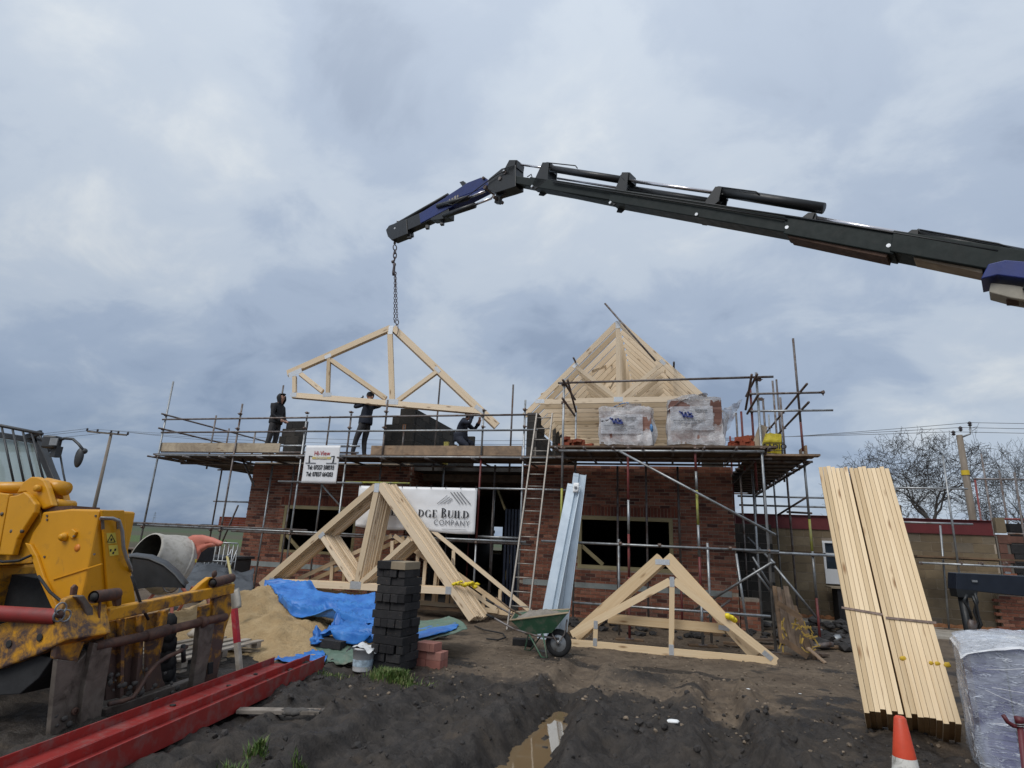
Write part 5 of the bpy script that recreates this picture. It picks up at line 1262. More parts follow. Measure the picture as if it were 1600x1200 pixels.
def brick_pack(x0, x1, label, h, slant):
    z0 = 3.615; y0, y1 = -2.02, -1.05; cx = (x0 + x1) / 2; t = thing('brick_pack', label, 'brick pack', (cx, y0, z0), 'wrapped brick packs on the loading bay')
    for yy in (y0 + .05, (y0 + y1) / 2, y1 - .05): MB().beam((x0, yy, z0 + .04), (x1, yy, z0 + .04), .09, .08).part('pallet_runner', 'oldwood', t)
    for k in range(5): MB().beam((x0 + .05 + (x1 - x0 - .1) * k / 4, y0, z0 + .09), (x0 + .05 + (x1 - x0 - .1) * k / 4, y1, z0 + .09), .1, .02).part('pallet_board', 'oldwood', t)
    me = unit_mesh('brick', (.213, .102, .064), 'brick_packed'); nz = int((h - .1) / .066); nx = round((x1 - x0) / .217); ny = int((y1 - y0) / .106)
    for j in range(nz):
        for i in range(nx):
            for k in range(ny):
                if k > 0 and j < nz - 1 and i not in (0, nx - 1): continue
                inst('brick', me, t, (x0 + .108 + i * (x1 - x0) / nx, y0 + .052 + k * .106 + rnd.uniform(-.004, .004), z0 + .135 + j * .066))
    MB().box((cx, (y0 + y1) / 2 + .06, z0 + .1 + nz * .033), (x1 - x0 - .24, y1 - y0 - .25, nz * .066 - .07)).part('pack_core', 'brick_packed', t)
    mb = MB(); rough_box(mb, (cx, (y0 + y1) / 2, z0 + .06 + h / 2), (x1 - x0 + .02, y1 - y0 + .02, h), .085, x0, 22); mb.part('film', 'film_white', t, True)
    # printed label panel with its blue emblem
    zl0, zl1 = z0 + h * .34, z0 + h * .84; xl0, xl1 = x0 + .03, x1 - .16; mb = MB()
    yl = lambda u, v: y0 - .045 - .02 * abs(fbm(u * 5, v * 5, 3, x0))
    mb.grid(lambda u, v: (xl0 + (xl1 - xl0) * u, yl(u, v), zl0 + (zl1 - zl0) * v - (.0 if not slant else .16 * (v > .75) * max(0, .5 - u))), 14, 10); mb.part('label_panel', 'film_label', t, True)
    yy = y0 - .085; ex = xl0 + (xl1 - xl0) * .36; ez = zl0 + (zl1 - zl0) * .64; mb = MB()
    for (a, b, c, d) in ((-.12, .07, -.06, .02), (-.07, .06, -.03, -.06), (-.03, -.06, .0, .05), (.0, .05, .03, -.05), (.04, .06, .09, -.01), (.03, -.04, .14, -.05), (.09, .0, .15, -.045), (.12, .03, .06, -.02)): mb.beam((ex + a, yy, ez + b), (ex + c, yy, ez + d), .003, .032, up=(0, 0, 1))
    mb.part('emblem', 'ink_blue', t)
    W_ = xl1 - xl0
    for a, b, zz, hh in ((.08, .80, .40, .022), (.34, .60, .28, .020), (.60, .86, .84, .035)):
        mb = MB(); x = xl0 + W_ * a
        while x < xl0 + W_ * b: w = rnd.uniform(.012, .03); mb.box((x, yy, zl0 + (zl1 - zl0) * zz - .02 * (x - xl0)), (w, .003, hh)); x += w + .008
        mb.part('small_print', 'ink_grey', t)
    return t, cx, z0 + h
pa, pb = at(937, 690, y=-2.02).x, at(1019, 690, y=-2.02).x; t, cx, zt = brick_pack(pa, pb - .02, 'plastic wrapped brick pack at the middle of the loading bay, its top film blue', .80, True)
mb = MB(); mb.grid(lambda u, v: (pa - .02 + (pb - pa) * .82 * u, -1.95 + .5 * v + .05 * hn(u * 5, v * 5), zt - .17 + .30 * math.sin(min(1, u * 1.05) * 1.75) + .05 * fbm(u * 5, v * 5, 3, 1) - .10 * v), 16, 8); mb.part('torn_film', 'film_thick', t, True)
mb = MB(); mb.grid(lambda u, v: (pa + (pb - pa) * (.22 + .34 * u), -1.99 + .3 * v, zt + .03 + .11 * math.sin(u * 1.7) + .03 * fbm(u * 7, v * 5, 3, 1) + .07 * v), 12, 6); mb.part('torn_film', 'film_blue', t, True)
mb = MB(); mb.grid(lambda u, v: (pb - .05 + .12 * math.sin(v * 3) * u + .04 * u, -1.96 + .14 * u, zt - .15 - .62 * v + .02 * hn(u * 4, v * 6)), 6, 14); mb.part('torn_film', 'film_thick', t, True)
mb = MB(); p = at(1018, 669, y=-2.0); mb.blob(p + Vector((0, -.02, 0)), .06, (.6, .6, 1.4), 3, .4); mb.part('tape_wad', 'film_blue', t, True)
pa, pb = at(1046, 690, y=-2.02).x, at(1131, 692, y=-2.02).x; t, cx, zt = brick_pack(pa, pb - .02, 'plastic wrapped brick pack on the right of the loading bay, its film flapping', .98, False)
mb = MB(); mb.grid(lambda u, v: (pa - .03 + (pb - pa) * .78 * u, -2.06 + .45 * v, zt - .24 + .34 * math.sin(min(1, u * 1.1) * 1.6) + .05 * fbm(u * 5, v * 5, 3, 3)), 16, 8); mb.part('torn_film', 'film_thick', t, True)
mb = MB(); q0, q1, q2 = at(1128, 650, y=-1.7), at(1160, 635, y=-1.7), at(1142, 658, y=-1.7)
mb.grid(lambda u, v: Vector((q0.x + (q1.x - q0.x) * u * (1 - .45 * v), -1.8 + .25 * hn(u * 3, v * 3) * u + .2 * v, q0.z + .1 + .22 * u - (.36 + .12 * math.sin(u * 3)) * v + .05 * fbm(u * 4, v * 4, 3, 2))), 14, 10); mb.part('torn_film', 'film_white', t, True)
mb = MB(); mb.grid(lambda u, v: (pb + .01 + (.16 * (1 - v) * math.sin(u * 3.1)) + .03 * hn(u * 6, v * 6), -2.02 + .8 * u, zt - .25 - .72 * v), 8, 12); mb.part('torn_film', 'film_thick', t, True)
# loose bricks heaped on the deck boards
LB = unit_mesh('loose_brick', (.213, .102, .064), 'brick_loose')
def loose(n, px0, px1, py, y0, y1, zh, lb):
    a, b = at(px0, py, y=-1.9).x, at(px1, py, y=-1.9).x
    for i in range(n):
        lay = 0 if i < n * .62 else (1 if i < n * .9 else 2); u = rnd.random() if lay == 0 else .5 + rnd.uniform(-.3, .3)
        R = Matrix.Rotation(rnd.uniform(0, 3.1), 3, 'Z') @ Matrix.Rotation(rnd.gauss(0, .25) if lay else (rnd.choice((0, 1.57, 0))), 3, 'X')
        o = D.objects.new('loose_brick', LB); COL.objects.link(o); M4 = R.to_4x4(); M4.translation = Vector((a + (b - a) * u, rnd.uniform(y0, y1), 3.66 + lay * zh)); o.matrix_world = M4
        tag(o, lb, 'brick', 'loose bricks on the loading bay')
loose(16, 874, 924, 690, -2.1, -1.8, .07, 'loose red brick on the loading bay deck, left of the wrapped packs')
loose(30, 1140, 1178, 690, -2.1, -1.75, .075, 'loose red brick heaped on the loading bay deck, right of the wrapped packs')
# bricks on the low lift at the far left corner
a = at(372, 800, y=.5)
t = thing('brick_stack', 'small red brick stack on the low scaffold lift at the left corner', 'brick stack', (a.x, .5, 1.6))
for j in range(4):
    for i in range(4): inst('brick', LB, t, (a.x - .45 + i * .225, .5 + .0 * j, 1.75 + j * .067), rotz(rnd.gauss(0, .03)))
MB().beam((a.x - 1.0, .5, 1.70), (a.x + .9, .5, 1.70), .6, .04).part('deck_board', 'oldwood', t)
# ------------------------------------------------------------------ people
pmat('skin', (0.46, 0.26, 0.19), 0.12, 12, 0.55, bump=0.1); pmat('cloth_black', (0.016, 0.017, 0.020), 0.3, 10, 0.85, bump=0.3, bscale=30)
pmat('cloth_navy', (0.016, 0.020, 0.034), 0.3, 10, 0.85, bump=0.3, bscale=30); pmat('cloth_grey', (0.045, 0.043, 0.045), 0.3, 10, 0.88, bump=0.3, bscale=30)
pmat('boot_brown', (0.085, 0.055, 0.035), 0.3, 12, 0.8); pmat('hivis_trim', (0.5, 0.52, 0.53), 0.1, rough=0.4)
def person(label, base, jt, mats, face, hood=None, extras=()):
    """jt: joints in metres relative to base (x right, y into house, z up); one continuous skinned body"""
    t = thing('person', label, 'person', base)
    names = list(jt); idx = {n: i for i, n in enumerate(names)}
    E = [('pelvis', 'waist'), ('waist', 'chest'), ('chest', 'neck'), ('neck', 'jaw'), ('jaw', 'head'), ('head', 'crown')]
    for s in 'lr': E += [('chest', 'sh' + s), ('sh' + s, 'el' + s), ('el' + s, 'wr' + s), ('wr' + s, 'ha' + s), ('pelvis', 'hip' + s), ('hip' + s, 'kn' + s), ('kn' + s, 'an' + s), ('an' + s, 'to' + s)]
    R = dict(pelvis=(.155, .125), waist=(.15, .12), chest=(.175, .135), neck=(.062, .06), jaw=(.066, .078), head=(.082, .098), crown=(.055, .065))
    for s in 'lr': R.update({'sh' + s: (.082, .08), 'el' + s: (.056, .056), 'wr' + s: (.040, .038), 'ha' + s: (.042, .03), 'hip' + s: (.105, .105), 'kn' + s: (.074, .074), 'an' + s: (.058, .058), 'to' + s: (.048, .040)})
    # fingers : four unequal and a thumb from the side of the palm
    for s in 'lr':
        h = Vector(jt['ha' + s]); w = Vector(jt['wr' + s]); d = (h - w).normalized(); sd = d.orthogonal().normalized(); up = d.cross(sd)
        for k, (o, L) in enumerate(((-.03, .062), (-.01, .072), (.01, .068), (.03, .052))):
            n1 = f'f{s}{k}'; jt[n1] = h + sd * o + d * L * .75 + up * .012; R[n1] = (.010, .010); E.append(('ha' + s, n1)); n2 = n1 + 't'; jt[n2] = jt[n1] + d * L * .3 + up * .03; R[n2] = (.008, .008); E.append((n1, n2))
        n1 = f'f{s}th'; jt[n1] = w.lerp(h, .7) + sd * .045 + d * .03; R[n1] = (.011, .011); E.append(('wr' + s, n1))
    names = list(jt); idx = {n: i for i, n in enumerate(names)}
    me = D.meshes.new('body'); me.from_pydata([tuple(jt[n]) for n in names], [(idx[a], idx[b]) for a, b in E], []); o = D.objects.new('body', me); COL.objects.link(o)
    md = o.modifiers.new('skin', 'SKIN'); md.use_smooth_shade = True
    for i, n in enumerate(names): me.skin_vertices[0].data[i].radius = R[n]
    me.skin_vertices[0].data[idx['pelvis']].use_root = True
    sb = o.modifiers.new('sub', 'SUBSURF'); sb.levels = 2; sb.render_levels = 2
    dg = bpy.context.evaluated_depsgraph_get(); dg.update(); nm = D.meshes.new_from_object(o.evaluated_get(dg)); D.objects.remove(o)
    nm.materials.clear()
    for m_ in mats: nm.materials.append(MATS[m_])
    segs = [(Vector(jt[a]), Vector(jt[b]), a, b) for a, b in E]
    def region(a, b):
        if b[0] == 'f' and b[1] in 'lr': return 2
        if b.startswith('ha'): return 2
        if b in ('jaw', 'head', 'crown'): return 2
        if b.startswith(('kn', 'an', 'hip')): return 1
        if b.startswith('to'): return 3
        return 0
    nz = Vector(face).normalized(); hd = Vector(jt['head'])
    for p in nm.polygons:
        c = p.center; best = min(segs, key=lambda s: (c - s[0].lerp(s[1], max(0, min(1, (c - s[0]).dot(s[1] - s[0]) / max(1e-6, (s[1] - s[0]).length_squared))))).length)
        p.material_index = region(best[2], best[3]); p.use_smooth = True
        if c.z > hd.z - .35 and p.material_index == 2 and c.z > jt['jaw'][2] - .02:
            if (c - hd).dot(nz) < -.01: p.material_index = 4          # hair / back of head
    b = D.objects.new('body', nm); COL.objects.link(b); b.parent = t; WLOC[b.name] = Vector(base)
    # face : nose, eyes, ears on the side it looks to
    side = nz.cross(Vector((0, 0, 1))).normalized(); up = side.cross(nz)
    mb = MB(); B = Vector(base); H = B + hd
    mb.blob(H + nz * .098 - up * .02, .018, (1, 1, 1.5), 1, .1); mb.part('nose', 'skin', b, True)
    for s in (-1, 1):
        mb = MB(); mb.blob(H + nz * .083 + side * .034 * s + up * .012, .012, (1, 1, .8), 1, 0); mb.part('eye', 'ink_black', b, True)
        mb = MB(); mb.blob(H + side * .088 * s - up * .012 - nz * .01, .030, (.5, .8, 1.2), 1, .1); mb.part('ear', 'skin', b, True)
    mb = MB(); mb.blob(H + nz * .082 - up * .060, .022, (1.0, 1.0, .35), 1, .1); mb.part('mouth', 'boot_brown', b, True)
    if hood == 'hood':
        mb = MB()
        for i in range(1):
            def f(u, v):
                a = -2.15 + 4.3 * u; e = -1.15 + 2.55 * v
                d = (-nz * math.cos(a) * math.cos(e) + side * math.sin(a) * math.cos(e) + up * math.sin(e)); return H + d * (.128 + .012 * hn(u * 5, v * 5)) + up * .005 - nz * .01 - Vector((0, 0, .10)) * max(0, -math.sin(e)) 
            mb.grid(f, 16, 12)
        o2 = mb.part('hood', mats[0], t, True); md = o2.modifiers.new('thick', 'SOLIDIFY'); md.thickness = .018
        mb = MB(); mb.blob(H + nz * .07 + up * .075, .075, (1, 1, .35), 3, .1); mb.part('cap_peak', mats[0], t, True)
    else:
        mb = MB(); mb.lathe([(.100, -.01), (.106, .03), (.100, .075), (.07, .115), (.02, .13)], H + up * .0 - nz * .01, up, 14, capt=True); mb.part('beanie', 'cloth_black', t, True)
    # jacket hem and cuffs stand proud of the trousers
    pl = B + Vector(jt['pelvis']); w = B + Vector(jt['waist']); ax = (w - pl).normalized()
    mb = MB(); mb.lathe([(.178, -.03), (.185, .01), (.180, .14), (.172, .20)], pl, ax, 18); o3 = mb.part('jacket_hem', mats[0], t, True); md = o3.modifiers.new('thick', 'SOLIDIFY'); md.thickness = .015
    for s in 'lr':
        e_, w_ = B + Vector(jt['el' + s]), B + Vector(jt['wr' + s]); mb = MB(); mb.lathe([(.052, 0), (.054, .06)], w_.lerp(e_, .05), (e_ - w_), 10); mb.part('cuff', mats[0], t, True)
        a, to = B + Vector(jt['an' + s]), B + Vector(jt['to' + s]); dd = (to - a); dd.z = 0; dd.normalize(); mb = MB(); zz = min(a.z, to.z) - .05
        mb.prism([Vector((a.x, a.y, zz)) + dd * u + dd.cross(Vector((0, 0, 1))) * v for u, v in ((-.08, -.045), (.12, -.052), (.19, -.035), (.19, .035), (.12, .052), (-.08, .045))], (0, 0, .035)); mb.part('boot_sole', 'boot_brown', t)
    return t
ZB = 3.57
b = at(427, 690, y=-.52); 
person('man in a dark hooded coat standing at the left end of the scaffold deck', (b.x, -.52, ZB),
       dict(pelvis=(-.02, 0, .95), waist=(-.01, 0, 1.12), chest=(0, 0, 1.36), neck=(.02, 0, 1.51), jaw=(.05, 0, 1.585), head=(.06, 0, 1.66), crown=(.035, 0, 1.745),
            shl=(.0, .19, 1.40), ell=(.04, .24, 1.12), wrl=(.22, .12, .99), hal=(.28, .05, .98), shr=(.0, -.19, 1.40), elr=(.03, -.25, 1.12), wrr=(.22, -.13, .98), har=(.29, -.05, .97),
            hipl=(-.02, .10, .90), knl=(-.02, .11, .50), anl=(-.12, .12, .09), tol=(.04, .13, .05), hipr=(-.02, -.10, .90), knr=(-.06, -.11, .49), anr=(-.17, -.12, .09), tor=(-.02, -.13, .05)),
       ['cloth_black', 'cloth_grey', 'skin', 'boot_brown', 'cloth_black'], (.88, -.12, .35), 'hood')
b = at(562, 702, y=-.40)
hd = at(577, 617, y=-.40); k = hd.x - b.x
person('man in a beanie striding on the deck with arms raised under the hanging truss', (b.x, -.40, ZB),
       dict(pelvis=(k - .02, 0, .93), waist=(k - .02, 0, 1.10), chest=(k - .01, 0, 1.36), neck=(k + .0, 0, 1.52), jaw=(k + .035, 0, 1.60), head=(k + .04, 0, 1.67), crown=(k + .01, .0, 1.755),
            shl=(k + .0, .19, 1.42), ell=(k + .20, .26, 1.46), wrl=(k + .36, .10, 1.50), hal=(k + .43, .06, 1.53), shr=(k - .04, -.14, 1.44), elr=(k - .32, -.14, 1.34), wrr=(k - .22, -.11, 1.55), har=(k - .15, -.10, 1.60),
            hipl=(k - .0, .10, .88), knl=(k - .06, .11, .48), anl=(.08, .12, .10), tol=(.24, .13, .05), hipr=(k - .05, -.10, .88), knr=(k - .18, -.10, .50), anr=(-.14, -.11, .11), tor=(.0, -.12, .05)),
       ['cloth_navy', 'cloth_grey', 'skin', 'boot_brown', 'cloth_black'], (.85, -.45, -.05))
b = at(722, 712, y=-.36)
person('man in a navy jacket crouching under the right tail of the hanging truss', (b.x, -.36, ZB),
       dict(pelvis=(-.08, .05, .50), waist=(-.09, .03, .66), chest=(-.04, -.02, .90), neck=(.06, -.03, 1.02), jaw=(.12, -.04, 1.06), head=(.14, -.04, 1.13), crown=(.13, -.04, 1.215),
            shl=(.0, .17, .94), ell=(.20, .24, .80), wrl=(.34, .14, .95), hal=(.38, .08, 1.02), shr=(.02, -.19, .95), elr=(.24, -.26, .86), wrr=(.27, -.20, 1.08), har=(.24, -.18, 1.15),
            hipl=(-.06, .12, .47), knl=(.22, .16, .44), anl=(.05, .15, .09), tol=(.2, .16, .05), hipr=(-.06, -.09, .47), knr=(.20, -.14, .30), anr=(-.12, -.13, .10), tor=(.02, -.14, .05)),
       ['cloth_navy', 'cloth_navy', 'skin', 'boot_brown', 'cloth_black'], (.9, -.2, .25))
# ------------------------------------------------------------------ lorry crane
pmat('crane_black', (0.012, 0.013, 0.014), 0.2, 5, 0.42, 0.0, 0.1, spec=.5); pmat('crane_blue', (0.012, 0.026, 0.15), 0.15, 5, 0.38, spec=.5)
pmat('crane_green', (0.011, 0.017, 0.016), 0.2, 4, 0.55, 0, .1, dirt=(.02, .022, .02), dirt_amt=.25, spec=.25); pmat('chrome_rod', (0.62, 0.60, 0.62), 0.1, 10, 0.2, 0.9)
pmat('rust_steel', (0.10, 0.058, 0.04), 0.35, 9, 0.8, 0.2, 0.4, 50)
pmat('cream_panel', (0.34, 0.31, 0.25), 0.15, 6, 0.5)
def crane():
    n = Vector((.485, 1.0, 0)); c = -.60 + .485 * at(618, 370, y=-.6).x; nu = n.normalized()
    g = lambda a, b, off=0.0: at(a, b, pl=(n, c)) + nu * off
    base = g(1600, 430); t = thing('lorry_crane', 'dark green and blue folding lorry crane reaching in from the right', 'crane', Vector((6.6, c - .485 * 6.6, 0)))
    # main telescopic boom: each section is a box girder, drawn in its own plane with real width
    def girder(name, top, bot, w, mat, bevel=.012, off=0.0):
        if name == 'boom_section':      # the lower part of the outline in the photograph is the underside, seen from below
            ti = lambda x: next((a[1] + (c_[1] - a[1]) * (x - a[0]) / (c_[0] - a[0]) for a, c_ in zip(top, top[1:]) if a[0] <= x <= c_[0]), top[0][1] if x < top[0][0] else top[-1][1]); bot = [(x, ti(x) + (yv - ti(x)) * .74) for x, yv in bot]
        poly = [g(*p) for p in top] + [g(*p) for p in bot[::-1]]; mb = MB(); mb.prism([p - nu * (w / 2 - off) for p in poly], nu * w); return mb.part(name, mat, t, bevel=bevel)
    girder('boom_section', [(792, 276), (840, 283), (968, 303)], [(798, 292), (838, 300), (966, 328)], .26, 'crane_green')
    girder('boom_section', [(834, 281), (1110, 321)], [(834, 301), (1096, 350)], .30, 'crane_green')
    girder('boom_section', [(960, 300), (1265, 347)], [(958, 328), (1238, 381)], .33, 'crane_green')
    girder('boom_section', [(1232, 343), (1410, 372)], [(1230, 383), (1400, 418)], .37, 'crane_green')
    girder('boom_section', [(1400, 369), (1620, 404)], [(1394, 413), (1536, 441), (1620, 456)], .41, 'crane_green')
    girder('boom_underplate', [(1234, 370), (1390, 401)], [(1236, 377), (1388, 409)], .30, 'rust_steel', .004); girder('boom_underplate', [(1430, 406), (1536, 426)], [(1430, 411), (1536, 433)], .28, 'board_pale', .004)
    # end brackets carrying the extension rams
    for (a, b, c_, d, e, f) in ((806, 254, 792, 276, 808, 280), (858, 258, 836, 300, 862, 286), (982, 274, 958, 326, 984, 308), (1127, 297, 1092, 345, 1128, 320), (1271, 338, 1232, 366, 1272, 352), (1431, 365, 1389, 395, 1436, 380)):
        mb = MB()
        for s in (-.15, .15): mb.prism([g(a - 4, b + 1, s), g(a + 6, b + 1, s), g(e, f, s), g(c_ + 6, d + 1, s), g(c_ - 1, d, s)], nu * .025)
        mb.prism([g(a - 4, b, -.12), g(a + 7, b, -.12), g(a + 7, b + 12, -.12), g(a - 8, b + 10, -.12)], nu * .24); mb.part('bracket', 'crane_black', t)
        mb = MB(); mb.lathe([(.028, -.03), (.028, .03)], g(c_ + 3, d - 3, -.16), nu, 10, True, True); mb.part('pin', 'zinc_plate', t)
    def ram(p, q, r, mat='crane_black', off=0.0, name='ram'): MB().tube(g(*p, off), g(*q, off), r, 12).part(name, mat, t, True)
    ram((816, 259), (866, 266), .026, 'chrome_rod', -.05); ram((862, 265), (985, 285), .075, 'crane_black', -.05); ram((984, 284), (1126, 304), .034, 'chrome_rod', -.05)
    ram((1122, 301), (1288, 328), .085, 'crane_black', -.05); ram((868, 276), (978, 293), .024, 'chrome_rod', .08); ram((984, 293), (1124, 315), .070, 'crane_black', .08)
    ram((1270, 342), (1430, 371), .034, 'chrome_rod', -.05); ram((1432, 369), (1600, 402), .082, 'crane_black', -.05); ram((1280, 350), (1430, 376), .05, 'crane_black', .1)
    for pts in ([(860, 259), (905, 264), (908, 268)], [(830, 281), (836, 277), (838, 284)], [(980, 276), (975, 280), (982, 288)], [(1128, 298), (1186, 306), (1191, 310)], [(1440, 366), (1560, 388), (1596, 400)], [(870, 288), (980, 306), (1110, 326), (1240, 347)], [(872, 291), (985, 310), (1115, 331), (1236, 352)], [(1236, 346), (1330, 361), (1440, 380), (1560, 402)], [(700, 322), (716, 326), (740, 312), (764, 294), (784, 280), (800, 272)], [(802, 262), (797, 266), (803, 270)]): MB().path([g(*p, -.20 if len(pts) > 3 else -.14) for p in pts], .012, 6).part('hose', 'crane_black', t, True)
    # elbow
    girder('elbow', [(770, 284), (790, 268), (812, 262), (812, 284)], [(768, 300), (780, 306), (800, 300), (812, 296)], .30, 'crane_black'); girder('elbow_link', [(778, 298), (790, 292), (796, 299)], [(774, 318), (781, 319), (783, 310)], .10, 'crane_black')
    for a, b, r in ((765, 297, .09), (788, 284, .08), (762, 283, .06), (778, 312, .07), (796, 275, .07)): mb = MB(); mb.lathe([(r * .6, -.175), (r * .6, .175)], g(a, b), nu, 14, True, True); mb.part('pivot_pin', 'galv_old', t)
    # jib: blue shell, black inner sections, paired rams
    girder('jib_shell', [(702, 311), (736, 289), (757, 281), (768, 284)], [(699, 322), (730, 309), (766, 296), (769, 292)], .26, 'crane_blue')
    girder('jib_section', [(660, 337), (704, 310), (768, 288)], [(662, 352), (704, 330), (766, 298)], .24, 'crane_blue'); girder('jib_section', [(612, 357), (664, 333), (700, 316)], [(615, 373), (664, 352), (700, 336)], .20, 'crane_black')
    girder('jib_head', [(608, 362), (613, 355), (640, 345)], [(611, 372), (617, 378), (642, 368)], .24, 'crane_black'); girder('jib_knee', [(676, 336), (694, 323), (706, 320)], [(678, 347), (690, 346), (705, 343)], .22, 'crane_black')
    ram((614, 356), (702, 306), .055, 'crane_black', -.04); ram((690, 326), (738, 313), .065, 'crane_black', -.14); ram((738, 313), (764, 303), .03, 'chrome_rod', -.14); ram((700, 341), (748, 325), .07, 'crane_black', -.14); ram((746, 325), (774, 314), .03, 'chrome_rod', -.14)
    mb = MB(); mb.prism([g(720, 286, -.05), g(726, 284, -.05), g(733, 293, -.05), g(727, 296, -.05)], nu * .1); mb.part('lamp_bracket', 'crane_black', t)
    for a, b in ((626, 348), (622, 360)): mb = MB(); mb.lathe([(.03, -.13), (.03, .13)], g(a, b), nu, 10, True, True); mb.part('pin', 'zinc_plate', t, True)
    for a, b in ((691, 349), (640, 370), (668, 355)): mb = MB(); mb.box(g(a, b), (.09, .09, .10)); mb.part('stop_block', 'crane_black', t)
    # maker's lettering on the jib shell, hand-cut blocks of pale paint
    e = (g(718, 308) - g(700, 318)).normalized(); u = nu.cross(e); u = u if u.z > 0 else -u
    for k, (x, w) in enumerate(((-.30, .06), (-.20, .05), (-.11, .06), (-.02, .05), (.09, .07), (.19, .06), (.28, .05))): MB().beam(g(709, 317, -.133) + e * (x - w / 2), g(709, 317, -.133) + e * (x + w / 2), .004, .10 if k % 2 else .075, up=u).part('maker_mark', 'cream_panel', t)
    # hydraulic housing at the right edge of view, then boom foot, column and base outside the frame
    girder('boom_collar', [(1546, 424), (1572, 418), (1640, 424)], [(1534, 447), (1560, 441), (1640, 452)], .50, 'crane_blue'); girder('valve_box', [(1549, 448), (1584, 452), (1640, 462)], [(1546, 463), (1580, 472), (1640, 482)], .30, 'cream_panel'); girder('valve_box', [(1576, 455), (1592, 457), (1640, 466)], [(1572, 474), (1592, 474), (1640, 482)], .20, 'rust_steel')
    q = g(1610, 432); f = Vector((6.6, c - .485 * 6.6, 3.75)); MB().beam(q, f, .42, .46).part('boom_foot', 'crane_green', t); MB().beam((f.x, f.y, .9), f + Vector((0, 0, .3)), .5, .5, up=(0, 1, 0)).part('column', 'crane_blue', t); MB().box((f.x, f.y, .55), (1.6, 2.6, .9)).part('base_frame', 'crane_black', t)
    MB().tube(f + Vector((-.1, 0, -2)), f + Vector((-2.0, .95, .25)), .12, 12).part('lift_ram', 'crane_black', t, True)
crane()
def lifting_chain():
    top = at(617, 378, y=-.60); bot = at(619.5, 503, y=-.62); t = thing('lifting_chain', 'two-leg chain sling hooked round the apex of the hanging truss', 'chain', top)
    def link(p, d, L, w, r, roll):
        d = d.normalized(); x = d.orthogonal().normalized(); x = Quaternion(d, roll) @ x; pts = []
        for i in range(13):
            a = 2 * math.pi * i / 12; pts.append(p + d * (L / 2 * math.sin(a)) + x * (w / 2 * math.cos(a)))
        MB().path(pts, r, 5, False).part('chain_link', 'chain_steel', t, True)
    MB().path([top + Vector((0, 0, .1)), top - Vector((0, 0, .06))], .035, 8).part('swivel', 'chain_steel', t, True)
    z = at(617, 387, y=-.60); link(z, Vector((0, 0, 1)), .17, .13, .016, 0.4); link(at(617, 393.5, y=-.6), Vector((0, 0, 1)), .14, .10, .016, 1.7); link(at(617, 399, y=-.6), Vector((0, 0, 1)), .20, .11, .017, .4)
    link(at(616.6, 404.5, y=-.6), Vector((0, 0, 1)), .13, .07, .014, 1.6); s0 = at(616.5, 405, y=-.6); MB().lathe([(.03, -.28), (.045, -.2), (.035, .0), (.05, .06), (.03, .1)], at(616, 416, y=-.6), n=8, capb=True, capt=True).part('shortener_hook', 'chain_steel', t, True); mb = MB(); mb.blob(at(614, 409, y=-.6), .05, (1, 1, 1), 2, .2); mb.part('hook_latch', 'chain_steel', t, True)
    for (a, b) in ((at(617, 425, y=-.6), at(616.3, 504, y=-.64)), (at(618, 425, y=-.6), at(620.6, 500, y=-.66))):
        L = (b - a).length; n = int(L / .075)
        for i in range(n): link(a.lerp(b, (i + .5) / n), b - a, .095, .052, .0085, (i % 2) * 1.5708)
    link(at(620.5, 503.5, y=-.66), Vector((0, 0, 1)), .14, .10, .013, .3)
    p = at(621.5, 508, y=-.66); q = at(619, 523, y=-.66); MB().path([p, at(622.3, 516, y=-.67), at(621, 522, y=-.68), q, at(617, 523, y=-.5), at(618, 512, y=-.42), at(620, 506, y=-.5), p], .011, 6, False).part('choke_loop', 'chain_steel', t, True)
lifting_chain()
def outrigger():
    y = -3.0; g = lambda a, b, o=0: at(a, b, y=y) + Vector((0, o, 0)); pmat('navy_steel', (0.012, 0.018, 0.032), 0.2, 5, 0.45)
    p = at(1515, 985, y=y); t = thing('crane_outrigger', 'dark navy stabiliser beam with hanging hoses, behind the wrapped pallet', 'outrigger', (p.x, y, 0))
    mb = MB(); mb.prism([g(1494, 895), g(1640, 902), g(1640, 936), g(1494, 921)], (0, .3, 0)); mb.part('beam', 'navy_steel', t, bevel=.01)
    mb = MB(); mb.prism([g(1494, 920), g(1528, 923), g(1526, 935), g(1497, 933)], (0, .25, 0)); mb.part('head', 'crane_black', t)
    a = g(1508, 930, .1); MB().tube(a, (a.x + .04, a.y, .05), .065, 12).part('leg', 'crane_black', t, True); MB().tube((a.x + .04, a.y, .55), (a.x + .04, a.y, .06), .045, 12).part('leg_rod', 'chrome_rod', t, True); MB().lathe([(.2, 0), (.2, .03), (.06, .06)], (a.x + .04, a.y, .0), n=16, capb=True).part('foot', 'crane_black', t)
    for k, pts in enumerate(([(1520, 926), (1524, 940), (1519, 955), (1526, 972), (1520, 985), (1510, 978)], [(1515, 930), (1521, 945), (1524, 962), (1529, 975), (1524, 982)], [(1505, 928), (1500, 938), (1508, 950), (1512, 965)])): MB().path([g(*q, -.06 - .03 * k) for q in pts], .022, 8).part('hose', 'crane_black', t, True)
    mb = MB(); mb.blob(g(1514, 977, -.1), .09, (.7, .5, 1.2), 4, .3); mb.part('hose_guard', 'galv_old', t, True)
    for a_, b_ in ((1522, 908), (1574, 895)): MB().box(g(a_, b_, -.01), (.07, .03, .03)).part('bolt', 'galv', t)
outrigger()
pmat('clod_grey', (0.075, 0.068, 0.062), 0.3, 12, 0.85)
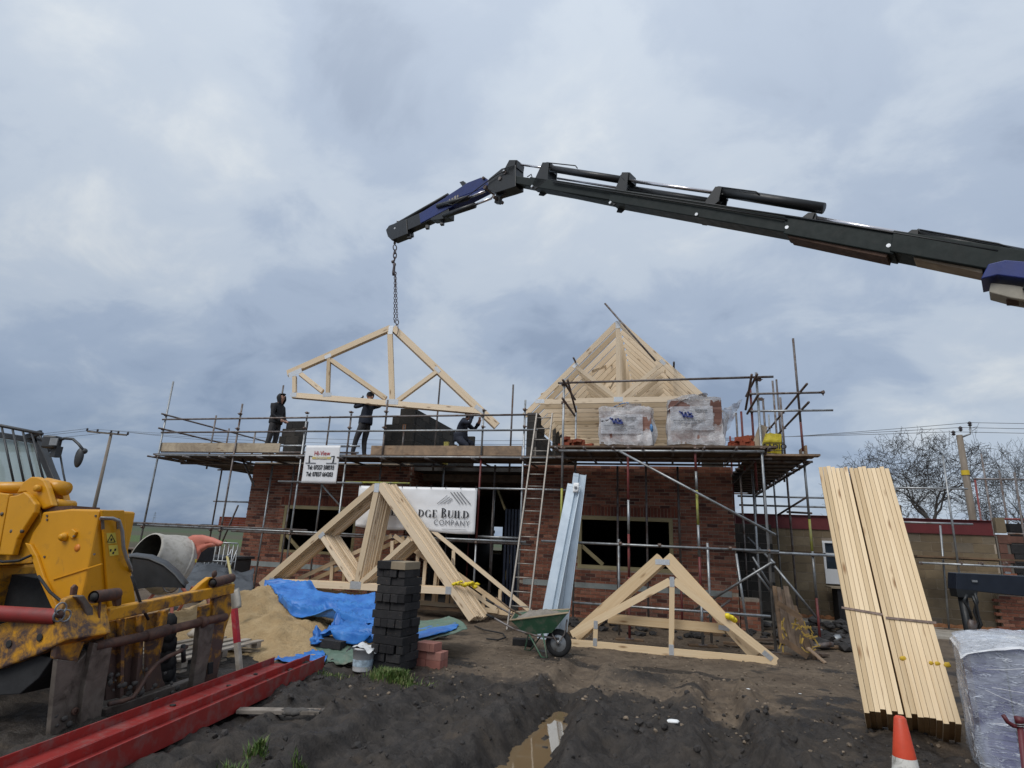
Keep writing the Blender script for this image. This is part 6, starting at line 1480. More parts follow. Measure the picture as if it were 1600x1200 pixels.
# ------------------------------------------------------------------ telehandler
pmat('tele_yellow', (0.62, 0.285, 0.006), 0.08, 3, 0.38, 0, 0.08, 40, rv=0.05, dirt=(0.36, 0.17, 0.02), dirt_amt=0.10, dscale=7)
pmat('tele_worn', (0.60, 0.28, 0.010), 0.15, 5, 0.55, 0, 0.3, 40, rv=0.1, dirt=(0.085, 0.052, 0.042), dirt_amt=0.42, dscale=8, low=1.12)
pmat('rusty', (0.115, 0.060, 0.042), 0.35, 9, 0.7, 0.25, 0.3, 60, dirt=(0.055, 0.04, 0.038), dirt_amt=0.5, dscale=8)
pmat('worn_steel', (0.15, 0.125, 0.105), 0.28, 7, 0.55, 0.35, 0.2, 60, dirt=(0.07, 0.055, 0.045), dirt_amt=0.55, dscale=6)
pmat('rubber', (0.016, 0.016, 0.017), 0.3, 8, 0.75, 0, 0.3, 40); pmat('plastic_black', (0.035, 0.038, 0.042), 0.2, 6, 0.5, 0, 0.1)
pmat('red_sleeve', (0.26, 0.022, 0.018), 0.2, 6, 0.55, dirt=(0.12, 0.03, 0.025), dirt_amt=.35); pmat('sticker_yellow', (0.62, 0.50, 0.08), 0.1, rough=0.5); pmat('orange_dot', (0.62, 0.20, 0.02), 0.1, rough=0.5)
pmat('grey_tube', (0.24, 0.25, 0.26), 0.2, 9, 0.4, 0.4)
n_ = NT('cab_glass'); n_.done((0.46, 0.56, 0.54), 0.06, 0.25, 0.9); n_.setv(n_.p.inputs['Alpha'], 0.62)  # pale teal base colour stands in for bright sky reflected in the glass
def telehandler():
    yn = -9.5; xf = at(157, 800, y=yn).x + .004; t = thing('telehandler', 'muddy yellow telehandler nosing in from the left with a rusty fork carriage', 'telehandler', (-6.8, -9.0, 0))
    X = lambda a, b, x=xf: at(a, b, x=x); Yp = lambda a, b, y=yn: at(a, b, y=y)
    def pr(name, pts, vec, mat, f=Yp, bevel=.008, **k):
        ps = [f(a, b, **k) for a, b in pts]; mb = MB()
        if name == 'boom_nose':
            for q in ps: q.x = min(q.x, xf - .004)
        mb.prism(ps, vec); return mb.part(name, mat, t, bevel=bevel)
    # goose-neck of the boom
    fr = X(155, 798); xr = fr.x
    side = [(66, 800), (110, 795), (156, 796), (160, 880), (168, 945), (172, 985), (118, 985), (100, 972), (85, 944), (66, 900), (54, 864), (43, 850), (50, 832), (62, 815)]
    pr('boom_nose', side, (0, .40, 0), 'tele_yellow', bevel=.02)
    pr('nose_flange', [(43, 848), (52, 850), (62, 868), (74, 903), (92, 942), (106, 970), (97, 972), (83, 944), (62, 898), (52, 866)], (0, -.03, 0), 'tele_yellow')
    pr('nose_front', [(156, 797), (191, 797), (195, 850), (208, 935), (210, 985), (170, 985), (164, 920), (160, 860)], (.03, 0, 0), 'tele_yellow', X)
    pr('weld_seam', [(84, 904), (160, 880), (160, 882), (84, 906)], (0, -.012, 0), 'tele_yellow', bevel=0)
    # boom arm and clamp plates to the left
    pr('boom_arm', [(-90, 742), (60, 790), (70, 850), (50, 880), (-90, 888)], (0, .38, 0), 'tele_worn', y=yn + .03); pr('arm_plate', [(-60, 765), (22, 772), (5, 866), (-60, 868)], (0, -.05, 0), 'tele_yellow', bevel=.012)
    pr('arm_plate', [(24, 776), (38, 774), (47, 769), (56, 776), (65, 788), (63, 801), (50, 821), (36, 843), (29, 868), (8, 867)], (0, -.06, 0), 'tele_yellow', bevel=.012)
    for a, b in ((2, 803), (17, 830), (33, 830)): mb = MB(); mb.lathe([(.018, -.02), (.018, .0), (.010, .004)], Yp(a, b, yn - .06), (0, -1, 0), 10, True, True); mb.part('bolt', 'worn_steel', t, True)
    # crowd cylinder and knuckle on top
    MB().tube(Yp(-90, 762, yn + .12), Yp(60, 762, yn + .12), .060, 14).part('crowd_cylinder', 'tele_yellow', t, True); MB().tube(Yp(72, 757, yn + .16), Yp(103, 764, yn + .16), .070, 14).part('crowd_cylinder', 'tele_yellow', t, True)
    pr('knuckle', [(25, 771), (36, 753), (48, 745), (58, 745), (68, 750), (74, 762), (82, 790), (66, 796), (50, 780), (40, 768)], (0, .06, 0), 'tele_yellow', y=yn + .02, bevel=.012); pr('knuckle', [(74, 757), (88, 752), (96, 766), (102, 792), (84, 795)], (0, .08, 0), 'tele_yellow', y=yn + .25, bevel=.012)
    mb = MB(); mb.lathe([(.034, -.03), (.034, .02), (.02, .03)], Yp(59, 763, yn + .0), (0, -1, 0), 14, True, True); mb.part('pivot_pin', 'tele_worn', t, True)
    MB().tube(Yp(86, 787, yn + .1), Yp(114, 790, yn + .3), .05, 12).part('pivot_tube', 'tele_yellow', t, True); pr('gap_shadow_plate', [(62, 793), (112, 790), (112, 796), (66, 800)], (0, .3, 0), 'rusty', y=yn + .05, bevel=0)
    # side pin boss and orange cap
    c = Yp(102, 839); MB().lathe([(.040, 0), (.040, .03), (.028, .035), (.028, .05), (.012, .055)], c, (0, -1, 0), 16, False, True).part('pin_boss', 'tele_yellow', t, True); MB().box(Yp(114, 834, yn - .012), (.07, .025, .07), Matrix.Rotation(.4, 3, 'Y')).part('keeper_plate', 'tele_yellow', t, bevel=.006)
    mb = MB(); mb.lathe([(.012, 0), (.010, .01)], Yp(116, 838, yn - .026), (0, -1, 0), 8, True, True); mb.part('bolt', 'worn_steel', t); mb = MB(); mb.lathe([(.034, 0), (.034, .004), (.006, .006)], Yp(121, 856), (0, -1, 0), 16, False, True); mb.part('reflector', 'orange_dot', t, True)
    # warning stickers on the front strip
    for pts in ([(166, 833), (180, 832), (182, 849), (168, 850)], [(169, 852), (183, 851), (185, 867), (171, 869)]): pr('warning_sticker', pts, (.004, 0, 0), 'sticker_yellow', X, 0, x=xf + .031)
    for a, b, c_, d in ((168, 847, 174, 835), (174, 835, 180, 847), (168, 847, 180, 847)): MB().beam(X(a, b, xf + .037), X(c_, d, xf + .037), .003, .006, up=(0, 0, 1)).part('sticker_mark', 'ink_black', t)
    for a, b in ((174, 843), (173, 860), (180, 859), (177, 864)): MB().box(X(a, b, xf + .037), (.003, .016, .022)).part('sticker_mark', 'ink_black', t)
    MB().path([X(158, 811, xf + .03), X(157, 810, xf + .08), X(176, 810, xf + .09), X(186, 814, xf + .09), X(191, 830, xf + .09), X(193, 856, xf + .09), X(198, 873, xf + .09), X(203, 884, xf + .09), X(205, 892, xf + .03)], .017, 8).part('grab_rail', 'grey_tube', t, True)
    for a, b in ((160, 819), (184, 818)): MB().beam(X(a, b - 8, xf + .034), X(a + 1, b + 8, xf + .034), .006, .03, up=(0, 1, 0)).part('rail_bracket', 'worn_steel', t)
    # ---- fork carriage
    xc = -4.78; Xc = lambda a, b, x=xc: at(a, b, x=x)
    def cr(name, pts, th, mat, bevel=.006, x=xc): mb = MB(); mb.prism([Xc(a, b, x) for a, b in pts], (-th, 0, 0)); return mb.part(name, mat, t, bevel=bevel)
    pr('hitch_arm', [(-70, 990), (0, 975), (60, 955), (98, 950), (104, 1000), (60, 1022), (0, 1045), (-70, 1062)], (0, .40, 0), 'tele_worn', y=-9.98, bevel=.015); pr('hitch_underside', [(-70, 1062), (0, 1045), (60, 1024), (82, 1028), (60, 1060), (30, 1085), (-70, 1090)], (0, .34, 0), 'rubber', y=-9.92)
    for a, b in ((14, 1006), (62, 996)): mb = MB(); mb.lathe([(.030, 0), (.030, .004), (.024, .006)], Yp(a, b, -9.985), (0, -1, 0), 12, False, True); mb.part('arm_hole', 'rubber', t)
    cr('hook_plate', [(86, 1030), (91, 985), (94, 955), (103, 936), (118, 930), (132, 936), (141, 956), (140, 985), (129, 1014), (121, 1036)], .06, 'tele_worn', .012)
    cr('hook_lip', [(118, 932), (132, 930), (146, 950), (148, 985), (140, 1000), (138, 970), (130, 945)], .09, 'worn_steel', .01, xc + .035)
    cr('side_plate', [(90, 1030), (122, 1034), (136, 1018), (130, 1060), (123, 1142), (78, 1150), (84, 1085)], .05, 'worn_steel', .006, xc + .01); cr('fork_shank', [(147, 1004), (176, 1009), (167, 1065), (158, 1122), (124, 1148), (131, 1080)], .06, 'worn_steel', .008, xc + .06)
    mb = MB(); mb.lathe([(.028, 0), (.028, .02), (.018, .02)], Xc(116, 1111, xc + .012), (1, 0, 0), 14, False, False); mb.lathe([(.018, 0), (.018, .015)], Xc(116, 1111, xc + .012), (1, 0, 0), 12, True, True); mb.part('lug', 'rusty', t, True)
    for k, (a, b) in enumerate(((95, 951), (92, 962), (102, 962))): mb = MB(); c = Xc(a, b, xc + .05); mb.path([c + Vector((0, .045 * math.cos(q), .045 * math.sin(q))) for q in [i * .5236 for i in range(13)]], .007, 6, False); mb.part('linch_pin_ring', 'grey_tube', t, True)
    MB().tube(Xc(93, 960, xc - .02), Xc(93, 960, xc + .06), .03, 10).part('hitch_pin', 'rusty', t, True); cr('locking_bar', [(108, 965), (114, 918), (119, 913), (123, 917), (118, 945), (112, 970)], .03, 'rusty', .005, xc - .12)
    a, b = Xc(163, 961), Xc(361, 919); MB().beam(a, b, .10, .105).part('top_rail', 'tele_worn', t, bevel=.01)
    MB().tube(Xc(146, 933, xc + .03), Xc(183, 928, xc - .02), .052, 14, cap=False).part('pin_tube', 'rusty', t, True); MB().tube(Xc(146, 933, xc + .032), Xc(150, 932.5, xc + .03), .036, 12).part('tube_bore', 'rubber', t, True); cr('tube_lug', [(176, 925), (184, 919), (191, 924), (190, 945), (183, 950), (180, 935)], .05, 'rusty'); cr('keeper_rod', [(156, 935), (159, 936), (156, 972), (152, 978), (151, 974), (154, 968)], .015, 'rusty', 0, xc + .05)
    for i, (p, q, r) in enumerate((((148, 1010), (232, 993), .042), ((228, 994), (262, 984), .054), ((262, 985), (318, 971), .042), ((312, 973), (319, 971), .060), ((318, 971), (352, 964), .042))): MB().tube(Xc(*p, xc + .03), Xc(*q, xc + .03), r, 14).part('fork_pin', 'rusty', t, True)
    for i, pts in enumerate(([(166, 972), (194, 966), (192, 1088), (166, 1095)], [(197, 966), (226, 960), (222, 1078), (195, 1087)], [(229, 960), (264, 952), (259, 985), (250, 1030), (254, 1060), (264, 1082), (228, 1085)])): cr('back_plate', pts, .03, 'tele_worn', .006, xc - .08 - .015 * i)
    for pts in ([(190, 968), (196, 966), (194, 1085), (188, 1092)], [(222, 962), (228, 960), (216, 1080), (211, 1084)], [(258, 955), (265, 952), (254, 1000), (249, 1000)]): cr('plate_rib', pts, .09, 'tele_worn', .006, xc - .02)
    cr('cross_bar', [(164, 1108), (312, 1058), (313, 1078), (166, 1132)], .09, 'worn_steel', .01, xc - .0)
    MB().path([Xc(*p, xc + .07) for p in ((170, 1100), (190, 1096), (207, 1090), (218, 1076), (230, 1055), (246, 1036), (262, 1026), (280, 1018), (292, 1010))], .020, 8).part('hydraulic_hose', 'rusty', t, True); MB().tube(Xc(286, 1008, xc + .07), Xc(287, 1034, xc + .06), .022, 8).part('hose_fitting', 'rubber', t, True)
    cr('far_post', [(313, 973), (336, 971), (330, 1010), (318, 1075), (301, 1078), (308, 1025)], .07, 'worn_steel', .008, xc + .05); cr('far_post_plate', [(335, 935), (361, 928), (362, 955), (352, 985), (339, 1063), (316, 1078), (328, 1010)], .06, 'tele_worn', .006, xc - .0); cr('far_post_plate', [(314, 948), (337, 942), (338, 972), (313, 966)], .05, 'tele_worn', .006, xc - .03)
    cr('far_hook', [(300, 926), (316, 911), (328, 902), (340, 902), (345, 925)], .06, 'tele_yellow', .01, xc - .02); MB().tube(Xc(332, 911, xc + .05), Xc(362, 903, xc + .0), .050, 14, cap=False).part('pin_tube', 'rusty', t, True); MB().tube(Xc(332, 911, xc + .052), Xc(336, 910, xc + .05), .034, 12).part('tube_bore', 'rubber', t, True); mb = MB(); mb.blob(Xc(335, 897, xc), .035, (.6, 1, 1.2), 2, .2); mb.part('lug', 'rusty', t, True)
    cr('bolt_eye', [(326, 1036), (334, 1034), (333, 1052), (326, 1054)], .02, 'rubber', .004, xc + .06)
    mb = MB()
    for i in range(7): mb.blob(Xc(262 + 3 * hn(i, 1) * 3, 975 + i * 15, xc - .30), .10, (1, .7, 1.1), i, .4)
    mb.part('hose_cluster', 'rubber', t, True)
    # red sleeve lying over the hitch
    MB().tube(Yp(-60, 955, -10.05), Yp(93, 964, -9.95), .062, 16, cap=False).part('red_sleeve', 'red_sleeve', t, True); MB().tube(Yp(86, 964, -9.96), Yp(92, 964, -9.955), .052, 14).part('sleeve_bore', 'rubber', t, True)
    for k, pts in enumerate(([(-20, 872), (5, 878), (30, 876), (48, 868)], [(206, 900), (214, 925), (222, 950), (232, 968)], [(60, 900), (78, 925), (96, 940), (112, 945)])): MB().path([Yp(a, b, yn - .05 - .02 * k) if k != 1 else Xc(a, b, xc + .02) for a, b in pts], .013, 8).part('hydraulic_hose', 'rubber', t, True)
    for k, (a, b) in enumerate(((74, 806), (150, 806), (74, 812), (148, 866), (70, 870), (150, 936), (90, 935))): mb = MB(); mb.lathe([(.011, 0), (.011, .008)], Yp(a, b, yn - .001), (0, -1, 0), 6, False, True); mb.part('bolt', 'worn_steel', t)
    mb = MB()
    for k in range(46): a, b = rnd.choice(((rnd.uniform(80, 125), rnd.uniform(1105, 1148)), (rnd.uniform(165, 310), rnd.uniform(1062, 1100)), (rnd.uniform(170, 260), rnd.uniform(1040, 1088)))); mb.blob(Xc(a, b, xc + rnd.uniform(-.05, .03)), rnd.uniform(.012, .035), (.5, 1.1, .9), k, .6, 3, 1)
    mb.part('mud_cake', 'clod_grey', t, True, stuff=True)
    # chassis, axle, wheels, mudguards
    MB().box((-8.2, -8.95, .95), (3.4, .9, .5)).part('chassis', 'tele_worn', t, bevel=.03); MB().box((-6.9, -8.95, .62), (.35, 1.9, .3)).part('front_axle', 'rubber', t, bevel=.03)
    def wheel(x, y, r=.60, w=.40):
        mb = MB(); mb.lathe([(r * .58, -w / 2), (r * .92, -w / 2), (r, -w * .36), (r, w * .36), (r * .92, w / 2), (r * .58, w / 2)], (x, y, r), (0, 1, 0), 32); w_ = mb.part('wheel', 'rubber', t, True)
        mb = MB()
        for i in range(20):
            a = 6.283 * i / 20
            for s in (-1, 1): mb.box((x + (r + .0) * math.cos(a + s * .08), y + s * w * .24, r + (r + .0) * math.sin(a + s * .08)), (.05, w * .5, .06), Matrix.Rotation(-a, 3, 'Y') @ Matrix.Rotation(s * .5, 3, 'X'))
        mb.part('tread_lug', 'rubber', w_); mb = MB(); mb.lathe([(r * .6, -w * .3), (r * .5, -w * .12), (r * .2, -w * .16), (r * .12, -w * .3), (.01, -w * .32)], (x, y, r), (0, 1, 0), 20); mb.part('wheel_rim', 'tele_worn', w_, True)
    wheel(-7.0, -9.78); wheel(-7.0, -8.05); wheel(-10.0, -9.9); wheel(-10.0, -8.0)
    g = [at(a, b, y=-8.15) for a, b in ((180, 874), (207, 869), (232, 872), (256, 882), (274, 897), (290, 917))]
    mb = MB(); mb.grid(lambda u, v: (lambda k, f: g[k].lerp(g[min(5, k + 1)], f) + Vector((-.35 * v, .42 * v, .03 * math.sin(v * 3.14))))(min(4, int(u * 5)), u * 5 - min(4, int(u * 5))), 15, 6); o = mb.part('mudguard', 'plastic_black', t, True); md = o.modifiers.new('thick', 'SOLIDIFY'); md.thickness = .02
    mb = MB(); mb.prism([at(a, b, y=-8.14) for a, b in ((207, 871), (232, 874), (256, 884), (274, 899), (290, 919), (245, 917), (218, 920), (205, 925))], (-.02, .03, 0)); mb.part('mudguard_skirt', 'plastic_black', t)
    mb = MB(); mb.prism([at(a, b, y=-9.2) for a, b in ((-60, 885), (66, 905), (92, 960), (92, 985), (-60, 1000))], (0, .5, 0)); mb.part('engine_cowl', 'rubber', t)
    # cab behind the boom
    yc = -8.55; K = lambda a, b, o=0.0: at(a, b, y=yc + o); mb = MB(); mb.prism([K(-120, 662), (K(52, 686)), K(62, 700), K(78, 756), K(78, 790), K(-120, 790)], (0, .012, 0)); mb.part('windscreen', 'cab_glass', t)
    for p, q, w in (((56, 683), (88, 757), .085), ((-120, 660), (64, 690), .07)): MB().beam(K(*p, -.03), K(*q, -.03), .08, w, up=(0, 0, 1) if w < .08 else (1, 0, 0)).part('cab_pillar', 'plastic_black', t, bevel=.01)
    MB().box((K(20, 700).x - 2.1, yc + .72, K(40, 684).z + .06), (1.9, 1.25, .08)).part('cab_roof', 'plastic_black', t, bevel=.03); mb = MB(); mb.box((K(-60, 750).x - 1.15, yc + .75, 1.85), (1.9, 1.2, .6)); mb.part('cab_body', 'plastic_black', t); MB().beam(K(64, 690, 1.3), K(88, 757, 1.3), .08, .08).part('cab_pillar', 'plastic_black', t); mb = MB(); mb.blob(K(-30, 748, .7), .28, (1, 1, 1.2), 3, .2); mb.part('seat', 'rubber', t, True)
    for p, q in (((-20, 661), (0, 770)), ((2, 664), (21, 752)), ((19, 668), (37, 752)), ((35, 671), (53, 748)), ((49, 674), (68, 750)), ((62, 677), (67, 692))): MB().tube(K(*p, -.16), K(*q, -.16), .013, 6).part('guard_bar', 'plastic_black', t, True)
    MB().tube(K(-120, 641, -.16), K(66, 678, -.16), .020, 8).part('guard_rail', 'plastic_black', t, True); MB().beam(K(40, 683, -.1), K(64, 676, -.1), .03, .06).part('guard_bracket', 'plastic_black', t)
    mb = MB(); mb.box(K(81, 691, -.14), (.17, .12, .15), Matrix.Rotation(.25, 3, 'Z')); mb.part('work_lamp', 'plastic_black', t, bevel=.02); mb = MB(); mb.box(K(84, 690, -.215), (.09, .012, .085), Matrix.Rotation(.25, 3, 'Z')); mb.part('lamp_lens', 'galv', t); MB().box(K(88, 706, -.1), (.08, .08, .13)).part('lamp_mount', 'plastic_black', t)
    MB().path([K(91, 697, -.1), K(94, 688, -.1), K(101, 685, -.1), K(114, 686, -.1), K(123, 694, -.1), K(130, 703, -.1)], .016, 8).part('mirror_arm', 'plastic_black', t, True)
    mb = MB(); p = K(123.5, 715, -.1); mb.blob(p, .12, (.48, .28, 1.0), 5, .05, 1, 3); o = mb.part('mirror', 'plastic_black', t, True); mb = MB(); mb.blob(K(131, 705, -.08), .045, (1, .8, .8), 1, .1); mb.part('mirror_knuckle', 'plastic_black', t, True)
    MB().path([K(94, 710, -.05), K(99, 740, -.05), K(107, 777, -.05)], .011, 6).part('grab_bar', 'plastic_black', t, True)
telehandler()
# ------------------------------------------------------------------ red steel beams in the foreground
def red_beams():
    P0, P1 = at(505, 1047, z=.02), at(205, 1193, z=.02); d = (P1 - P0).normalized(); nrm = Vector((d.y, -d.x, 0)); nrm = nrm if nrm.x < 0 else -nrm; L = (P1 - P0).length + 3.2; H = .165
    def ibeam(off, depth, st, lb, L2):
        o = P0 + nrm * off + d * st; t = thing('steel_beam', lb, 'steel beam', o, 'red steel beams on the ground'); e = o + d * L2; U = Vector((0, 0, 1))
        MB().beam(o + U * H / 2, e + U * H / 2, .012, H).part('flange', 'beam_red', t, bevel=.003); MB().beam(o + nrm * depth + U * H / 2, e + nrm * depth + U * H / 2, .012, H).part('flange', 'beam_red', t, bevel=.003)
        MB().beam(o + nrm * depth / 2 + U * (H * .56), e + nrm * depth / 2 + U * (H * .56), depth - .013, .010).part('web', 'beam_red', t)
        for k in range(5): 
            mb = MB(); u = .25 + k * .42 + rnd.uniform(-.1, .1); mb.blob(o + d * u + nrm * depth * rnd.uniform(.3, .8) + U * (H * .56 + .012), rnd.uniform(.018, .034), (1.2, 1, .5), k, .5); tag(mb.part('mud_lump', 'clod_peat', loc=o + d * u, smooth=True), 'small lump of mud, ' + ORD[k] + ' from the far end of the ' + ('right' if off == 0 else 'left') + ' red beam', 'mud lump', 'mud lumps on the red beams')
    a = at(430, 1033, z=H); off = (a - P0).dot(nrm); ibeam(0.0, .195, 0.0, 'red steel beam on the ground, the nearer one on the right of the pair', L); ibeam(.212, max(.30, off - .212), .28, 'wide red steel beam on the ground, the one beside the fork carriage', L)
red_beams()
# ------------------------------------------------------------------ sand heap, tarpaulins
SAND = [(-6.95, -4.7, .70, 1.25, .95), (-6.0, -5.5, .42, 1.15, .9), (-5.2, -6.0, .22, 1.0, .75), (-6.9, -6.3, .14, 1.3, .7), (-7.9, -5.2, .35, 1.3, 1.0), (-5.0, -5.0, .30, 1.2, .8)]
def sh(x, y):
    h = 0
    for cx, cy, hh, rx, ry in SAND:
        r = ((x - cx) / rx) ** 2 + ((y - cy) / ry) ** 2; h = max(h, hh * max(0, 1 - r * .62)) if r < 2 else h
    return h
def shs(x, y):
    s = 0; w = 0
    for dx in (-.15, 0, .15):
        for dy in (-.15, 0, .15): s += sh(x + dx, y + dy); w += 1
    h = s / w; k = min(1, h * 6)
    return h + k * (.075 * fbm(x * 2.3, y * 2.3, 4, 5) + .07 * (1 - abs(mnoise.noise(Vector((x * 3.1, y * 3.1, 1)))) * 2) * .6 + .030 * fbm(x * 9, y * 9, 3, 2)) 
def sand():
    n = NT('sand'); v = n.coord('Object'); a = n.noise(v, 3.2, 8, .65); b = n.noise(v, 30, 5, .7); col = n.mix(n.ramp(a, [(.32, 0.0), (.7, 1.0)]), (.40, .275, .14), (.55, .41, .235)); col = n.mix(n.ramp(b, [(.4, 0.0), (.75, .35)]), col, (.27, .175, .088)); n.bump(n.math('ADD', b, n.math('MULTIPLY', a, .8)), .9, .04); n.done(col, .95, 0, .2)
    mb = MB(); x0, x1, y0, y1 = -9.3, -4.0, -7.5, -3.6; nx, ny = 130, 96
    mb.grid(lambda u, v: (x0 + (x1 - x0) * u, y0 + (y1 - y0) * v, max(-.06, gh(x0 + (x1 - x0) * u, y0 + (y1 - y0) * v) * .5 - .05 + shs(x0 + (x1 - x0) * u, y0 + (y1 - y0) * v))), nx, ny)
    tag(mb.part('sand_heap', 'sand', loc=(-6.5, -5.5, 0), smooth=True), 'heap of yellow building sand beside the telehandler, half under blue sheeting', 'sand heap')
sand()
n_ = NT('tarp_blue'); v_ = n_.coord('Object'); a_ = n_.noise(v_, 4, 6, .6); n_.bump(n_.noise(v_, 9, 5, .6, 1.0), .45, .02); n_.done(n_.mix(n_.ramp(a_, [(.3, 0.0), (.7, 1.0)]), (.016, .115, .42), (.05, .235, .62)), .42, 0, .45)
pmat('tarp_green', (0.105, 0.165, 0.125), 0.2, 5, 0.6, bump=0.4, bscale=10, dirt=(.2, .18, .14), dirt_amt=.4); pmat('tarp_black', (0.055, 0.062, 0.072), 0.25, 5, 0.45, bump=0.5, bscale=8, bdist=.02)
def cloth(name, label, cat, mat, rows, nu=60, nv=44, fold=.05, seed=0.0, fr=2.0, lift=None, floor=None, group=None):
    """crumpled sheet through a net of surveyed points (rows from the far edge to the near edge)"""
    R = [[Vector(p) for p in r] for r in rows]
    def cat(p0, p1, p2, p3, t): return 0.5 * ((2 * p1) + (p2 - p0) * t + (2 * p0 - 5 * p1 + 4 * p2 - p3) * t * t + (3 * p1 - p0 - 3 * p2 + p3) * t ** 3)
    def spl(P, u):
        k = min(len(P) - 2, int(u * (len(P) - 1))); t = u * (len(P) - 1) - k; g = lambda i: P[max(0, min(len(P) - 1, i))]; return cat(g(k - 1), g(k), g(k + 1), g(k + 2), t)
    def f(u, v):
        p = spl([spl(r, u) for r in R], v); w = mnoise.noise(Vector((u * fr + seed, v * fr * 2.2, seed)))
        p = p + Vector((.03 * hn(u * 5, v * 5, seed), .03 * hn(v * 5, u * 5, seed + 3), fold * (1.3 * (1 - min(1, abs(mnoise.noise(Vector((u * fr * .9 + w * .8 + seed, v * fr * 2.3 + w * .6 + u * 1.5, seed)))) * 1.5)) ** 2 - .35 + .16 * (1 - min(1, abs(mnoise.noise(Vector((u * fr * 2 + v * 4, v * fr * 1.5 - u * 4 + w, seed + 4)))) * 1.6)) ** 3) + .08 * fold * fbm(u * 7, v * 9, 3, seed)))
        if floor: p.z = max(p.z, floor(p.x, p.y) + .012)
        return p
    mb = MB(); mb.grid(f, nu, nv); c = R[len(R) // 2][len(R[0]) // 2]; o = mb.part(name, mat, loc=(c.x, c.y, 0), smooth=True); md = o.modifiers.new('thick', 'SOLIDIFY'); md.thickness = .006; tag(o, label, cat_ if (cat_ := cat_name) else None, group); return o
cat_name = 'tarpaulin'
fl = lambda x, y: max(gh(x, y), shs(x, y) - .05 + gh(x, y) * .5)
A = lambda a, b, y: at(a, b, y=y)
cloth('tarpaulin', 'large crumpled blue tarpaulin draped over the sand heap below the truss bundle', None, 'tarp_blue',
      [[A(412, 918, -4.2), A(436, 913, -4.1), A(462, 913, -4.1), A(500, 922, -4.2), A(540, 933, -4.4), A(585, 935, -4.7)],
       [A(421, 927, -4.6), A(442, 930, -4.6), A(472, 935, -4.7), A(506, 938, -4.9), A(544, 944, -5.1), A(586, 950, -5.4)],
       [A(434, 938, -4.9), A(452, 950, -5.1), A(480, 956, -5.2), A(512, 958, -5.4), A(550, 962, -5.6), A(588, 972, -5.9)],
       [A(446, 948, -5.1), A(464, 963, -5.4), A(492, 962, -5.5), A(526, 966, -5.7), A(556, 982, -6.0), A(590, 992, -6.3)]], 90, 70, fold=.125, seed=2.0, floor=fl)
cloth('tarpaulin', 'front flap of blue tarpaulin hanging to the ground left of the black block stack', None, 'tarp_blue',
      [[A(526, 962, -5.65), A(545, 966, -5.7), A(570, 974, -5.9), A(592, 980, -6.1)], [A(518, 985, -5.9), A(538, 986, -6.0), A(566, 990, -6.2), A(592, 996, -6.3)], [A(490, 1002, -6.3), A(516, 1000, -6.3), A(556, 1004, -6.4), A(592, 1008, -6.5)]], 50, 40, .12, 7.0, floor=fl)
cloth('tarpaulin', 'small peaked piece of blue tarpaulin standing up at the edge of the sand', None, 'tarp_blue',
      [[A(491, 985, -6.3), A(494, 979, -6.3), A(500, 987, -6.25)], [A(488, 995, -6.35), A(495, 994, -6.4), A(503, 996, -6.3)], [A(484, 1008, -6.4), A(494, 1008, -6.45), A(506, 1002, -6.4)]], 16, 16, .02, 3.0)
cloth('tarpaulin', 'blue sheeting lying round the far ends of the red beams', None, 'tarp_blue',
      [[A(436, 1017, -6.35), A(462, 1019, -6.4), A(490, 1018, -6.45), A(508, 1022, -6.5)], [A(436, 1026, -6.6), A(462, 1028, -6.6), A(488, 1029, -6.6), A(510, 1032, -6.65)], [A(426, 1036, -6.85), A(452, 1038, -6.85), A(480, 1040, -6.8), A(500, 1040, -6.8)]], 30, 20, .035, 5.0, floor=lambda x, y: gh(x, y) + .02)
cloth('tarpaulin', 'blue sheet spread flat on the ground right of the black block stack', None, 'tarp_blue',
      [[A(640, 985, -5.2), A(676, 979, -4.9), A(712, 975, -4.7)], [A(640, 992, -5.6), A(680, 988, -5.4), A(716, 980, -4.95)], [A(640, 1000, -6.1), A(676, 993, -5.8), A(700, 988, -5.4)]], 30, 16, .02, 9.0, floor=lambda x, y: gh(x, y) + .01)
cloth('tarpaulin', 'green-grey sheet showing under the blue one, right of the block stack', None, 'tarp_green',
      [[A(655, 972, -4.7), A(690, 968, -4.4), A(702, 964, -4.3)], [A(650, 985, -5.2), A(700, 978, -4.8), A(724, 974, -4.6)], [A(644, 1004, -6.1), A(690, 996, -5.6), A(730, 984, -5.0)]], 24, 16, .02, 11.0, floor=lambda x, y: gh(x, y) + .004)
cloth('tarpaulin', 'green-grey sheet on the ground between the red beam ends and the white bucket', None, 'tarp_green',
      [[A(452, 1012, -6.25), A(500, 1006, -6.3), A(540, 1010, -6.3), A(556, 1016, -6.4)], [A(470, 1022, -6.4), A(505, 1024, -6.5), A(536, 1022, -6.5), A(556, 1024, -6.5)], [A(500, 1038, -6.7), A(520, 1040, -6.7), A(540, 1038, -6.7), A(556, 1036, -6.7)]], 30, 16, .03, 13.0, floor=lambda x, y: gh(x, y) + .004)
cloth('tarpaulin', 'black plastic sheet heaped beyond the sand, beside the cement mixer', None, 'tarp_black',
      [[A(282, 892, -3.3), A(312, 883, -3.2), A(345, 886, -3.1), A(372, 898, -3.0), A(396, 893, -3.0)], [A(280, 903, -3.9), A(312, 900, -3.8), A(345, 902, -3.7), A(372, 905, -3.6), A(395, 905, -3.5)], [A(278, 925, -4.4), A(312, 922, -4.3), A(345, 922, -4.2), A(372, 922, -4.1), A(396, 918, -4.0)], [A(270, 940, -4.6), A(312, 940, -4.6), A(345, 938, -4.5), A(372, 936, -4.4), A(394, 928, -4.2)]], 50, 36, .07, 17.0)
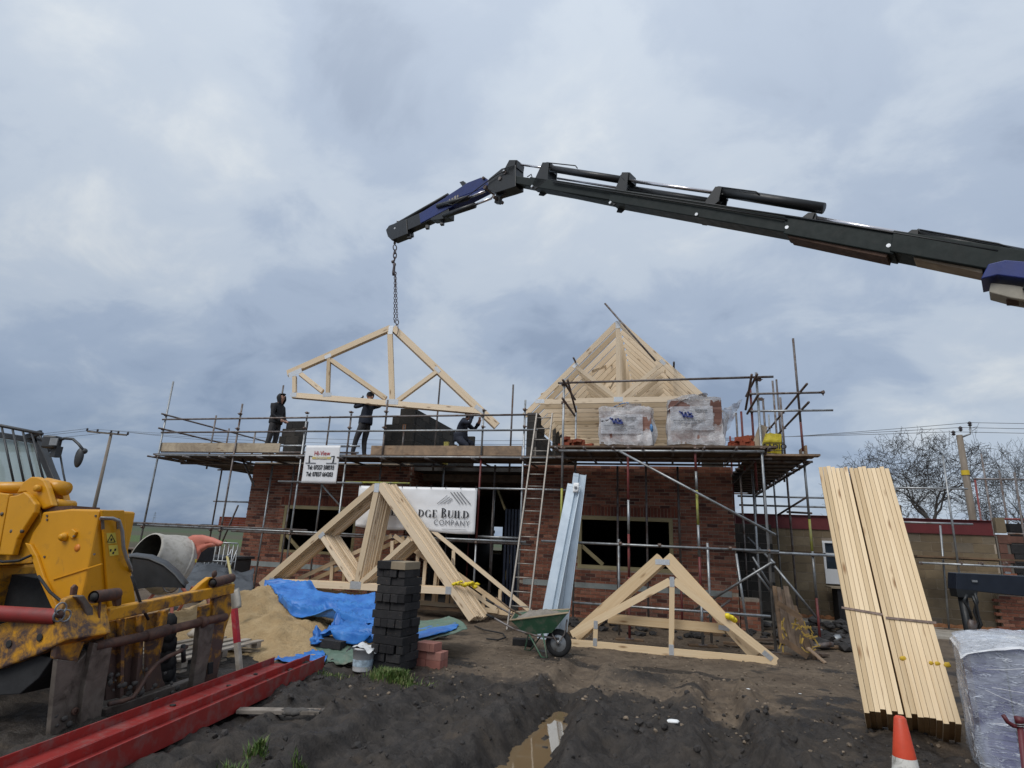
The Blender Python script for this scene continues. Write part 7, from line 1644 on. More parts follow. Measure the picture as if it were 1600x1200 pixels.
# ------------------------------------------------------------------ block and brick stacks
def block_stack():
    """loose concrete blocks piled in crossed layers; each is a thing of its own"""
    c = at(606, 1052, z=0); c = Vector((c.x - .05, c.y + .18, 0)); th = .1005; a0 = rad(-6)
    def blk(x, y, z, sx, sy, ang, mat, lb, seed=0):
        me = unit_mesh('block', (sx - .006, sy - .006, th - .004), mat); o = D.objects.new('concrete_block', me); COL.objects.link(o); o.location = (x + rnd.gauss(0, .008), y + rnd.gauss(0, .008), z); o.rotation_euler = (rnd.gauss(0, .006), rnd.gauss(0, .006), ang)
        b = o.modifiers.new('edge', 'BEVEL'); b.width = .004; b.segments = 1
        tag(o, lb, 'block', 'blocks in the tall black stack'); return o
    for j in range(13):
        z = .03 + th * (j + .5); a = a0 + rnd.gauss(0, .055); cx, cy = c.x + rnd.gauss(0, .015) + .018 * math.sin(j * .5) + .01, c.y + rnd.gauss(0, .01); ca, sa = math.cos(a), math.sin(a)
        W = lambda u, v: (cx + ca * u - sa * v, cy + sa * u + ca * v)
        lb = 'black concrete block in the ' + ORD[j] + ' course from the ground of the tall stack'
        if j == 12:
            for v, mt, l2 in ((-.11, 'block_top_tan', 'tan concrete block on top of the tall black stack'), (.11, 'block_black', 'black concrete block on top of the tall stack beside the tan one')):
                x, y = W(-.11 if v > 0 else .11, 0); 
                o = blk(*W(v * -1.0, 0), z, .215, .44, a, mt, l2)
        elif j % 3 == 0:
            for v in (-.11, .11): blk(*W(0, v), z, .44, .215, a, 'block_black', 'black concrete block, ' + ('front' if v < 0 else 'back') + ' of the ' + ORD[j] + ' course in the tall stack')
        elif j % 3 == 1:
            for u in (-.11, .11): blk(*W(u, 0), z, .215, .44, a, 'block_black', 'black concrete block, ' + ('left' if u < 0 else 'right') + ' of the ' + ORD[j] + ' course in the tall stack')
        else:
            for v in (-.17, -.06): 
                for u in (-.165, -.055, .055): blk(*W(u, v), z, .105, .105, a, 'block_black', 'small black coursing brick, ' + ('front' if v < -.1 else 'second') + ' row ' + {-.165: 'left', -.055: 'middle', .055: 'right'}[u] + ' in the ' + ORD[j] + ' course of the tall stack')
            blk(*W(.165, -.11), z, .10, .215, a, 'block_black', 'short black concrete block ending the ' + ORD[j] + ' course of the tall stack'); blk(*W(0, .11), z, .44, .215, a, 'block_black', 'long black concrete block at the back of the ' + ORD[j] + ' course, tall stack')
    blk(*(c.x - .28, c.y - .12), .06, .215, .1, .6, 'block_black', 'black concrete block slipped out at the foot of the tall stack')
block_stack()
def lone_block(a, b, z, ang, lb, sx=.44, sy=.215, mat='block_black', tilt=0):
    p = at(a, b, z=z); me = unit_mesh('block', (sx, sy, .1), mat); o = D.objects.new('concrete_block', me); COL.objects.link(o); o.location = (p.x, p.y, z); o.rotation_euler = (tilt, .0, ang); bv = o.modifiers.new('edge', 'BEVEL'); bv.width = .005; bv.segments = 2; tag(o, lb, 'block')
lone_block(520, 1004, .22, -.15, 'black concrete block on top of two, left of the tall stack', .5, .3); lone_block(516, 1018, .10, -.35, 'black concrete block underneath, left of the tall stack', .5, .3, tilt=.1)
lone_block(681, 988, .08, .1, 'black concrete block weighting the blue sheet right of the tall stack', .42, .3); lone_block(657, 976, .12, .3, 'black concrete block half hidden behind the tall stack', .25, .2); lone_block(818, 1003, .05, .2, 'black concrete block lying under the wheelbarrow', .36, .2)
def red_bricks():
    p = at(655, 1046, z=0); a = -.12
    t = None
    for j in range(3):
        for i in range(4 if j == 2 else 2):
            R = rotz(a); 
            if j == 2: v = Vector((-.10 + i * .068, 0.02 + .0 * i, .0)); sz = (.064, .213, .102)
            else: v = Vector((-.10 + i * .218, 0, 0)); sz = (.213, .102, .102) if j == 1 else (.213, .102, .102)
            for k in range(2 if j < 2 else 1):
                q = Vector((p.x + .05, p.y + .15, .055 + j * .104)) + R @ (v + Vector((0, k * .108 - .02, 0))); me = unit_mesh('brick', sz, 'brick_pink'); o = D.objects.new('brick', me); COL.objects.link(o); o.location = q; o.rotation_euler = (0, 0, a + rnd.gauss(0, .02)); bv = o.modifiers.new('edge', 'BEVEL'); bv.width = .003; bv.segments = 1
                tag(o, 'pinkish red brick in the small stack, ' + ('bottom', 'middle', 'top')[j] + ' course, ' + ((('front ', 'back ')[k] + ('left', 'right')[i]) if j < 2 else ('far left', 'centre left', 'centre right', 'far right')[i]), 'brick', 'bricks in the small red stack')
red_bricks()
def bucket():
    p = at(558, 1052, z=0); pmat('bucket_white', (0.66, 0.67, 0.68), 0.1, 8, 0.45, dirt=(.3, .27, .23), dirt_amt=.3); pmat('bucket_blue', (0.40, 0.50, 0.58), 0.45, 16, 0.5)
    t = thing('bucket', 'white plastic bucket with a printed band, left of the black block stack', 'bucket', (p.x, p.y + .12, 0)); c = Vector((p.x, p.y + .12, 0.01))
    MB().lathe([(.0, 0), (.115, 0), (.118, .01), (.135, .25), (.146, .25), (.148, .275), (.136, .275), (.110, .05), (0, .04)], c, n=24).part('body', 'bucket_white', t, True); MB().lathe([(.1225, .06), (.1285, .14)], c, n=24).part('printed_band', 'bucket_blue', t, True)
    mb = MB(); mb.grid(lambda u, v: (c.x - .17 + .34 * u, c.y - .15 + .3 * v, .30 + .05 * fbm(u * 3, v * 3, 3, 4) - .06 * (abs(u - .5) * 2) ** 3), 14, 12); mb.part('lid_sheet', 'paper_white', t, True)
    MB().path([c + Vector((.14 * math.cos(q), -.02 - .05 * math.sin(q), .26 - .14 * math.sin(q))) for q in [i * .349 for i in range(10)]], .004, 5).part('handle', 'galv', t, True)
bucket()
def grass(a, b, n, rx, ry, h, lb, seed):
    r = random.Random(seed); c = at(a, b, z=0.02); mb = MB()
    for i in range(n):
        x, y = c.x + r.gauss(0, rx * .5), c.y + r.gauss(0, ry * .5); z = gh(x, y) - .01; L = h * r.uniform(.5, 1.15); an = r.uniform(0, 6.28); ben = r.uniform(.15, .75) * L; w = r.uniform(.003, .006); d = Vector((math.cos(an), math.sin(an), 0)); s = d.cross(Vector((0, 0, 1))) * w; p = Vector((x, y, z)); mb.cr = r.random()
        p1 = p + d * ben * .25 + Vector((0, 0, L * .55)); p2 = p + d * ben + Vector((0, 0, L * .9)); k = len(mb.v); mb.v += [p - s, p + s, p1 - s * .8, p1 + s * .8, p2]; mb.face([k, k + 1, k + 3, k + 2]); mb.face([k + 2, k + 3, k + 4])
    o = mb.part('grass_tuft', 'grass_green', loc=(c.x, c.y, 0), stuff=True); tag(o, lb, 'grass')
n_ = NT('grass_green'); n_.done(n_.ramp(n_.rand(), [(0, (.04, .075, .014)), (.6, (.085, .16, .025)), (.85, (.17, .20, .06)), (1, (.26, .23, .11))]), .6)
grass(612, 1064, 2600, .21, .15, .10, 'bright green grass tuft at the foot of the tall black block stack', 1); grass(402, 1172, 240, .075, .06, .10, 'green grass tuft in the mud near the bottom of the red beam', 2); grass(650, 1074, 120, .25, .10, .045, 'sparse grass blades in the trodden soil by the small red bricks', 3); grass(520, 1056, 160, .2, .1, .06, 'sparse grass blades under the end of the red beams', 4); grass(470, 1196, 60, .06, .05, .1, 'few grass blades at the bottom edge near the rut', 5); grass(362, 1200, 90, .12, .05, .1, 'few grass blades beside the red beam at the bottom', 6)
def mud_plank():
    p, q = at(372, 1110, z=.04), at(500, 1112, z=.04); t = thing('plank', 'short plank half buried in black mud in front of the red beams', 'plank', p); MB().beam(p, q, .11, .03).part('board', 'greywood', t); mb = MB()
    for i in range(22): u = rnd.uniform(.55, 1.25); mb.blob(p.lerp(q, u) + Vector((0, rnd.gauss(0, .03), .0)), rnd.uniform(.03, .055), (1.3, .9, .6), i, .4)
    mb.part('mud_crust', 'clod_grey', t, True)
mud_plank()
for k, (a, b, r) in enumerate(((1050, 1138, .05), (1388, 1125, .03), (1250, 1082, .012), (1170, 1088, .016))):
    p = at(a, b, z=.03); mb = MB(); mb.blob((p.x, p.y, gh(p.x, p.y) + .012), r, (1.5, .9, .35), k, .5); tag(mb.part('litter_scrap', 'paper_white', loc=(p.x, p.y, 0), smooth=True), ('white scrap of litter on the mud right of the water-filled rut', 'white scrap of litter beside the foot of the leaning timbers', 'tiny white scrap on the soil below the low truss', 'tiny white scrap on the soil below the king post')[k], 'litter')
# ------------------------------------------------------------------ stake, pallet, shovel, mixer, barrier
def stake():
    b, tp = at(357, 1062, z=0), at(366, 951, y=-7.55); d = Vector((tp.x, tp.y, tp.z)); b = Vector((b.x, d.y + .02, -.05)); t = thing('marker_stake', 'red-topped timber marker stake beside the fork carriage', 'stake', b); m_ = b.lerp(d, .52)
    MB().beam(b, m_, .055, .055, up=(0, 1, 0)).part('shaft', 'palletwood', t); pmat('stake_red', (0.46, 0.03, 0.045), 0.15, 6, 0.6, dirt=(.4, .2, .18), dirt_amt=.2); MB().beam(m_, d, .057, .057, up=(0, 1, 0)).part('painted_head', 'stake_red', t)
stake()
def pallet():
    a, b = at(280, 1033, z=.20), at(412, 1001, z=.20); u = (b - a).normalized(); v = Vector((-u.y, u.x, 0)); v = v if v.x < 0 else -v; u.z = v.z = 0; L = (b - a).length; t = thing('pallet', 'weathered wooden pallet lying by the sand heap behind the fork carriage', 'pallet', a.lerp(b, .5) * 1.0); U = Vector((0, 0, .02)); o = Vector((a.x, a.y, .20))
    for k, off in enumerate((.05, .24, .43, .63, .82)): MB().beam(o + v * off, o + v * off + u * L, .105, .02).part('deck_board', 'palletwood', t)
    for s in (.06, .5, .94): MB().beam(o + u * L * s - Vector((0, 0, .045)), o + u * L * s + v * .88 - Vector((0, 0, .045)), .09, .07).part('bearer', 'palletwood', t); MB().beam(o + u * L * s - Vector((0, 0, .12)), o + u * L * s + v * .88 - Vector((0, 0, .12)), .1, .02).part('bottom_board', 'palletwood', t)
    p, q = at(382, 1017, z=.06), at(414, 1024, z=.04); tag(MB().beam(p, q, .05, .02).part('batten', 'palletwood', loc=p), 'pale broken batten on the sand beside the pallet', 'batten')
    p = at(305, 992, z=.2); mb = MB(); mb.blob(p + Vector((0, .1, 0)), .16, (1.3, .9, .45), 8, .4); tag(mb.part('cement_sack', 'palletwood', loc=p, smooth=True), 'crumpled paper sack lying on the pallet', 'sack')
pallet()
def shovel():
    a, b = at(355, 869, y=-5.9), at(366, 925, y=-6.0); t = thing('shovel', 'shovel with a pale yellow shaft stuck in the edge of the sand heap', 'shovel', b); pmat('shovel_shaft', (0.50, 0.43, 0.20), 0.15, 8, 0.6); pmat('shovel_blade', (0.24, 0.225, 0.20), 0.2, 8, 0.5, .3)
    MB().tube(a, b, .019, 8).part('shaft', 'shovel_shaft', t, True); d = (b - a).normalized(); x = d.cross(Vector((0, 1, 0))).normalized(); MB().tube(a - x * .055, a + x * .055, .016, 8).part('grip', 'galv', t, True)
    mb = MB(); mb.grid(lambda u, v: b + x * (u - .5) * .19 * (1 - .25 * v ** 3) + d * (v * .30 - .02) + Vector((0, -.04 * (1 - (2 * u - 1) ** 2), 0)), 8, 8); o = mb.part('blade', 'shovel_blade', t, True); md = o.modifiers.new('thick', 'SOLIDIFY'); md.thickness = .004
shovel()
def mixer():
    y = -6.0; pmat('drum_grey', (0.42, 0.40, 0.36), 0.15, 4, 0.8, 0, 0.4, 20, dirt=(.25, .235, .2), dirt_amt=.5, dscale=6); pmat('mixer_pink', (0.55, 0.175, 0.125), 0.15, 5, 0.6, dirt=(.42, .28, .23), dirt_amt=.35); pmat('drum_inside', (0.075, 0.07, 0.055), 0.3, 8, .9)
    m_, bk = at(226, 866, y=y - .50), at(281, 888, y=y + .10); ax = (bk - m_).normalized(); L = (bk - m_).length; t = thing('cement_mixer', 'cement splashed mixer with grey drum and faded pink engine hood, behind the telehandler', 'cement mixer', (bk.x, bk.y, 0))
    mb = MB(); prof = [(.315, 0), (.335, .0), (.345, .03), (.36, .14), (.435, .34), (.455, .42), (.455, .5), (.44, .56), (.33, L * .93), (.16, L), (.0, L)]; mb.lathe(prof, m_, ax, 32); mb.part('drum', 'drum_grey', t, True); mb = MB(); mb.lathe([(.315, 0), (.325, .1), (.40, .36), (.40, .5), (.1, L * .85), (0, L * .85)], m_, ax, 32); mb.part('drum_inside', 'drum_inside', t, True); mb = MB(); mb.lathe([(.456, .45), (.468, .455), (.468, .485), (.456, .49)], m_, ax, 32); mb.part('ring_gear', 'drum_grey', t, True)
    H = lambda a, b, o: at(a, b, y=y + o)
    mb = MB(); rows = [((290, 843), (297, 856), (301, 872), (300, 889)), ((303, 837), (306, 848), (308, 864), (304, 879)), ((318, 837), (318, 846), (316, 855), (311, 863)), ((334, 842), (333, 847), (330, 850), (323, 853)), ((348, 850), (347, 851), (344, 851), (340, 850))]
    def f(u, v):
        k = min(3, int(u * 4)); fu = u * 4 - k; q = min(2, int(v * 3)); fv = v * 3 - q; g = lambda i, j: Vector((*rows[i][j], 0)); p = g(k, q).lerp(g(k + 1, q), fu).lerp(g(k, q + 1).lerp(g(k + 1, q + 1), fu), fv); return H(p.x, p.y, .05 + .30 * (1 - abs(2 * v - 1)) * .4 - .12 * math.sin(3.14 * v))
    mb.grid(f, 16, 9); o = mb.part('engine_hood', 'mixer_pink', t, True); md = o.modifiers.new('thick', 'SOLIDIFY'); md.thickness = .03
    MB().box(H(312, 866, .30), (.22, .4, .24)).part('engine', 'rubber', t, bevel=.02); MB().box(H(303, 876, -.05), (.09, .02, .05)).part('maker_plate', 'sticker_yellow', t)
    MB().path([H(299, 870, .05), H(291, 888, -.08), H(277, 903, -.15), H(279, 908, -.15), H(287, 921, -.15), H(296, 935, -.1)], .026, 8).part('frame_tube', 'mixer_pink', t, True)
    b1 = H(296, 935, -.1); 
    for s, dx in ((-.15, .0), (.5, .05)): MB().tube((bk.x + .2 + dx, y + s, .6), (bk.x + .35 + dx, y + s * 1.3, 0), .025, 8).part('leg', 'mixer_pink', t, True); MB().tube((bk.x - .1 + dx, y + s, .7), (bk.x - .5 + dx, y + s * 1.3, .18), .025, 8).part('leg', 'mixer_pink', t, True); MB().lathe([(.17, -.04), (.18, 0), (.17, .04)], (bk.x - .5 + dx, y + s * 1.3, .18), (0, 1, 0), 18, True, True).part('wheel', 'rubber', t, True)
    c = H(268, 908, -.35); MB().path([c + Vector((.16 * math.cos(q), 0, .16 * math.sin(q))) for q in [i * .349 for i in range(19)]], .012, 6, False).part('tip_wheel', 'galv_old', t, True)
mixer()
def barrier():
    y = -2.6; p, q = at(312, 846, y=y), at(372, 852, y=y); r = at(312, 905, y=y); t = thing('site_barrier', 'grey tubular mesh barrier panels beyond the mixer, in front of the far corner', 'barrier', (r.x, y, 0)); z1, z0 = p.z, .12; n = 9
    for i in range(n + 1): x = p.x + (q.x - p.x) * i / n; MB().tube((x, y, z0), (x, y, z1 - .01), .011, 6).part('bar', 'galv', t, True)
    for z in (z0, (z0 + z1) / 2, (z0 + z1) / 2 + .22, z1): MB().tube((p.x, y - .012, z), (q.x, y - .012, z), .017, 6).part('rail', 'galv', t, True)
    for a, b in (((362, 858), (345, 905)), ((370, 860), (352, 905))): MB().tube(at(*a, y=y - .25), at(*b, y=y - .25), .015, 6).part('stay', 'galv', t, True)
    t = thing('skip_bin', 'dark open bin standing behind the tubular barrier', 'bin', (p.x + .6, y + .7, 0)); mb = MB(); mb.box(((p.x + q.x) / 2 - .5, y + .75, .55), (1.0, .9, .85)); mb.part('body', 'plastic_black', t, bevel=.03); MB().box(((p.x + q.x) / 2 - .5, y + .75, 1.0), (1.08, 1.0, .06)).part('rim', 'plastic_black', t, bevel=.01)
    a, b = at(203, 851, y=2), at(228, 870, y=2); t = thing('pallet_stack', 'dark stack of pallets far behind the mixer mouth', 'pallet stack', (a.x, 2, 0))
    for j in range(5):
        MB().box((a.x + .3, 2.4, .12 + j * .19), (1.6, 1.1, .03)).part('pallet_deck', 'board_dark', t)
        for s in (-.7, 0, .7): MB().box((a.x + .3 + s, 2.4, .03 + j * .19), (.1, 1.05, .14)).part('pallet_bearer', 'oldwood', t)
barrier()
# ------------------------------------------------------------------ wheelbarrow
def barrow():
    y = -4.35; g = lambda a, b, o=0.0: at(a, b, y=y + o); pmat('barrow_green', (0.030, 0.090, 0.050), 0.2, 6, 0.5, dirt=(.16, .15, .12), dirt_amt=.42, dscale=6); pmat('mortar_grey', (0.22, 0.195, 0.165), 0.25, 8, 0.95, bump=0.6, bscale=20)
    w = at(873, 998, y=y); t = thing('wheelbarrow', 'green wheelbarrow loaded with mortar, beside the galvanised lintels', 'wheelbarrow', (w.x - .35, y, 0))
    top = [g(797, 969, -.28), g(888, 957, -.24), g(890, 952, .22), g(806, 956, .30)]; bot = [g(822, 992, -.17), g(862, 989, -.14), g(862, 987, .15), g(824, 988, .17)]
    zt = sum(p.z for p in top) / 4
    mb = MB(); ru = lambda P, k: P[k % 4]
    for k in range(4): 
        b = len(mb.v); mb.v += [bot[k], bot[(k + 1) % 4], top[(k + 1) % 4], top[k]]; mb.face([b, b + 1, b + 2, b + 3])
    b = len(mb.v); mb.v += bot; mb.face([b + 3, b + 2, b + 1, b]); o = mb.part('tray', 'barrow_green', t); md = o.modifiers.new('thick', 'SOLIDIFY'); md.thickness = .008
    MB().path(top + [top[0]], .013, 8).part('tray_rim', 'board_pale', t, True); c = (top[0] + top[1] + top[2] + top[3]) / 4
    mb = MB(); mb.grid(lambda u, v: top[0].lerp(top[1], .06 + .88 * u).lerp(top[3].lerp(top[2], .06 + .88 * u), .06 + .88 * v) + Vector((0, 0, -.055 + .10 * math.sin(3.14 * u) * math.sin(3.14 * v) + .05 * fbm(u * 5, v * 4, 4, 2))), 22, 16); mb.part('mortar_load', 'mortar_grey', t, True)
    for s in (-1, 1): MB().path([g(765, 962 if s < 0 else 940, s * .26), g(803, 983 if s < 0 else 962, s * .24), g(836, 993, s * .16), g(873, 998, s * .05)], .015, 8).part('handle', 'galv_old', t, True); MB().tube(g(760, 960 if s < 0 else 937, s * .26), g(772, 966 if s < 0 else 944, s * .26), .02, 8).part('grip', 'rubber', t, True)
    for s in (-1, 1): 
        f0 = g(846 if s < 0 else 820, 1021 if s < 0 else 1013, s * .22); f0.z = gh(f0.x, f0.y) + .005; MB().path([g(826, 990, s * .18), f0, f0 + Vector((.09, 0, 0)), g(848, 990, s * .16)], .013, 8).part('leg', 'barrow_green', t, True)
    r = w.z - gh(w.x, w.y); r = max(.16, min(.2, r)); wc = Vector((w.x, y, gh(w.x, w.y) + r)); MB().lathe([(r * .62, -.045), (r * .9, -.05), (r, -.025), (r, .025), (r * .9, .05), (r * .62, .045)], wc, (0, 1, 0), 26).part('wheel', 'rubber', t, True); MB().lathe([(r * .63, -.03), (r * .3, -.045), (.02, -.05), (.015, -.07), (0, -.07)], wc, (0, 1, 0), 20).part('wheel_rim', 'galv', t, True)
    for s in (-1, 1): MB().path([g(862, 990, s * .1), wc + Vector((0, s * .075, 0)), wc + Vector((.10, s * .07, .14)), g(886, 968, s * .12)], .012, 6).part('fork', 'galv_old', t, True)
    h = g(778, 936, .1); MB().path([g(775, 934, .12), g(795, 950, .05), g(822, 966, .0)], .014, 6).part('shovel_handle', 'oldwood', t, True)
barrow()
p0 = at(744, 985, z=.02); mb = MB(); mb.path([at(a, b, z=.025) for a, b in ((742, 978), (756, 984), (772, 987), (786, 990), (790, 996), (778, 1000), (760, 998))], .014, 6); tag(mb.part('cable', 'rubber', loc=p0, smooth=True), 'dark cable looped on the soil in front of the truss bundle', 'cable')
# ------------------------------------------------------------------ old boards, rubble
def old_boards():
    t = thing('broken_pallet', 'rotten brown pallet boards stood on end beside the loading bay post', 'broken pallet', at(1245, 1025, z=0)); y = -2.55
    pmat('straw_yellow', (0.36, 0.24, 0.055), 0.35, 10, 0.9)
    for i in range(9):
        u = i / 8; b = at(1222 + 58 * u, 1004 + 30 * u + rnd.uniform(-3, 3), y=y - .12 + .04 * (i % 2)); tp = at(1211 + 40 * u + rnd.uniform(-2, 2), 918 + (0 if i < 4 else 14 + 9 * (i - 4)) + rnd.uniform(-5, 5), y=y + .25 - .05 * (i % 2)); b.z = max(.0, b.z); MB().beam(b, tp, rnd.uniform(.06, .085), .022, up=(.25 + rnd.gauss(0, .12), -1, .2)).part('board', rnd.choice(('oldwood', 'oldwood', 'board_dark')), t)
    for (a, b, c, d) in ((1214, 942, 1252, 966), (1224, 1000, 1262, 1026)): MB().beam(at(a, b, y=y - .2), at(c, d, y=y - .22), .03, .09, up=(0, 0, 1)).part('cross_board', 'oldwood', t)
    for i in range(26):
        p = at(1248 + rnd.uniform(-8, 22) + 1.0 * i * .5, 965 + i * 2.2 + rnd.uniform(-4, 4), y=y - .15); d = Vector((rnd.uniform(-.3, .9), -.1, rnd.uniform(-.5, .6))).normalized() * rnd.uniform(.07, .16); MB().beam(p, p + d, .006, rnd.uniform(.015, .03)).part('splinter', 'straw_yellow', t)
    MB().beam(at(1262, 1012, y=y - .2), at(1290, 1036, y=y - .35), .09, .02).part('board', 'board', t)
    for i in range(10): 
        p = at(1221 + rnd.uniform(-1, 5), 965 + i * 5, y=y - .14); MB().beam(p, p + Vector((rnd.uniform(-.04, .04), 0, -.09)), .005, .02).part('splinter', 'straw_yellow', t)
old_boards()
def rubble():
    pmat('rubble_dark', (0.035, 0.032, 0.031), 0.4, 8, 0.8, rv=.4); mb = MB()
    for i in range(120): x, y = rnd.uniform(1.9, 4.3), rnd.uniform(-1.6, 1.2); mb.cr = rnd.random(); mb.blob((x, y, gh(x, y) + .06 + .16 * sm(-1.4, .6, y) * rnd.random()), rnd.uniform(.05, .15), (1.2, 1, .6), i, .5, sub=1)
    for i in range(90): x, y = rnd.uniform(-3.0, 1.9), rnd.uniform(-1.7, -.2); mb.cr = rnd.random(); mb.blob((x, y, gh(x, y) + .03), rnd.uniform(.03, .10), (1.2, 1, .6), i + 200, .5, sub=1)
    tag(mb.part('rubble', 'rubble_dark', stuff=True), 'dark rubble and spoil along the foot of the walls and scaffold', 'rubble')
    for k, (a, b, z, r) in enumerate(((1306, 998, .12, .10), (1322, 1008, .06, .04), (1280, 985, .2, .05))): p = at(a, b, z=z); mb = MB(); mb.blob(p, r, (1.2, .8, .8), k, .5); tag(mb.part('rag', 'galv', loc=p, smooth=True), ('pale crumpled bag on the dark rubble by the corner post', 'small pale scrap on the rubble left of the timber stack', 'small pale scrap beside the foot of the corner post')[k], 'scrap')
    for k, (a, b, c, d, z) in enumerate(((1240, 985, 1325, 1000, .12), (1262, 1008, 1325, 1012, .06), (1260, 1016, 1290, 1024, .04), (1130, 1004, 1212, 1012, .05), (1150, 998, 1208, 1000, .10), (1100, 990, 1160, 996, .05), (1270, 980, 1330, 984, .2))):
        p, q = at(a, b, z=z), at(c, d, z=z); tag(MB().beam(p, q, .16, .035).part('board_offcut', 'oldwood' if k % 2 else 'board_dark', loc=p), ('board offcut across the rubble right of the corner post', 'long board offcut on the ground left of the timber stack', 'short board offcut near the broken pallet', 'board offcut at the foot of the loading bay post', 'board offcut propped behind the loading bay post', 'board offcut on the soil behind the A-frame trusses', 'board offcut beside the concrete slab')[k], 'board')
    for k, (a, b, r, ln) in enumerate(((1270, 1010, .045, .35), (1200, 970, .05, .3))): p = at(a, b, z=.08); tag(MB().tube(p, p + Vector((ln, .1, .05)), r, 10).part('pipe_offcut', 'galv_old', loc=p, smooth=True), ('grey pipe offcut on the ground beside the broken pallet', 'pipe offcut under the rail of the loading bay')[k], 'pipe')
rubble()
# ------------------------------------------------------------------ right foreground: cone, wrapped pallet, road pin
def cone():
    b = None
    for yy in np.arange(-10.6, -8.6, .02):
        p = at(1405, 1114, y=yy)
        if p.z - gh(p.x, p.y) <= .78: b = Vector((p.x, yy, gh(p.x, p.y))); break
    pmat('cone_orange', (0.60, 0.062, 0.022), 0.12, 6, 0.5, dirt=(.22, .06, .03), dirt_amt=.25); pmat('cone_white', (0.62, 0.60, 0.55), 0.1, 6, 0.55, dirt=(.20, .18, .15), dirt_amt=.52, dscale=14)
    t = thing('traffic_cone', 'dirty orange and white traffic cone in front of the leaning timber stack', 'traffic cone', b); h = .76; R = lambda z: .030 + (.135 - .030) * (1 - z / h)
    MB().lathe([(R(h) * .7, h + .004), (R(h), h - .006), (R(h - .20), h - .20)][::-1], b, n=28, capt=True).part('tip', 'cone_orange', t, True); MB().lathe([(R(h - .46), h - .46), (R(h - .2) + .001, h - .2)], b, n=28).part('reflective_sleeve', 'cone_white', t, True); MB().lathe([(R(.03), .03), (R(h - .46) + .001, h - .46)], b, n=28).part('lower_body', 'cone_orange', t, True)
    mb = MB(); s = .22; mb.prism([b + Vector((x, y, 0)) for x, y in ((-s, -s * .7), (-s * .7, -s), (s * .7, -s), (s, -s * .7), (s, s * .7), (s * .7, s), (-s * .7, s), (-s, s * .7))], (0, 0, .035)); mb.part('base', 'rubber', t, bevel=.006)
    mb = MB(); c = b + Vector((0, 0, h - .37)); mb.beam(c + Vector((-.02, -R(h - .37) - .004, .02)), c + Vector((.025, -R(h - .37) - .003, .0)), .004, .03); mb.part('torn_patch', 'cone_orange', t)
cone()
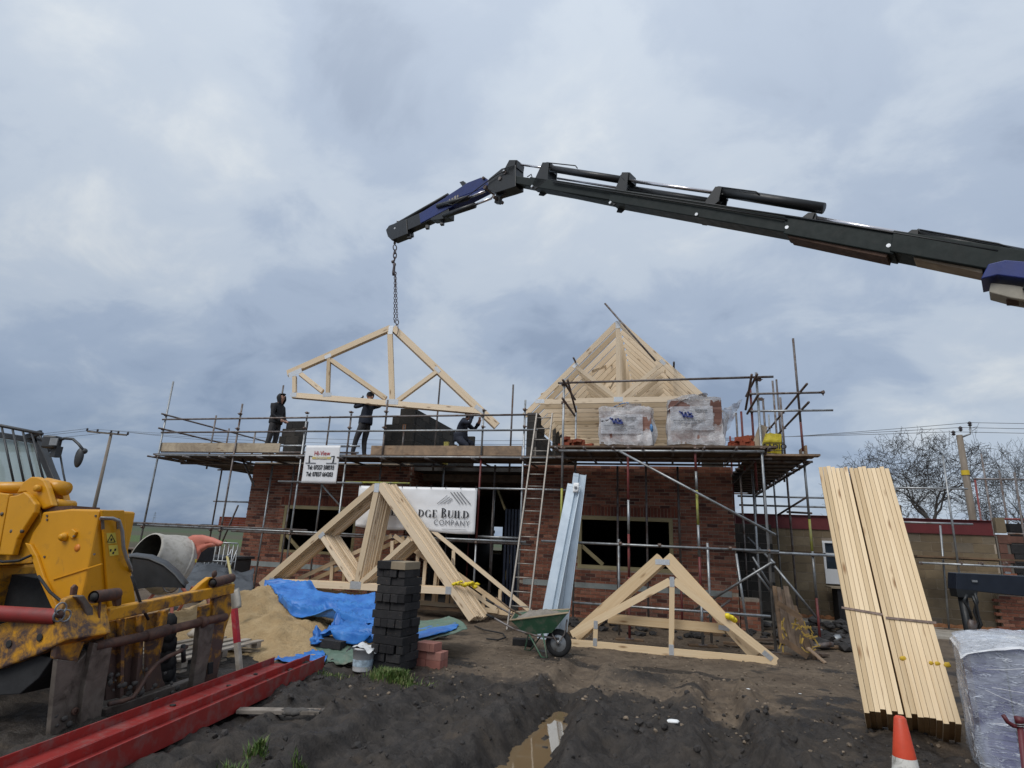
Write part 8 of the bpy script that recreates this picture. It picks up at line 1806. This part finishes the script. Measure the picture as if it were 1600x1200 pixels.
def wrapped():
    y0, y1 = -8.05, -7.15; a = at(1512, 1030, y=y0); x0, x1 = a.x, a.x + 1.15; zt = at(1545, 1003, y=y0).z; pmat('pack_blue', (0.115, 0.115, 0.235), 0.2, 5, 0.6, rv=.25)
    t = thing('wrapped_pallet', 'plastic wrapped pallet of bluish bricks at the right edge beside the leaning timbers', 'wrapped pallet', (x0, y0, 0))
    for k in range(3): MB().beam((x0, y0 + .08 + k * .37, .06), (x1, y0 + .08 + k * .37, .06), .1, .09).part('pallet_runner', 'oldwood', t)
    for k in range(6): MB().beam((x0 + .06 + k * .2, y0, .125), (x0 + .06 + k * .2, y1, .125), .1, .022).part('pallet_board', 'oldwood', t)
    me = unit_mesh('brick', (.213, .1, .064), 'pack_blue'); nz = int((zt - .2) / .067)
    for j in range(nz):
        for i in range(5):
            inst('brick', me, t, (x0 + .125 + i * .224, y0 + .065 + rnd.uniform(-.004, .004), .175 + j * .067)); 
            if i == 0: 
                for k in range(1, 8): inst('brick', me, t, (x0 + .125, y0 + .065 + k * .107, .175 + j * .067))
    MB().box(((x0 + x1) / 2 + .1, (y0 + y1) / 2 + .06, .15 + nz * .0335), (x1 - x0 - .28, y1 - y0 - .2, nz * .067 - .01)).part('pack_core', 'pack_blue', t)
    mb = MB(); rough_box(mb, ((x0 + x1) / 2, (y0 + y1) / 2, (zt + .03) / 2 + .045), (x1 - x0 + .05, y1 - y0 + .05, zt - .05), .035, 4.0, 26, fr=3.4); o = mb.part('stretch_film', 'film_clear', t, True)
    mb = MB(); mb.grid(lambda u, v: (x0 - .05 + (x1 - x0 + .1) * u, y0 - .06 + (y1 - y0 + .1) * v, zt + .02 + .035 * fbm(u * 5, v * 4, 4, 3) - .10 * (abs(2 * u - 1)) ** 6 - .06 * (abs(2 * v - 1)) ** 6), 26, 20); mb.part('film_cap', 'film_thick', t, True)
    mb = MB()
    for k in range(9):
        zz = .2 + (zt - .3) * rnd.random(); sl = rnd.uniform(-.35, .25); L = rnd.uniform(.25, .75); xs = x0 + rnd.uniform(0, .6); mb.path([(xs + L * i / 6, y0 - .052 - .012 * rnd.random(), zz + sl * L * (i / 6) + .012 * math.sin(i * 1.1 + k)) for i in range(7)], .0022, 4)
    for k in range(7): mb.path([(x0 - .04 + .02 * rnd.random(), y0 + .02 * i, .2 + k * .11 + .02 * i * rnd.uniform(-1, 1)) for i in range(6)], .002, 4)
    mb.part('film_crease', 'film_thick', t, True)
    t.rotation_euler.z = rad(-17)
wrapped()
def road_pin():
    tp = at(1593, 1126, y=-11.35); b = Vector((tp.x - .06, tp.y + .0, 0.0)); t = thing('road_pin', 'dark red steel road pin with a hooked top at the bottom right corner', 'road pin', b); pmat('pin_red', (0.10, 0.012, 0.018), 0.2, 8, 0.5)
    MB().tube(b, tp, .0095, 8).part('shaft', 'pin_red', t, True); MB().path([tp - Vector((0, 0, .018)), tp + Vector((-.02, 0, -.018)), tp + Vector((-.035, 0, -.008)), tp + Vector((-.045, 0, .012))], .007, 8).part('hook', 'pin_red', t, True); MB().lathe([(.013, -.012), (.014, .012)], tp, n=10, capb=True, capt=True).part('collar', 'pin_red', t, True)
    for k in range(2): mb = MB(); c = tp - Vector((0, 0, .018 + .006 * k)); mb.path([c + Vector((.014 * math.cos(q), .014 * math.sin(q), .002 * q)) for q in [i * .7 for i in range(10)]], .0016, 4, False); mb.part('tie_wire', 'galv', t, True)
    pmat('tape_pink', (0.62, 0.10, 0.14), 0.25, 20, 0.5); mb = MB(); mb.path([tp + Vector((.012, -.01, -.04)), tp + Vector((.022, -.01, -.075)), tp + Vector((.016, -.01, -.11)), tp + Vector((.03, 0, -.15)), tp + Vector((.02, 0, -.2))], .006, 5); tag(mb.part('barrier_tape', 'tape_pink', loc=tp, smooth=True), 'pink and white barrier tape trailing from the road pin', 'tape')
road_pin()
